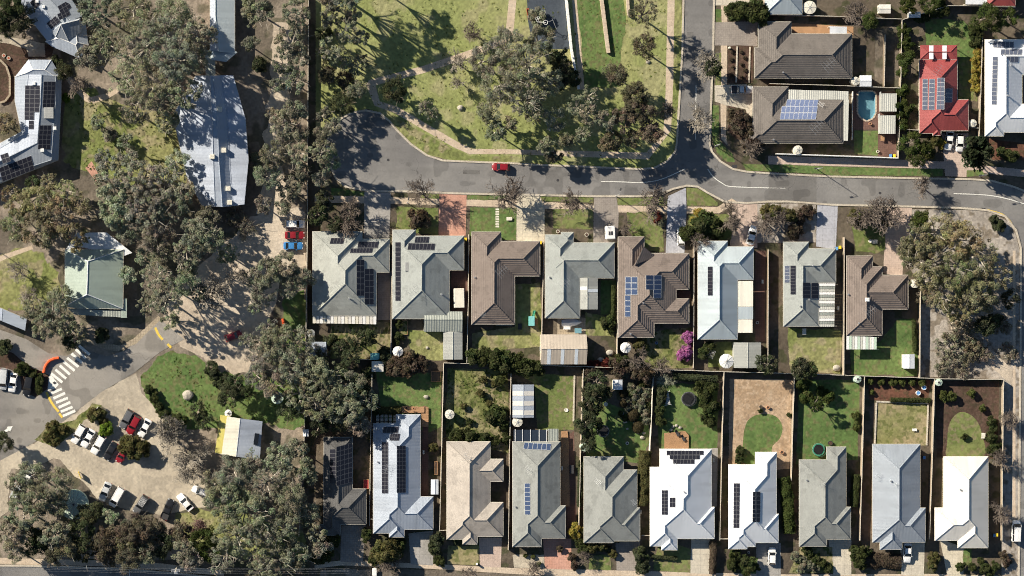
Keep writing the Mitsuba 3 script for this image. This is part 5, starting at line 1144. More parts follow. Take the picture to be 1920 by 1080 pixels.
def tub(label, px, py, r, h, bsdf, fill, name='tub'):
    k = thing(name, label, name.replace('_', ' ')); p = W(px, py, h); w = cat([ring(r, .06, h, 24, 6), cyl(r * .95, 0, h - .04, n=24, r2=r)]); part(k, 'shell', w, bsdf, to_world=at(p[0], p[1])); part(k, 'filling', cyl(r * .88, h - .03, h - .01, n=24), fill, to_world=at(p[0], p[1]))
tub('blue tub, upper of two in the red mulch bed', 1733, 727, .5, .7, 'm_white', 'm_blue_plastic'); tub('blue tub, lower of two in the red mulch bed', 1722, 737, .5, .7, 'm_white', 'm_blue_plastic')
tub('white round bird bath in the dark yard above the round lawn', 1136, 758, .42, .6, 'm_white', 'm_offwhite', 'bird_bath'); tub('white bird bath on the front lawn left of the red driveway', 796, 413, .42, .8, 'm_white', 'm_offwhite', 'bird_bath')
tub('white disc on the lawn right of the striped shed', 1062, 769, .4, .15, 'm_white', 'm_offwhite', 'stepping_disc')
tub('small pale pot on the lawn near the trampoline of the round lawn yard', 1176, 831, .3, .5, 'm_white', 'm_charcoal', 'flower_pot')
tub('pale bird bath on the shaded rounded front lawn', 1632, 452, .35, .7, 'm_offwhite', 'm_white', 'bird_bath')
def umbrella(label, px, py, r, h=2.4, bsdf='m_white', n=10):
    k = thing('umbrella', label, 'umbrella'); p = W(px, py, h); a = np.linspace(0, 2 * np.pi, n, endpoint=False)
    for i in range(n):
        c0, c1 = a[i], a[i] + 2 * np.pi / n
        part(k, 'canopy_panel', hull([(0, 0, h + .5), (r * math.cos(c0), r * math.sin(c0), h), (r * math.cos(c1), r * math.sin(c1), h), (0, 0, h + .47), (r * math.cos(c0), r * math.sin(c0), h - .03), (r * math.cos(c1), r * math.sin(c1), h - .03)]), bsdf, to_world=at(p[0], p[1]))
        part(k, 'rib', bar((.1 * math.cos(c0), .1 * math.sin(c0), h + .51), (r * math.cos(c0), r * math.sin(c0), h + .015), .03, 4), 'm_grey_plastic', to_world=at(p[0], p[1]))
    part(k, 'pole', cyl(.05, 0, h + .6, n=10), 'm_timber', to_world=at(p[0], p[1]))
umbrella('large white umbrella beside the grey gabled shed', 1362, 677, 1.75); umbrella('white umbrella in the corner behind the brown bushes', 746, 659, 1.25); umbrella('white umbrella among plants below the brown house with blue panels', 1173, 652, 1.3)
def trampoline(label, px, py, r, pad, net=True):
    k = thing('trampoline', label, 'trampoline'); p = W(px, py, .9); M = lambda: at(p[0], p[1])
    part(k, 'mat', cyl(r * .84, .86, .88, n=32), 'm_black', to_world=M())
    outer, inner = Point(0, 0).buffer(r, 24), Point(0, 0).buffer(r * .83, 24)
    part(k, 'pad', prism(outer.difference(inner), .84, .92), pad, to_world=M())
    part(k, 'frame', ring(r * 1.02, .04, .84), 'm_steel', to_world=M())
    for i in range(6):
        c = 2 * math.pi * i / 6; x, y = r * 1.04 * math.cos(c), r * 1.04 * math.sin(c)
        part(k, 'leg', bar((x, y, 0), (x, y, .84), .03), 'm_steel', to_world=M())
        if net: part(k, 'net_pole', bar((x, y, .84), (x * 1.02, y * 1.02, 2.4), .035), 'm_black', to_world=M())
    if net: part(k, 'top_ring', ring(r * 1.05, .03, 2.4), pad, to_world=M())
trampoline('round trampoline with green rim beside the grey house', 1535, 843, 1.45, 'm_green_plastic'); trampoline('trampoline with black rim in the round lawn yard', 1131, 808, 1.35, 'm_charcoal'); trampoline('dark trampoline in the shaded hammock yard', 1291, 748, 1.6, 'm_charcoal')
# hammock
k = thing('hammock', 'pale hammock on a frame in the shaded yard', 'hammock'); p = W(1251, 747, 1.0)
part(k, 'cloth', cat([hull([(x, y, .8 + .25 * (abs(y) / 1.4) ** 2 + .1 * abs(x) - t) for x in (-.55, .55) for t in (0, .03)] + [(x, y2, .8 + .25 * (abs(y2) / 1.4) ** 2 + .1 * abs(x) - t) for x in (-.55, .55) for t in (0, .03)]) for y, y2 in zip(np.linspace(-1.3, 1.3, 7)[:-1], np.linspace(-1.3, 1.3, 7)[1:])]), 'm_grey_plastic', to_world=at(p[0], p[1], 0, 8))
for y in (-1.5, 1.5):
    part(k, 'spreader', bar((-.7, y, 1.1), (.7, y, 1.1), .05), 'm_white', to_world=at(p[0], p[1], 0, 8))
    for x in (-1, 1): part(k, 'leg', bar((x * .65, y, 1.1), (x * 1.1, y * 1.25, 0), .05), 'm_white', to_world=at(p[0], p[1], 0, 8))
# play slide
k = thing('play_slide', 'green plastic play house with slide on the back lawn', 'play set'); p = W(997, 600, 1.4)
part(k, 'roof', rbx(-.7, .7, -1.4, .9, 1.35, 1.5, .05), 'm_teal', to_world=at(p[0], p[1])); part(k, 'side', cat([bx(-.65, -.6, -1.3, .8, .1, 1.35), bx(.6, .65, -1.3, .8, .1, 1.35), bx(-.6, .6, -1.35, -1.3, .1, 1.35)]), 'm_green_plastic', to_world=at(p[0], p[1]))
part(k, 'slide', cat([hull([(x, y, z) for x, y, z in ((.1, .9, 1.2), (.6, .9, 1.2), (.5, 2.2, .15), (1.0, 2.2, .15), (.1, .9, 1.15), (.6, .9, 1.15), (.5, 2.2, .1), (1.0, 2.2, .1))]), bar((.1, .9, 1.3), (.5, 2.2, .25), .05), bar((.6, .9, 1.3), (1.0, 2.2, .25), .05)]), 'm_green_plastic', to_world=at(p[0], p[1]))
part(k, 'deck', rbx(.75, 1.5, -1.0, .3, .3, .4, .03), 'm_terracotta', to_world=at(p[0], p[1]))
# covered boat on the patio
k = thing('boat', 'boat under a white cover on the patio of the caravan house', 'boat'); p = W(1072, 605, 1.2); xs = np.linspace(-2.3, 2.4, 9)
part(k, 'cover', hull([(x, y * w, .75) for x, w in zip(xs, (.7, .8, .85, .85, .85, .8, .65, .4, .05)) for y in (-1, 1)] + [(x, 0, 1.15 + .1 * math.sin(i)) for i, x in enumerate(xs[:-1])]), 'm_white', to_world=at(p[0], p[1], 0, 3))
part(k, 'hull', hull([(x, y * w, z) for x, w in zip(xs, (.68, .78, .8, .8, .8, .75, .6, .35, .03)) for y, z in ((-1, .74), (1, .74), (-.5, .3), (.5, .3))]), 'm_blue_plastic', to_world=at(p[0], p[1], 0, 3))
def table(label, px, py, w, l, h, bsdf, name='table', rot=0):
    k = thing(name, label, name.replace('_', ' ')); p = W(px, py, h); M = lambda: at(p[0], p[1], 0, rot)
    part(k, 'top', rbx(-w / 2, w / 2, -l / 2, l / 2, h - .05, h, .015), bsdf, to_world=M())
    for x in (-1, 1):
        for y in (-1, 1): part(k, 'leg', bx(x * w * .42 - .03, x * w * .42 + .03, y * l * .42 - .03, y * l * .42 + .03, 0, h - .05), bsdf, to_world=M())
table('white table on the patio beside the covered boat', 1063, 615, 1.6, .7, .75, 'm_white'); table('pale blue table on the patio beside the covered boat', 1084, 620, 1.6, 1.2, .75, 'm_pool'); table('small white bench at the foot of the square dry lawn', 1715, 806, 1.1, .6, .45, 'm_white', 'bench')
table('small cream table right of the round lawn', 1844, 817, .9, 1.3, .5, 'm_offwhite'); table('pale bench on the front lawn with stepping stones', 955, 410, 1.3, .8, .45, 'm_offwhite', 'bench'); table('small pale bench on the rounded front lawn', 1640, 453, 1.3, .9, .45, 'm_offwhite', 'bench')
for l, x, y, r in (('left of two dark deck chairs on the timber terrace', 1270, 813, 30), ('right of two dark deck chairs on the timber terrace', 1281, 822, 30)):
    k = thing('deck_chair', l, 'chair'); p = W(x, y, .6); M = lambda: at(p[0], p[1], .42, r)
    part(k, 'seat', rbx(-.3, .3, -.7, .5, .28, .36, .02), 'm_charcoal', to_world=M()); part(k, 'backrest', hull([(s * .3, y_, z_) for s in (-1, 1) for y_, z_ in ((.5, .30), (.5, .37), (1.0, .75), (1.0, .82))]), 'm_charcoal', to_world=M())
    for s in (-1, 1):
        for y_ in (-.6, .45): part(k, 'leg', bar((s * .27, y_, 0), (s * .27, y_, .28), .03), 'm_charcoal', to_world=M())
# stepping stones, paver grid
for i in range(8):
    c = W(932.5, 392.5 + 4.6 * i, .05); single('stepping_stone', rbx(c[0] - .42, c[0] + .42, c[1] - .2, c[1] + .2, .0, .09, .02), 'm_offwhite', 'white stepping stone in the dark front lawn', 'stepping stone', 'white stepping stones in the dark front lawn')
for i in range(5):
    for j in range(3):
        c = W(708 + 8 * i, 780 + 7 * j, .05); single('paving_slab', rbx(c[0] - .36, c[0] + .36, c[1] - .36, c[1] + .36, .0, .09, .02), 'm_offwhite', 'square white paver left of the timber deck', 'paver', 'square white pavers left of the timber deck')
def bin_(label, px, py, lid, body='m_charcoal'):
    k = thing('wheelie_bin', label, 'bin'); p = W(px, py, 1.0); part(k, 'bin_body', hull([(x, y, 0.05) for x in (-.22, .22) for y in (-.25, .25)] + [(x, y, .95) for x in (-.29, .29) for y in (-.34, .34)]), body, to_world=at(p[0], p[1])); part(k, 'lid', rbx(-.32, .32, -.38, .38, .95, 1.06, .04), lid, to_world=at(p[0], p[1]))
    for s in (-1, 1): m = trimesh.creation.cylinder(.1, .05, sections=12); m.apply_transform(trimesh.transformations.rotation_matrix(math.pi / 2, (0, 1, 0))); m.apply_translation((s * .25, .3, .1)); part(k, 'wheel', m, 'm_tyre', to_world=at(p[0], p[1]))
for l, x, y, c in (('yellow lidded bin beside the cream driveway', 1013.5, 455, 'm_yellow'), ('yellow lidded bin at the end of the pale blue driveway', 1575, 464, 'm_yellow'), ('blue lidded bin at the end of the pale blue driveway', 1569, 466, 'm_blue_plastic'), ('yellow lidded bin beside the round lawn house', 1869, 1003, 'm_yellow'), ('blue lidded bin beside the round lawn house', 1865, 1004, 'm_blue_plastic'),
                   ('yellow lidded bin at the corner of the grey green house', 873, 449, 'm_yellow'), ('yellow lidded bin by the wall of the pool house', 1677, 292, 'm_yellow'), ('blue lidded bin by the wall of the pool house', 1670, 292, 'm_blue_plastic'), ('blue lidded bin beside the blue grey house', 1733, 858, 'm_blue_plastic')):
    bin_(l, x, y, c)
# swimming pool
k = thing('swimming_pool', 'small swimming pool with a rounded end beside the dark brown house', 'swimming pool')
part(k, 'basin', cat([flat(POOL.buffer(.02), -1.3), *[trimesh.Trimesh(np.array([[*a, -1.3], [*b, -1.3], [*b, .1], [*a, .1]]), [[0, 1, 2], [0, 2, 3]], process=False) for a, b in zip(np.array(POOL.exterior.coords)[:-1], np.array(POOL.exterior.coords)[1:])]]), 'm_pool')
part(k, 'water', flat(POOL.buffer(-.01), -.12), 'm_water')
rim = POOL.buffer(.35, join_style=1).difference(POOL)
n = 26; L = POOL.exterior.length
for i in range(n):
    a, b = (np.array(POOL.exterior.interpolate(L * (i + o) / n).coords[0]) for o in (.03, .97))
    part(k, 'coping_stone', prism(rim.intersection(LineString([a, b]).buffer(.36, cap_style=2)), .0, .13), 'm_path')
# orange barrier
for l, pts in (('curved row of orange water filled barriers beside the crossing', [(82, 699), (85, 687), (91, 678), (100, 673), (111, 671)]), ('orange barriers standing in the bush grass by the long fence', [(530, 597), (532, 604), (531, 612), (529, 618)])):
    k = thing('road_barrier', l, 'barrier'); c = smooth_line(pts, False, 8); Lp = LineString([W(x, y)[:2] for x, y in c]); n = max(2, round(Lp.length / 1.1))
    for i in range(n):
        a, b = (np.array(Lp.interpolate(Lp.length * (i + o) / n).coords[0]) for o in (.04, .96)); d = (b - a) / np.linalg.norm(b - a); e = np.array([-d[1], d[0]])
        part(k, 'barrier_block', hull([(*(q + e * s * w), z) for q in (a, b) for s in (-1, 1) for w, z in ((.34, .03), (.34, .3), (.16, .55), (.14, 1.0))]), 'm_orange')
# poles
def lamp(label, bx_, by_, arm, h=6.6, name='street_lamp'):
    k = thing(name, label, 'street lamp'); p = W(bx_, by_, 0); d = np.array([arm[0], -arm[1], 0]) / 8
    part(k, 'pole', tube(np.array([p, p + [0, 0, h * .9], p + [0, 0, h]]), [.10, .07, .06], 8), 'm_grey_plastic')
    part(k, 'arm', tube(np.array([p + [0, 0, h - .05], p + d * .5 + [0, 0, h + .12], p + d + [0, 0, h + .1]]), [.05, .045, .04], 6), 'm_grey_plastic')
    e = p + d + [0, 0, h + .08]; u = d / (np.linalg.norm(d) + 1e-9)
    part(k, 'lamp_head', hull([e + u * s * .35 + np.array([-u[1], u[0], 0]) * t + [0, 0, z] for s in (-1, 1) for t in (-.16, .16) for z in (-.04, .06)] + [e + [0, 0, .12]]), 'm_charcoal')
lamp('street lamp leaning its arm over the street, right of the corner', 1531, 317, (-13, 1)); lamp('street lamp on the lower footpath before the bluish driveway', 1154, 367, (2, -10)); lamp('street lamp near the bend at the right end of the street', 1836, 330, (-13, 1)); lamp('lamp post beside the school garden path at the left edge', 3, 475, (1, 1), 4.2)
lamp('lamp post on the lower road footpath at the left', 165, 1056, (2, 8), 5.5); lamp('street lamp at the park corner above the street', 1341, 273, (-8, 4)); lamp('lamp post in the verge left of the brick driveway', 763, 380, (1, -6), 4.5); lamp('lamp post on the top kerb of the side street', 1322, 132, (10, 0), 6.2)
k = thing('power_pole', 'power pole with crossarms on the lower road footpath', 'power pole'); p = W(332, 1062, 0)
part(k, 'pole', tube(np.array([p, p + [0, 0, 10.5]]), [.2, .14], 8), 'm_concrete')
for i, z in enumerate((9.9, 8.9)):
    part(k, 'crossarm', bx(p[0] - 1.0, p[0] + 1.0, p[1] - .1 + .25 * i, p[1] + .1 + .25 * i, z, z + .16), 'm_steel')
for x in (-.9, -.35, .35, .9): part(k, 'insulator', cyl(.07, 10.06, 10.3, p[0] + x, p[1]), 'm_white')
part(k, 'transformer', rbx(p[0] - .45, p[0] + .45, p[1] - .9, p[1] - .2, 7.0, 8.1, .06), 'm_steel')
for i, x in enumerate((-.9, -.35, .35, .9)):
    q = np.array([[p[0] + s, p[1] + x * .6 + .05 * (s < 0) * abs(s) * .3, 10.3 - 1.2 * (1 - abs(abs(s) - 24) / 24) if abs(s) < 48 else 10.3] for s in np.linspace(-44, 40, 18)])
    single('power_wire', tube(q, .011, 4), 'm_steel', 'thin power wire running along the lower road', 'wire', 'power wires along the lower road')
# hoop post on the court
k = thing('hoop_post', 'white multi way ball hoop on the dark court', 'ball hoop'); p = W(1023, 42, 3.2); M = lambda: at(p[0], p[1])
part(k, 'pole', cyl(.09, 0, 3.3, n=12), 'm_white', to_world=M()); part(k, 'crossbar', bar((-2.0, .1, 3.25), (0, 0, 3.25), .07), 'm_white', to_world=M()); part(k, 'ring', ring(.5, .06, 3.3), 'm_white', to_world=M())
for x, y in ((-2.0, .15), (-1.6, .4)): part(k, 'hoop', cat([bar((x, y, 3.25), (x - .1, y + .5, 3.2), .05), ring(.25, .04, 3.1).apply_translation((x - .1, y + .7, 0))]), 'm_white', to_world=M())
for a, b in (((.3, 0, 3.2), (1.7, .5, 3.1)), ((1.7, .5, 3.1), (2.6, -1.6, 3.0)), ((1.7, .5, 3.1), (1.5, .9, 3.1))): part(k, 'arm', bar(a, b, .05), 'm_steel', to_world=M())
k = thing('park_bench', 'red bench at the left edge of the dark court', 'bench'); p = W(991, 25, .5)
part(k, 'seat', rbx(-.3, .3, -1.2, 1.2, .4, .48, .02), 'm_rust', to_world=at(p[0], p[1], 0, 8)); part(k, 'backrest', rbx(-.38, -.3, -1.2, 1.2, .5, .95, .02), 'm_rust', to_world=at(p[0], p[1], 0, 8))
for y in (-1, 1): part(k, 'leg', bx(-.25, .25, y - .05, y + .05, 0, .4), 'm_charcoal', to_world=at(p[0], p[1], 0, 8))
# rocks
def rock(rng, r, flat_=.7):
    m = trimesh.creation.icosphere(3); v = m.vertices; s = rng.uniform(0, 99)
    m.vertices = v * (1 + .55 * (meshkit.fbm(v * 1.3 + s, 3)[:, None] - .5)) * r * np.array([1, rng.uniform(.7, 1), flat_]); return m
rr = np.random.default_rng(5)
for l, x, y, r in (('large pale boulder on the bright green grass', 352, 741, 1.25), ('pale rock in the corner of the striped patio lawn', 1568, 690, .9), ('tree stump like rock on the square green lawn', 799, 744, .55), ('brown rock in the barn yard below the shrubs', 1143, 661, .9), ('pale rock on the narrow shed lawn', 801, 652, .35), ('orange brown rock at the rear fence of the barn yard', 1126, 675, .8),
                   ('pale rock in the park grass below the big gum', 863, 202, .7), ('white stone in the park grass under the round tree', 1215, 116, .5)):
    single('boulder', rock(rr, r), 'm_rock', l, 'rock', smooth=50, to_world=at(*W(x, y)[:2], r * .3))
for x, y in ((1190, 793), (1196, 812), (1204, 820), (1166, 775), (1172, 790), (1176, 804), (1262, 800), (1268, 798), (1275, 802), (1258, 806), (1207, 812), (1183, 770)):
    single('garden_rock', rock(rr, rr.uniform(.3, .55)), 'm_rock', 'pale garden rock edging the beds of the clipped shrub and hammock yards', 'rock', 'pale rocks edging garden beds', smooth=50, to_world=at(*W(x, y)[:2], .12))
k = thing('picnic_seat', 'pair of round stone seats in the mulch bed at the left edge', 'seat'); 
for i, (x, y) in enumerate(((7, 104), (16, 109))): p = W(x, y, .4); part(k, 'seat', cyl(.45, 0, .42, p[0], p[1], 20), 'm_concrete'); part(k, 'cushion', cyl(.3, .42, .45, p[0], p[1], 20), 'm_rust')
wall_run('curved stone wall in the mulch bed left of the bent school building', [(0, 112), (12, 124), (19, 145), (19, 178), (10, 190), (0, 193)], .4, .6, 'm_stone', .7, 'garden_wall', 'm_stone')
single('utility_box', rbx(-.7, .7, -.9, .9, 0, 1.6, .05), 'm_pale_green', 'pale green utility box on the dirt track', 'utility box', to_world=at(*W(541, 160)[:2]))
single('utility_box', rbx(-.5, .5, -.9, .9, 0, 1.0, .05), 'm_white', 'white cabinet on the footpath at the bottom edge', 'utility box', to_world=at(*W(702, 1072)[:2]))
single('letter_box', rbx(-.2, .2, -.2, .2, 0, 1.1, .03), 'm_white', 'white letter box before the beige house', 'letter box', to_world=at(*W(894, 1057)[:2]))
single('letter_box', rbx(-.2, .2, -.2, .2, 0, 1.1, .03), 'm_offwhite', 'cream letter box on the corner lot by the mulched garden', 'letter box', to_world=at(*W(1367, 90)[:2]))
single('signboard', cat([bx(-.05, .05, -.9, .9, .7, 1.9), bx(-.06, .06, -.8, -.7, 0, 1.9), bx(-.06, .06, .7, .8, 0, 1.9)]), 'm_white', 'small signboard at the edge of the gravel car park', 'sign', to_world=at(*W(181, 768)[:2], 0, -30))
single('signboard', cat([bx(-.05, .05, -.9, .9, .5, 1.7), bx(-.06, .06, -.8, -.7, 0, 1.7), bx(-.06, .06, .7, .8, 0, 1.7)]), 'm_yellow', 'small yellow signboard at the lower left of the gravel car park', 'sign', to_world=at(*W(150, 890)[:2], 0, 20))

# small things of the back yards
k = thing('clothes_line', 'rotary clothes line beside the large white umbrella', 'clothes line'); p = W(1332, 663, 1.8)
part(k, 'pole', cyl(.04, 0, 1.9, p[0], p[1], 8), 'm_steel')
for i in range(4): c = i * math.pi / 2 + .4; part(k, 'arm', bar((p[0], p[1], 1.75), (p[0] + 1.4 * math.cos(c), p[1] + 1.4 * math.sin(c), 1.95), .03, 4), 'm_steel')
for r_ in (.6, .95, 1.3): part(k, 'line', tube(np.array([(p[0] + r_ * math.cos(i * math.pi / 2 + .4), p[1] + r_ * math.sin(i * math.pi / 2 + .4), 1.86) for i in range(5)]), .015, 4), 'm_steel')
def raised_bed(label, x0, y0, x1, y1, h=.45, soil='m_mulch'):
    k = thing('raised_bed', label, 'garden bed'); a, b = W(x0, y1, h), W(x1, y0, h); X0, Y0, X1, Y1 = a[0], a[1], b[0], b[1]
    for q in ((X0, X1, Y0, Y0 + .1), (X0, X1, Y1 - .1, Y1), (X0, X0 + .1, Y0 + .1, Y1 - .1), (X1 - .1, X1, Y0 + .1, Y1 - .1)): part(k, 'sleeper', rbx(*q, 0, h, .015), 'm_timber')
    part(k, 'soil', bx(X0 + .1, X1 - .1, Y0 + .1, Y1 - .1, 0, h - .08), soil)
raised_bed('narrow raised bed left of the beige house fence', 814, 865, 821, 890); raised_bed('raised bed with red cover right of the dark house under trees', 681, 899, 692, 917, .5, 'm_red_glaze'); raised_bed('raised bed in the corner of the green lawn above the timber deck', 808, 696, 826, 716, .4, 'm_soil'); raised_bed('raised bed by the fence of the narrow shed lawn', 748, 600, 764, 628, .4, 'm_scrub')
rp = np.random.default_rng(77)
for l, x, y, r, b in (('terracotta pot on the timber deck, left one', 762, 765, .3, 'm_terracotta'), ('terracotta pot on the timber deck, right one', 776, 766, .26, 'm_terracotta'), ('dark pot at the corner of the kidney lawn', 1427, 763, .35, 'm_charcoal'), ('terracotta pot near the kidney lawn', 1440, 764, .35, 'm_terracotta'), ('dark pot beside the green trampoline', 1557, 831, .5, 'm_charcoal'), ('terracotta pot at the corner of the white house with kidney lawn', 1466, 848, .4, 'm_terracotta'),
                      ('white pot on the side court of the house with striped patio', 1420, 605, .3, 'm_white'), ('pale pot in the front garden below the caravan house', 1046, 434, .35, 'm_offwhite'), ('pale pot right of the caravan house porch', 1100, 440, .4, 'm_offwhite'), ('white pot at the foot of the driveway hedge', 1404, 1036, .22, 'm_white'), ('white pot by the wide brown hedge', 1684, 1058, .4, 'm_white'),
                      ('blue pot on the patio below the brown house with blue panels', 1231, 643, .25, 'm_blue_plastic'), ('terracotta pot on the pool paving', 1632, 232, .3, 'm_terracotta'), ('pale pot below the pool lawn', 1646, 284, .3, 'm_offwhite')):
    tub(l, x, y, r, .55, b, 'm_mulch', 'flower_pot')
table('dark outdoor table on the side court of the olive grey house', 1072, 880, 1.0, 2.0, .74, 'm_charcoal'); table('timber table on the deck above the blue grey house', 792, 768, .9, 1.4, .74, 'm_timber'); table('timber picnic table on the red pool paving', 1655, 258, .9, 1.5, .74, 'm_timber'); table('pale outdoor table below the striped patio', 1508, 622, .9, 1.5, .74, 'm_offwhite'); table('dark table at the foot of the brown house with stepping stones', 975, 612, .9, 1.4, .74, 'm_charcoal')
for i, (x, y, l) in enumerate(((1430, 528, 'white air conditioner at the side of the pale blue house'), (1572, 578, 'air conditioner at the side of the striped patio house'), (794, 848, 'air conditioner at the side of the blue grey house'), (1054, 878, 'air conditioner at the side of the olive grey house'), (1338, 863, 'air conditioner at the side of the white house with timber terrace'), (1202, 960, 'air conditioner at the side of the house with clipped shrubs'))):
    k = thing('outdoor_air_conditioner', l, 'air conditioner'); p = W(x, y, .8); part(k, 'casing', rbx(p[0] - .2, p[0] + .2, p[1] - .45, p[1] + .45, .1, .85, .03), 'm_offwhite'); part(k, 'fan_grille', ring(.3, .02, 0, 16, 4).apply_transform(trimesh.transformations.rotation_matrix(math.pi / 2, (0, 1, 0))).apply_translation((p[0] + .21, p[1], .48)), 'm_charcoal'); part(k, 'foot', bx(p[0] - .18, p[0] + .18, p[1] - .4, p[1] + .4, 0, .1), 'm_charcoal')
# ================================================================ TREES, SHRUBS, HEDGES
def leaves(rng, c, out, size, col, up=.25, soft=.8, var=.22):
    """Leaf-sized diamonds at the points c, turned roughly to the directions out."""
    n = len(c)
    nn = out * soft + rng.normal(0, .62, (n, 3)); nn[:, 2] += up; nn /= np.linalg.norm(nn, axis=1, keepdims=True) + 1e-9
    t = np.cross(nn, rng.normal(0, 1, (n, 3))); t /= np.linalg.norm(t, axis=1, keepdims=True) + 1e-9
    b = np.cross(nn, t); s = (size * rng.uniform(.6, 1.4, n))[:, None]
    v = np.stack([c + t * s, c + b * s * .55, c - t * s, c - b * s * .55], 1).reshape(-1, 3)
    i = np.arange(n)[:, None] * 4; f = np.vstack([i + [0, 1, 2], i + [0, 2, 3]])
    k = np.asarray(col) * rng.uniform(1 - var, 1 + var, (n, 1)) * (1 + rng.normal(0, .05, (n, 3)))
    return v, f, np.repeat(np.clip(k, .005, .9), 4, 0)

def join(parts_):
    V, F, C, o = [], [], [], 0
    for v, f, c in parts_: V.append(v); F.append(f + o); C.append(c); o += len(v)
    return np.vstack(V), np.vstack(F), np.vstack(C)

def crown(rng, R, zc, ry=.8, col=(.15, .14, .09), clump=.9, nclump=None, per=150, leaf=.24, open_=.5, tint=.12):
    """Leaf clumps of many sizes spread through an uneven dome of radius R about the height zc; returns (v, f, colour) and the clump centres."""
    n = nclump or int(8 + 6.5 * R ** 1.6)
    d = rng.normal(0, 1, (n, 3)); d[:, 2] = np.abs(d[:, 2]) - .3; d /= np.linalg.norm(d, axis=1, keepdims=True)
    lob = meshkit.fbm(d * 1.6 + rng.uniform(0, 99), 2)
    rad = R * (.48 + .95 * lob) * rng.uniform(open_, 1.0, n) ** .7
    c = d * rad[:, None] * [1, 1, ry] + [0, 0, zc]
    c[:, 2] += rng.normal(0, .10, n) * R
    P = []
    for i in range(n):
        cr = clump * rng.uniform(.4, 1.15) * (.62 + .06 * R) if R > 1.6 else clump * R * rng.uniform(.65, 1.3)
        m = int(per * rng.uniform(.6, 1.2) * cr ** 2 + 12) if R > 1.6 else int(per * rng.uniform(.7, 1.3))
        q = rng.normal(0, 1, (m, 3)); q[:, 2] = np.where(q[:, 2] < -.3, -q[:, 2] * .6, q[:, 2]); q /= np.linalg.norm(q, axis=1, keepdims=True)
        rr_ = cr * rng.uniform(.25, 1.1, m) ** .6
        pos = c[i] + q * rr_[:, None] * [1, 1, .7]
        k = np.asarray(col) * (1 + rng.normal(0, tint)) * (1 + rng.normal(0, .05, 3))
        P.append(leaves(rng, pos, q, leaf, k))
    return join(P), c

def limbs(rng, R, h0, zc, c, r0, n=9, bend=.25):
    """A leaning trunk and limbs that reach into the crown."""
    top = np.array([rng.normal(0, .08) * R, rng.normal(0, .08) * R, h0]); ms = [tube(np.array([[0, 0, -.2], top * [.4, .4, .5], top]), [r0, r0 * .8, r0 * .65], 8)]
    c = c * [1.06, 1.06, 1.04]
    for i in rng.choice(len(c), min(n, len(c)), replace=False):
        e = c[i]; m = (top + e) / 2 + rng.normal(0, bend, 3) * R * .35; m[2] = max(m[2], h0 * .9)
        s = np.linspace(0, 1, 6)[:, None]; p = (1 - s) ** 2 * top + 2 * s * (1 - s) * m + s * s * e
        ms.append(tube(p, np.linspace(r0 * .6, .06, 6), 5))
        for _ in range(2):
            t = p[rng.integers(2, 5)]; e2 = e + rng.normal(0, .35, 3) * R * .7; ms.append(tube(np.array([t, (t + e2) / 2 + rng.normal(0, .1, 3) * R * .3, e2]), [r0 * .25, r0 * .16, .03], 4))
    return cat(ms)

def bare(rng, R, h, r0, levels=4, spread=.75):
    """A leafless crown of branches that fork again and again."""
    ms, tw = [], []
    def grow(p, d, L, r, lev):
        q = [p]; dd = d.copy()
        for _ in range(3): dd = dd + rng.normal(0, .13, 3); dd[2] += .05; dd /= np.linalg.norm(dd); q.append(q[-1] + dd * L / 3)
        (ms if lev < 2 else tw).append(tube(np.array(q), np.linspace(r, r * .6, 4), 5 if lev < 2 else 3))
        if lev >= levels: return
        for k in range(rng.integers(4, 6) if lev == 0 else rng.integers(3, 6) if lev < 4 else 2):
            a = rng.normal(0, 1, 3); a -= dd * (a @ dd); a /= np.linalg.norm(a) + 1e-9
            nd = dd * (1 - .4 * spread) + a * spread * rng.uniform(.5, 1.1); nd[2] = nd[2] * .9 + .12; nd /= np.linalg.norm(nd)
            s = rng.integers(1, 4) if lev else 3
            grow(q[s], nd, L * rng.uniform(.62, .85), max(r * .58, .036), lev + 1)
    grow(np.zeros(3), np.array([rng.normal(0, .08), rng.normal(0, .08), 1.]), h * .32, r0, 0)
    a, b = cat(ms), cat(tw); v = np.vstack([a.vertices, b.vertices]); s = R / np.percentile(np.hypot(v[:, 0], v[:, 1]), 97); sz = h / v[:, 2].max()
    for m in (a, b): m.apply_scale([s, s, sz])
    return a, b

KINDS = {  # colour, look, leaf, per, open
    'gum': ((.285, .292, .215), 'olive grey gum tree', 'gum tree'), 'pale': ((.335, .335, .26), 'pale grey green gum tree', 'gum tree'), 'brown': ((.18, .158, .115), 'brownish tree', 'tree'),
    'olive': ((.29, .275, .165), 'yellowish olive gum tree', 'gum tree'),
    'dark': ((.082, .098, .055), 'dark green tree', 'tree'), 'green': ((.075, .10, .034), 'green leafy tree', 'tree'), 'lime': ((.16, .24, .04), 'bright lime green bush', 'bush'),
    'bush': ((.075, .092, .038), 'green bush', 'bush'), 'olivebush': ((.13, .125, .055), 'olive bush', 'bush'), 'yellow': ((.33, .275, .07), 'yellow bush', 'bush'), 'pink': ((.44, .17, .38), 'bright pink blossom bush', 'bush'),
    'brownbush': ((.125, .10, .075), 'brown leaved bush', 'bush'), 'red': ((.16, .05, .04), 'reddish shrub', 'shrub'), 'ball': ((.085, .072, .042), 'clipped ball shrub', 'shrub'), 'palebush': ((.26, .27, .19), 'pale grey green shrub', 'shrub'),
    'conifer': ((.04, .055, .03), 'dark dense conifer', 'conifer'), 'tuft': ((.12, .14, .05), 'leafy small shrub', 'shrub'), 'scrub': ((.25, .23, .175), 'dry grey scrub bush', 'bush')}
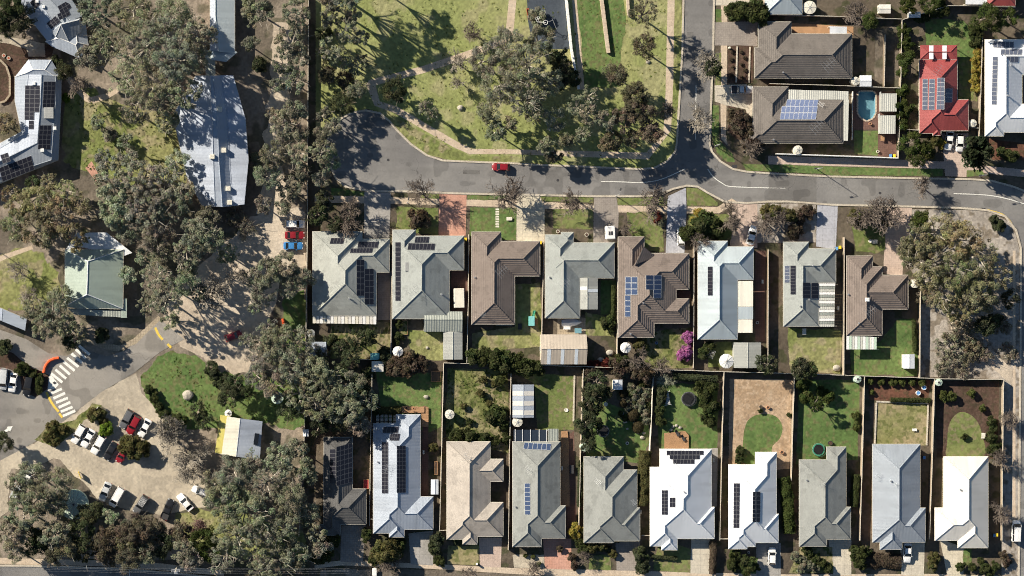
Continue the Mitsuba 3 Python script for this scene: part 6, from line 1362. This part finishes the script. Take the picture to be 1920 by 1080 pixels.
LANDMARKS = [('octagonal school roof', 118, 60), ('bent school building', 75, 230), ('streaky hall roof', 417, 50), ('long tapering school roof', 410, 270), ('pale green hall', 178, 520), ('yellow striped shed', 448, 818), ('white shed at the left edge', 20, 600),
             ('zebra crossing', 125, 700), ('pale boulder', 353, 741), ('gravel car park', 250, 890), ('lower car park van', 219, 932), ('large green tank', 138, 945), ('power pole', 332, 1060), ('three cars by the fence', 552, 440), ('orange barriers in the grass', 530, 605), ('turning circle', 680, 290),
             ('dark ball court', 1025, 40), ('stone terrace wall', 1132, 50), ('red car on the street', 939, 313), ('street corner', 1310, 300), ('side street', 1310, 100), ('dark ute', 1391, 168), ('dark corner house', 1505, 100), ('pool house', 1495, 220), ('swimming pool', 1624, 200),
             ('red roof', 1765, 180), ('white house at the right edge', 1890, 170), ('light blue roof at the top edge', 1470, 10), ('pale grey house', 655, 515), ('brick driveway', 848, 400), ('stepping stones', 932, 408), ('caravan', 1145, 436), ('bluish driveway', 1267, 420), ('pale blue house', 1360, 540), ('striped patio house', 1518, 535),
             ('last brown house', 1640, 560), ('cream barn shed', 1057, 655), ('striped shed', 981, 750), ('round tank in the weedy yard', 843, 777), ('timber deck', 780, 770), ('dark house under trees', 645, 910), ('blue grey house', 750, 900), ('beige house', 890, 920), ('olive grey house', 1010, 920), ('hammock', 1251, 747), ('timber terrace', 1268, 825), ('kidney lawn', 1430, 820), ('green trampoline', 1535, 844),
             ('round lawn', 1810, 815), ('square dry lawn', 1690, 795), ('grey house with clipped shrubs', 1145, 940), ('white house with timber terrace', 1280, 940), ('white house with kidney lawn', 1410, 940), ('grey house with trampoline', 1545, 930), ('blue grey house with square lawn', 1685, 930), ('cream house', 1810, 940), ('reserve dirt path', 1830, 640), ('dirt track', 525, 130), ('bend at the right end', 1880, 370),
             ('blue shed under trees', 592, 654), ('green play slide', 997, 600), ('pink blossom', 1288, 645), ('red roof driveway', 1790, 300)]
def where(px, py, n=0):
    o = sorted(LANDMARKS, key=lambda l: math.hypot(l[1] - px, l[2] - py)); nm, x, y = o[n]; dx, dy = px - x, py - y
    if math.hypot(dx, dy) < 9: return f'at the {nm}'
    a = math.degrees(math.atan2(-dy, dx)) % 360
    w = ['right of', 'upper right of', 'above', 'upper left of', 'left of', 'lower left of', 'below', 'lower right of'][int((a + 22.5) // 45) % 8]
    return f"{w} the {nm}"
_said = {}
def size_word(r): return 'broad' if r > 40 else 'large' if r > 30 else 'mid sized' if r > 20 else 'small'
def tree_label(look, px, py, r):
    """One label for one plant: what it looks like, how large, and where it stands between things one can find."""
    for size in (('',), ('broad ', 'large ', 'mid sized ', 'small ')):
        s = '' if size == ('',) else size[0 if r > 40 else 1 if r > 30 else 2 if r > 20 else 3]
        for t in (where(px, py), where(px, py) + ', ' + where(px, py, 1)):
            l = f'{s}{look} {t}'
            if l not in _said and len(l.split()) <= 16: _said[l] = 1; return l
    for n in range(2, 9):
        for m_ in range(0, n):
            l = f'{look} {where(px, py, m_)}, {where(px, py, n)}'
            if l not in _said and len(l.split()) <= 16: _said[l] = 1; return l
    return f'{look} {where(px, py)}, {size_word(r)}'

_seed = [100]
SHRUB = {}
def plant(kind, px, py, r, h=None, look=None, tall=1.0, group=None):
    """A tree or shrub whose crown shows r photo pixels wide about (px, py)."""
    _seed[0] += 1; rng = np.random.default_rng(_seed[0]); col, lk, ct = KINDS[kind]; R = r / 8
    name = {'gum': 'gum_tree', 'olive': 'gum_tree', 'pale': 'gum_tree', 'conifer': 'conifer', 'bush': 'bush', 'ball': 'ball_shrub', 'pink': 'blossom_bush', 'yellow': 'yellow_bush', 'tuft': 'shrub', 'red': 'shrub', 'palebush': 'shrub', 'lime': 'bush', 'olivebush': 'bush', 'brownbush': 'bush', 'scrub': 'scrub_bush'}.get(kind, 'tree')
    label = tree_label(look or lk, px, py, r)
    if kind in ('gum', 'pale', 'olive', 'brown', 'dark', 'green', 'conifer', 'scrub') and r >= 15 and kind != 'conifer':
        low = kind == 'scrub'
        hc = (1.0 if low else (R * .62 + (4.6 if kind in ('gum', 'pale', 'olive') else 3.0)) * tall)                      # middle of the crown
        p = W(px, py, hc)
        k = thing(name, label, ct, group)
        R *= dict(olive=.9, gum=.86, pale=.86, brown=.9, dark=.92).get(kind, .95); col = np.array(col) * (1 + rng.normal(0, .13)) * (1 + rng.normal(0, .04, 3)); cs = rng.uniform(.75, 1.3)
        op = dict(olive=.5, gum=.5, pale=.45, brown=.4, dark=.5, green=.5, scrub=.3)[kind]
        (v, f, c), cc = crown(rng, R, hc, .55 if low else .72, col, clump=cs * (.85 if kind in ('gum', 'pale', 'olive', 'scrub') else 1.0), per=110 if low else 185 if kind in ('gum', 'pale', 'olive') else 215, leaf=.17 * rng.uniform(.8, 1.25), open_=op)
        M = lambda: at(p[0], p[1], 0)
        part(k, 'trunk', limbs(rng, R, hc * .62, hc, cc, .10 + .045 * R, 8 if R < 4 else 12), 'm_pale_bark' if kind in ('gum', 'pale', 'olive') else 'm_bark', smooth=True, to_world=M())
        part(k, 'crown', (v, f), 'm_leaf', color=c, to_world=M())
        return k
    # shrubs: a few shapes of each kind, turned and scaled
    vs = SHRUB.setdefault(kind, [])
    if len(vs) < 3:
        R0 = 1.0
        if kind == 'ball': (v, f, c), cc = shell(rng, col)
        else: (v, f, c), cc = crown(rng, R0, .75 if kind != 'conifer' else 1.0, .8 if kind != 'conifer' else 1.3, col, clump=.36, nclump=26, per=120, leaf=.13, open_=.4, tint=.2)
        st = cat([tube(np.array([[0, 0, 0], e * [.5, .5, .45], e]), [.05, .04, .015], 4) for e in cc[:7]])
        vs.append((mikit.ply((v, f), 'm_leaf', color=c), mikit.ply(st, 'm_bark', smooth=True)))
    cr, st = vs[_seed[0] % len(vs)]
    hh = R * (1.0 if kind not in ('conifer',) else 1.5) * tall; p = W(px, py, hh * .75)
    k = thing(name, label, ct, group); M = at(p[0], p[1], 0, rng.uniform(0, 360), (R * rng.uniform(.9, 1.1), R * rng.uniform(.9, 1.1), hh))
    part(k, 'stem', st, 'm_bark', to_world=M); part(k, 'foliage', cr, 'm_leaf', to_world=M)
    return k
def shell(rng, col):
    """A clipped ball: a tight skin of small leaves."""
    n = 2600; q = rng.normal(0, 1, (n, 3)); q[:, 2] = np.abs(q[:, 2]) - .25; q /= np.linalg.norm(q, axis=1, keepdims=True)
    c = q * rng.uniform(.9, 1.0, (n, 1)) * [1, 1, .85] + [0, 0, .35]
    return leaves(rng, c, q, .075, col, 0, 1.6, .25), c[:8]
BARE = []
def bare_tree(px, py, r, h=None, pale=False, look='bare leafless tree', group=None, dense=4):
    _seed[0] += 1; rng = np.random.default_rng(_seed[0]); R = r / 8; h = h or R * 1.5 + 1.5
    if len(BARE) < 6:
        BARE.append(None)
        a2, b2 = bare(np.random.default_rng(_seed[0] + 900), R, h, .17, 5)
        BARE[-1] = (mikit.ply(a2, 'm_twig', smooth=True), mikit.ply(b2, 'm_twig'), R, h)
    wa, wb, R0, h0 = BARE[_seed[0] % len(BARE)]; p = W(px, py, h * .6)
    k = thing('bare_tree', tree_label(look, px, py, r), 'tree', group); M = at(p[0], p[1], 0, rng.uniform(0, 360), (R / R0, R / R0, h / h0))
    part(k, 'trunk', wa, 'm_pale_twig' if pale else 'm_twig', to_world=M); part(k, 'twigs', wb, 'm_pale_twig' if pale else 'm_twig', to_world=M)
def hedge(label, pts, w, h, kind='bush', name='hedge'):
    """A clipped or shaggy row of foliage along a line of photo points; w in metres."""
    _seed[0] += 1; rng = np.random.default_rng(_seed[0]); col = KINDS[kind][0]; l = LineString([W(x, y, h * .7)[:2] for x, y in pts]); n = int(l.length * (w + h) * 110)
    s = rng.uniform(0, l.length, n); th = rng.uniform(0, np.pi, n); base = np.array([l.interpolate(a).coords[0] for a in np.linspace(0, l.length, 60)])
    i = s / l.length * 59; j = np.clip(i.astype(int), 0, 58); b = base[j] + (base[j + 1] - base[j]) * (i - j)[:, None]; d = base[j + 1] - base[j]; d /= np.linalg.norm(d, axis=1, keepdims=True) + 1e-9
    e = np.c_[-d[:, 1], d[:, 0]]; lump = .72 + .55 * meshkit.fbm(np.c_[s * .8, np.full(n, _seed[0]), th], 2)
    o = np.c_[e * np.cos(th)[:, None], np.sin(th)]; rad = lump * rng.uniform(.8, 1.05, n)
    c = np.c_[b + e * (np.cos(th) * rad * w / 2)[:, None], np.maximum(.1, np.sin(th) ** .6 * rad * h)]
    v, f, cl = leaves(rng, c, o, .17, col, .2, 1.0, .35)
    k = thing(name, label, 'hedge'); part(k, 'foliage', (v, f), 'm_leaf', color=cl)
    part(k, 'stems', cat([bar((*l.interpolate(a).coords[0], 0), (*l.interpolate(a).coords[0], h * .7), .05, 5) for a in np.linspace(.3, l.length - .3, max(2, int(l.length / 1.2)))]), 'm_bark')
def flax(label, px, py, r, col=(.42, .44, .34)):
    _seed[0] += 1; rng = np.random.default_rng(_seed[0]); p = W(px, py, .6); V, F, C = [], [], []; R = r / 8
    for i in range(70):
        a = rng.uniform(0, 2 * np.pi); L = R * rng.uniform(.6, 1.1); d = np.array([math.cos(a), math.sin(a), 0]); e = np.array([-d[1], d[0], 0]) * .06
        q = [np.array([0, 0, .1]), d * L * .5 + [0, 0, .8], d * L + [0, 0, .6]]; o = len(V) * 1
        b = sum(len(x) for x in V); V.append(np.array([q[0] - e, q[0] + e, q[1] - e, q[1] + e, q[2]])); F += [[b, b + 1, b + 3], [b, b + 3, b + 2], [b + 2, b + 3, b + 4]]; C.append(np.tile(np.array(col) * rng.uniform(.7, 1.2), (5, 1)))
    k = thing('flax_plant', label, 'plant'); part(k, 'leaves', (np.vstack(V), np.array(F)), 'm_leaf', color=np.vstack(C), to_world=at(p[0], p[1])); part(k, 'base', cyl(.12, 0, .3), 'm_bark', to_world=at(p[0], p[1]))

def many(kind, s, **kw):
    for t in s.split():
        a = [float(x) for x in t.split(',')]; plant(kind, a[0], a[1], a[2], tall=a[3] if len(a) > 3 else 1.0, **kw)
# the bush of the school grounds
many('gum', '185,22,46 250,18,50 322,28,48 368,62,42,1.7 200,82,44 262,88,52,1.5 330,112,50,1.8 238,148,42 288,162,52,1.4 345,172,40,1.8 374,112,26,1.6 255,208,36 312,228,28 165,108,30 310,60,40,1.7')
many('dark', '8,10,44 32,36,34 2,58,24 120,135,18 105,118,14')
many('gum', '480,16,36 470,82,16 556,24,36,1.8 548,78,34,1.7 532,122,24,1.3 556,152,24,1.4 520,160,16 566,110,18 552,205,26 536,236,34 515,215,18 566,246,20 512,290,32 556,288,30,1.2 604,284,26,1.6 500,330,28 540,350,28,.7 566,326,20,.8 530,388,16,.6 494,384,20,.7 478,300,14')
many('gum', '650,-16,34,1.9 616,-6,26,1.7 600,-50,40,1.8 690,-50,30,1.6 668,166,22 602,250,16 620,302,24,1.2 600,334,20 624,236,16 608,215,18 622,30,24,1.5 616,90,26,1.5 642,108,26,1.2 648,60,26,1.3 672,120,22 676,70,18 660,30,20')
many('brown', '612,142,20 648,150,20')
many('dark', '640,196,24 596,402,22 628,420,16 606,375,18 605,60,14 612,100,12 488,124,14')
# park
many('dark', '740,172,25 1053,102,18 1056,130,20 1050,156,16 1075,150,12 1040,112,14')
many('gum', '800,202,18 812,212,16 905,112,34,1.2 952,84,40,1.2 990,120,46,1.4 935,160,44,1.2 985,182,40,1.3 1012,78,34,1.3 918,212,28 1030,160,30 965,140,36 1005,30,14')
many('gum', '932,246,24 955,232,16 1040,222,24 1082,200,26,1.4 1104,214,22,1.5 1024,272,18 1064,262,16 1092,250,18 1132,226,22,1.5 1000,210,28,1.3 1106,180,20,1.5')
many('brown', '1146,266,24,1.6 1190,184,28,1.8 1172,222,26,1.7 1208,212,24,1.8 1218,250,22,1.7 1182,258,18,1.6 1035,292,18')
many('brown', '1207,24,31,1.4 1209,86,28,1.4 1157,137,24,1.4', look='round brownish park tree')
for a in ((850, 112, 26, 6, True), (862, 150, 18, 5, True), (890, 60, 20, 6, False), (1320, 122, 30, 7.5, True), (1312, 228, 32, 7.5, True), (1248, 205, 18, 6, False)): bare_tree(a[0], a[1], a[2], a[3], a[4], 'pale bare tree')
many('dark', '1338,128,18,1.2')
# bare street trees
for a in ((800, 368, 40), (948, 372, 40), (1086, 374, 36), (1230, 374, 38), (1654, 410, 40), (1372, 400, 30), (655, 398, 28), (658, 418, 26), (1400, 282, 26), (1732, 345, 24), (1612, 405, 24)): bare_tree(*a, h=7.5, look='bare street tree')
for a in ((1176, 424, 18), (1303, 452, 26), (1438, 415, 28), (1470, 418, 26), (1380, 420, 18), (1605, 30, 26), (1200, 672, 24), (1236, 680, 24), (1098, 1048, 16), (1885, 862, 26), (1880, 968, 25), (1888, 790, 20), (735, 1058, 24), (880, 1068, 22), (1000, 1072, 20)): bare_tree(*a, h=a[2] / 8 * 1.6, look='bare brown garden tree')
for a in ((332, 832, 42), (352, 862, 40), (318, 812, 30), (362, 888, 30)): bare_tree(*a, h=9, pale=True, look='tall grey bare gum tree')
for a in ((42, 515, 30), (58, 552, 24)): bare_tree(*a, h=5, pale=True, look='whitish bare tree')
bare_tree(226, 985, 16, 3.5, True, 'small bare pale tree'); bare_tree(152, 160, 24, 11, False, 'tall leaning bare tree'); bare_tree(392, 545, 36, 11, True, 'tall open bare tree'); bare_tree(440, 520, 28, 10, True, 'tall open bare tree')
many('gum', '372,548,22,1.3 428,478,22,1.3 466,640,20 478,580,16')
many('olive', '8,232,26,.8'); many('gum', '182,230,15 236,264,18 205,252,13')
many('scrub', '655,400,20 440,405,22 462,425,24 1640,402,18')
many('bush', '1380,24,20 1398,22,19 1416,26,22 1290,438,16 1325,418,22 1310,440,16 1340,430,18'); many('brownbush', '1500,408,12 1514,398,12 1492,432,14 785,412,20 1386,228,18 1398,240,16 1378,212,12 1412,268,18')
many('yellow', '1310,406,12 1762,268,9 1080,996,13'); many('green', '1725,410,17 1718,422,15 1632,38,16')
many('olivebush', '1608,408,18 1655,418,16 1448,400,18 1478,402,16')
# reserve
many('olive', '1722,458,38 1760,432,40 1802,450,42 1745,492,42 1792,512,46 1840,482,40 1832,542,44 1772,548,40 1738,522,30 1705,480,24 1870,520,30 1800,580,30')
many('dark', '1862,412,10 1872,424,12 1850,610,22 1892,560,20 1866,600,14'); many('scrub', '1800,622,34 1782,656,36 1826,660,26 1800,688,24 1850,668,18 1880,610,20 1742,560,22 1890,660,20 1765,690,20')
# upper right yards
many('green', '1693,58,11 1697,82,12 1699,110,15 1693,136,11 1690,172,13 1695,205,14 1691,232,12 1704,268,24 1732,280,15 1854,32,32,1.2 1890,34,20 1702,8,16 1740,10,18 1758,5,14 1715,295,16'); many('conifer', '1826,284,28'); many('bush', '1722,36,8 1735,32,8 1748,26,9 1760,22,9 1772,20,9 1895,292,14 1878,285,10 1830,60,14 1828,78,12')
many('yellow', '1832,98,8 1831,112,9 1830,132,9 1829,148,9 1829,164,9'); many('olivebush', '1750,262,12 1742,285,12')
many('brownbush', '1373,98,3 1371,112,3.5 1374,126,3 1372,142,3.5 1390,98,3 1396,108,3.5 1391,121,3 1397,132,3.5 1392,145,3')
# back yards, upper row
many('dark', '620,638,14 668,640,22 690,632,16 640,655,18 658,668,22 718,672,13 1437,680,22 1500,690,22 1518,694,16 722,664,12'); many('brownbush', '748,686,20 770,682,20 786,684,16 735,690,14'); many('bush', '888,668,15 906,670,16 926,672,20 948,676,20 965,682,18 985,690,18 1140,606,14 1170,678,14 1190,686,14 1320,662,12 1330,650,10 748,608,8 748,630,8 744,642,6 1008,690,14')
many('red', '1136,682,9 1120,684,9 1106,684,8 1148,684,7'); many('pink', '1290,632,11 1284,662,13 1292,650,6 1276,668,7'); many('olivebush', '1200,650,12 1154,1012,6')
hedge('ivy green hedge along the fence left of the brown house with blue panels', [(1151, 535), (1150, 598)], 1.0, 1.6); hedge('narrow hedge along the brown house and reserve fence', [(1714, 600), (1716, 660)], .9, 1.5, 'bush')
# wild corner between the boundary fences
many('gum', '500,512,36 532,500,34 542,540,26 492,552,28 562,520,24 472,520,20 524,640,40 492,672,34 562,642,34 545,692,40 512,722,34 590,695,34 562,742,34 482,705,28 500,620,24 610,705,34 652,722,34 604,762,38 650,770,34 692,750,22 672,800,22 630,745,30')
many('dark', '545,770,24 590,720,18 640,700,18 676,726,16 606,672,18 636,790,22 690,700,12 600,800,20')
# lower left bush
many('olive', '70,372,36 40,384,30 30,422,34 72,432,42 112,402,44 122,362,30 142,442,30 92,342,20 150,385,24 18,360,20')
many('pale', '210,346,44 262,332,46 312,342,42 222,396,46 272,392,48 322,386,42 242,432,34 292,436,40 342,362,30 200,302,26 242,300,28 332,302,24')
many('gum', '372,442,40,1.4 352,472,38,1.3 398,446,32,1.5 386,412,28 352,500,24 300,470,24 292,520,38,1.2 312,562,34,1.4 280,572,28 342,532,28,1.4 270,482,20 242,516,18 102,582,36 82,612,30 116,552,24 122,612,30 60,580,22 142,622,22 320,600,22')
many('dark', '60,345,18 130,640,16 190,630,14 420,716,14 404,700,12 432,742,22 398,690,12 372,770,20 384,790,18 440,715,16 460,735,16 8,652,14 6,830,22')
many('bush', '280,730,9 290,746,9 298,762,9 306,776,10 42,690,13 60,702,9 74,713,9 74,730,8 322,792,16 340,790,12'); many('lime', '201,802,12 193,810,8 123,183,8'); many('olivebush', '178,780,13 194,792,9 250,836,20 262,846,16 268,838,12 238,830,12 100,800,12 118,808,12 92,820,10 104,826,9 190,778,12')
many('gum', '440,890,42 422,932,44 462,962,50 442,1002,48 500,902,44 522,862,36 542,932,40 490,1012,44 532,992,40 422,1042,36 500,1052,40 552,1042,34 556,842,26 470,872,26 572,882,28 398,902,24 592,1000,24 580,960,24 360,1050,22 600,1030,22')
many('gum', '60,892,36 102,906,38 72,936,40 108,948,28 42,960,38 30,905,24')
many('gum', '20,1002,38 102,1002,34 268,1040,26 345,1034,24 30,1036,22 205,968,18'); many('dark', '62,1012,34 152,992,32 170,962,24 152,1032,28 300,1022,26'); many('olive', '122,1026,26 235,1018,24')
many('brown', '202,1012,38 252,1002,44 284,992,32 242,1042,32 338,1000,22 372,992,18 100,1036,26 200,1040,22')
many('green', '82,1012,22 380,1010,24 392,1035,20')
# back yards, lower row
hedge('clipped rosemary hedge beside the timber deck', [(714, 770), (752, 770)], 1.9, 1.2, 'olivebush'); many('olivebush', '812,838,9 905,712,8 925,720,7 935,782,7 948,800,9 900,738,8 1690,1000,1 870,762,6 916,756,7'); many('bush', '930,780,18 938,715,10 945,770,8 880,790,6 856,816,12 880,818,14 905,822,12 930,826,10 948,822,10 705,768,10')
many('dark', '1118,716,24 1108,752,26 1102,792,26 1130,740,14 1106,830,16 1096,868,10'); many('brownbush', '1160,690,16 1192,696,16 1212,705,16 1104,700,12'); many('ball', '1169,738,8 1169,757,7 1188,778,13 1197,801,12'); many('palebush', '1190,742,10 1202,755,10 1206,770,9 1212,788,8 1196,732,8 1182,726,8 1178,768,6 1210,740,8 1170,700,8 1215,730,6 1192,762,7 1180,750,6'); many('bush', '1185,738,8 1205,716,9 1172,785,6 1192,750,7 1212,760,7 1164,776,6')
hedge('tall brown green hedge between the grey house and the white house', [(1211, 845), (1207, 900), (1205, 948)], 2.9, 2.4, 'olivebush'); hedge('dark shrubs along the fence of the grey house with clipped shrubs', [(1090, 868), (1087, 950)], 1.2, 1.6, 'dark')
flax('pale flax plant in the corner of the hammock yard', 1243, 713, 17); flax('second pale flax plant near the hammock', 1262, 714, 10)
hedge('dark hedge along the top of the hammock yard', [(1262, 706), (1345, 712)], 1.8, 2.0, 'dark'); many('bush', '1322,742,14 1328,766,14 1312,722,12 1332,790,10 1320,784,8 1340,760,10 1238,790,10 1236,770,10 1330,728,12'); many('dark', '1324,752,10 1238,750,10 1240,735,10'); many('bush', '1388,846,10 1386,862,8 1426,770,5 1480,778,5')
hedge('row of bushes between the white house and the grey house with trampoline', [(1470, 895), (1478, 935), (1482, 1000)], 2.8, 2.4, 'green'); many('green', '1530,758,16 1512,744,14 1552,744,12 1540,734,10 1506,720,14'); many('tuft', '1517,720,6 1605,780,8 1606,800,8')
hedge('creeper hedge along the fence right of the grey house with trampoline', [(1606, 890), (1602, 950)], 1.8, 1.6, 'bush')
for i, x in enumerate((1631, 1653, 1674, 1691, 1710, 1729)): plant('tuft', x, 716, 7, group='row of small shrubs on the rear fence')
hedge('clipped green hedge above the square dry lawn', [(1670, 750), (1745, 751)], 1.1, 1.0, 'bush'); many('tuft', '1768,742,9 1784,744,9 1822,738,8 1842,766,7 1776,746,7 1635,736,5'); many('bush', '1858,790,9 1862,800,8 1808,818,6 1858,820,12 1866,838,10 1855,845,8')
# front gardens, lower row
many('olivebush', '724,1030,26 708,1036,14 742,1036,14'); hedge('clipped hedge in the front garden of the blue grey house', [(722, 1014), (762, 1017)], 1.1, .9, 'bush'); many('bush', '687,1002,11 822,1052,10 700,1050,10 750,1024,10 610,1030,16 625,1010,14 600,1045,14 1088,1016,10 1094,1030,10'); many('dark', '820,1010,13 815,1030,12 1202,1048,14 1206,1062,12 1198,1034,12 860,1014,8 1092,1000,8')
many('bush', '1375,1042,12 1372,1060,11 1402,1058,15 1412,1064,10 1386,1060,8'); many('olivebush', '1750,1046,12 1748,1060,10 1108,1030,9 1150,1038,7 1128,1024,10 1112,1022,10'); hedge('tall brown hedge column beside the pale driveway', [(1338, 1014), (1337, 1076)], 1.7, 1.7, 'brownbush'); hedge('low round hedge in front of the grey house with clipped shrubs', [(1108, 1028), (1146, 1030)], 1.2, .9, 'dark')
hedge('wide brown clipped hedge in front of the blue grey house with square lawn', [(1622, 1052), (1690, 1052)], 3.6, 1.0, 'brownbush'); hedge('clipped hedge strip in the shaded lawn of the white house', [(1222, 1044), (1270, 1048)], .9, .8, 'dark')
many('palebush', '1492,1042,9 1505,1052,9 1518,1060,9 1502,1066,8 1530,1066,7'); many('bush', '1515,1036,9 1540,1056,9 1552,1066,8 1528,1048,8 1610,1040,14 1612,1056,12 1625,1034,8 1600,1028,8 1512,1030,8'); many('bush', '1800,1062,8 1822,1064,8 1846,1066,10 1866,1062,8 1838,1052,6 1856,1074,8'); many('brownbush', '1880,1040,8 1888,1054,8')
many('brownbush', '1050,1030,6 1072,1045,8 1078,1060,8'); many('tuft', '985,1042,4 1000,1044,4 1010,1058,5'); many('red', '1172,412,1') if False else None
for i, (x, y) in enumerate(((1228, 405), (1236, 408), (1243, 412), (1230, 414), (1240, 420), (1233, 400))): plant('red' if i % 2 else 'palebush', x, y, 5, group='flower bed shrubs beside the bluish driveway')
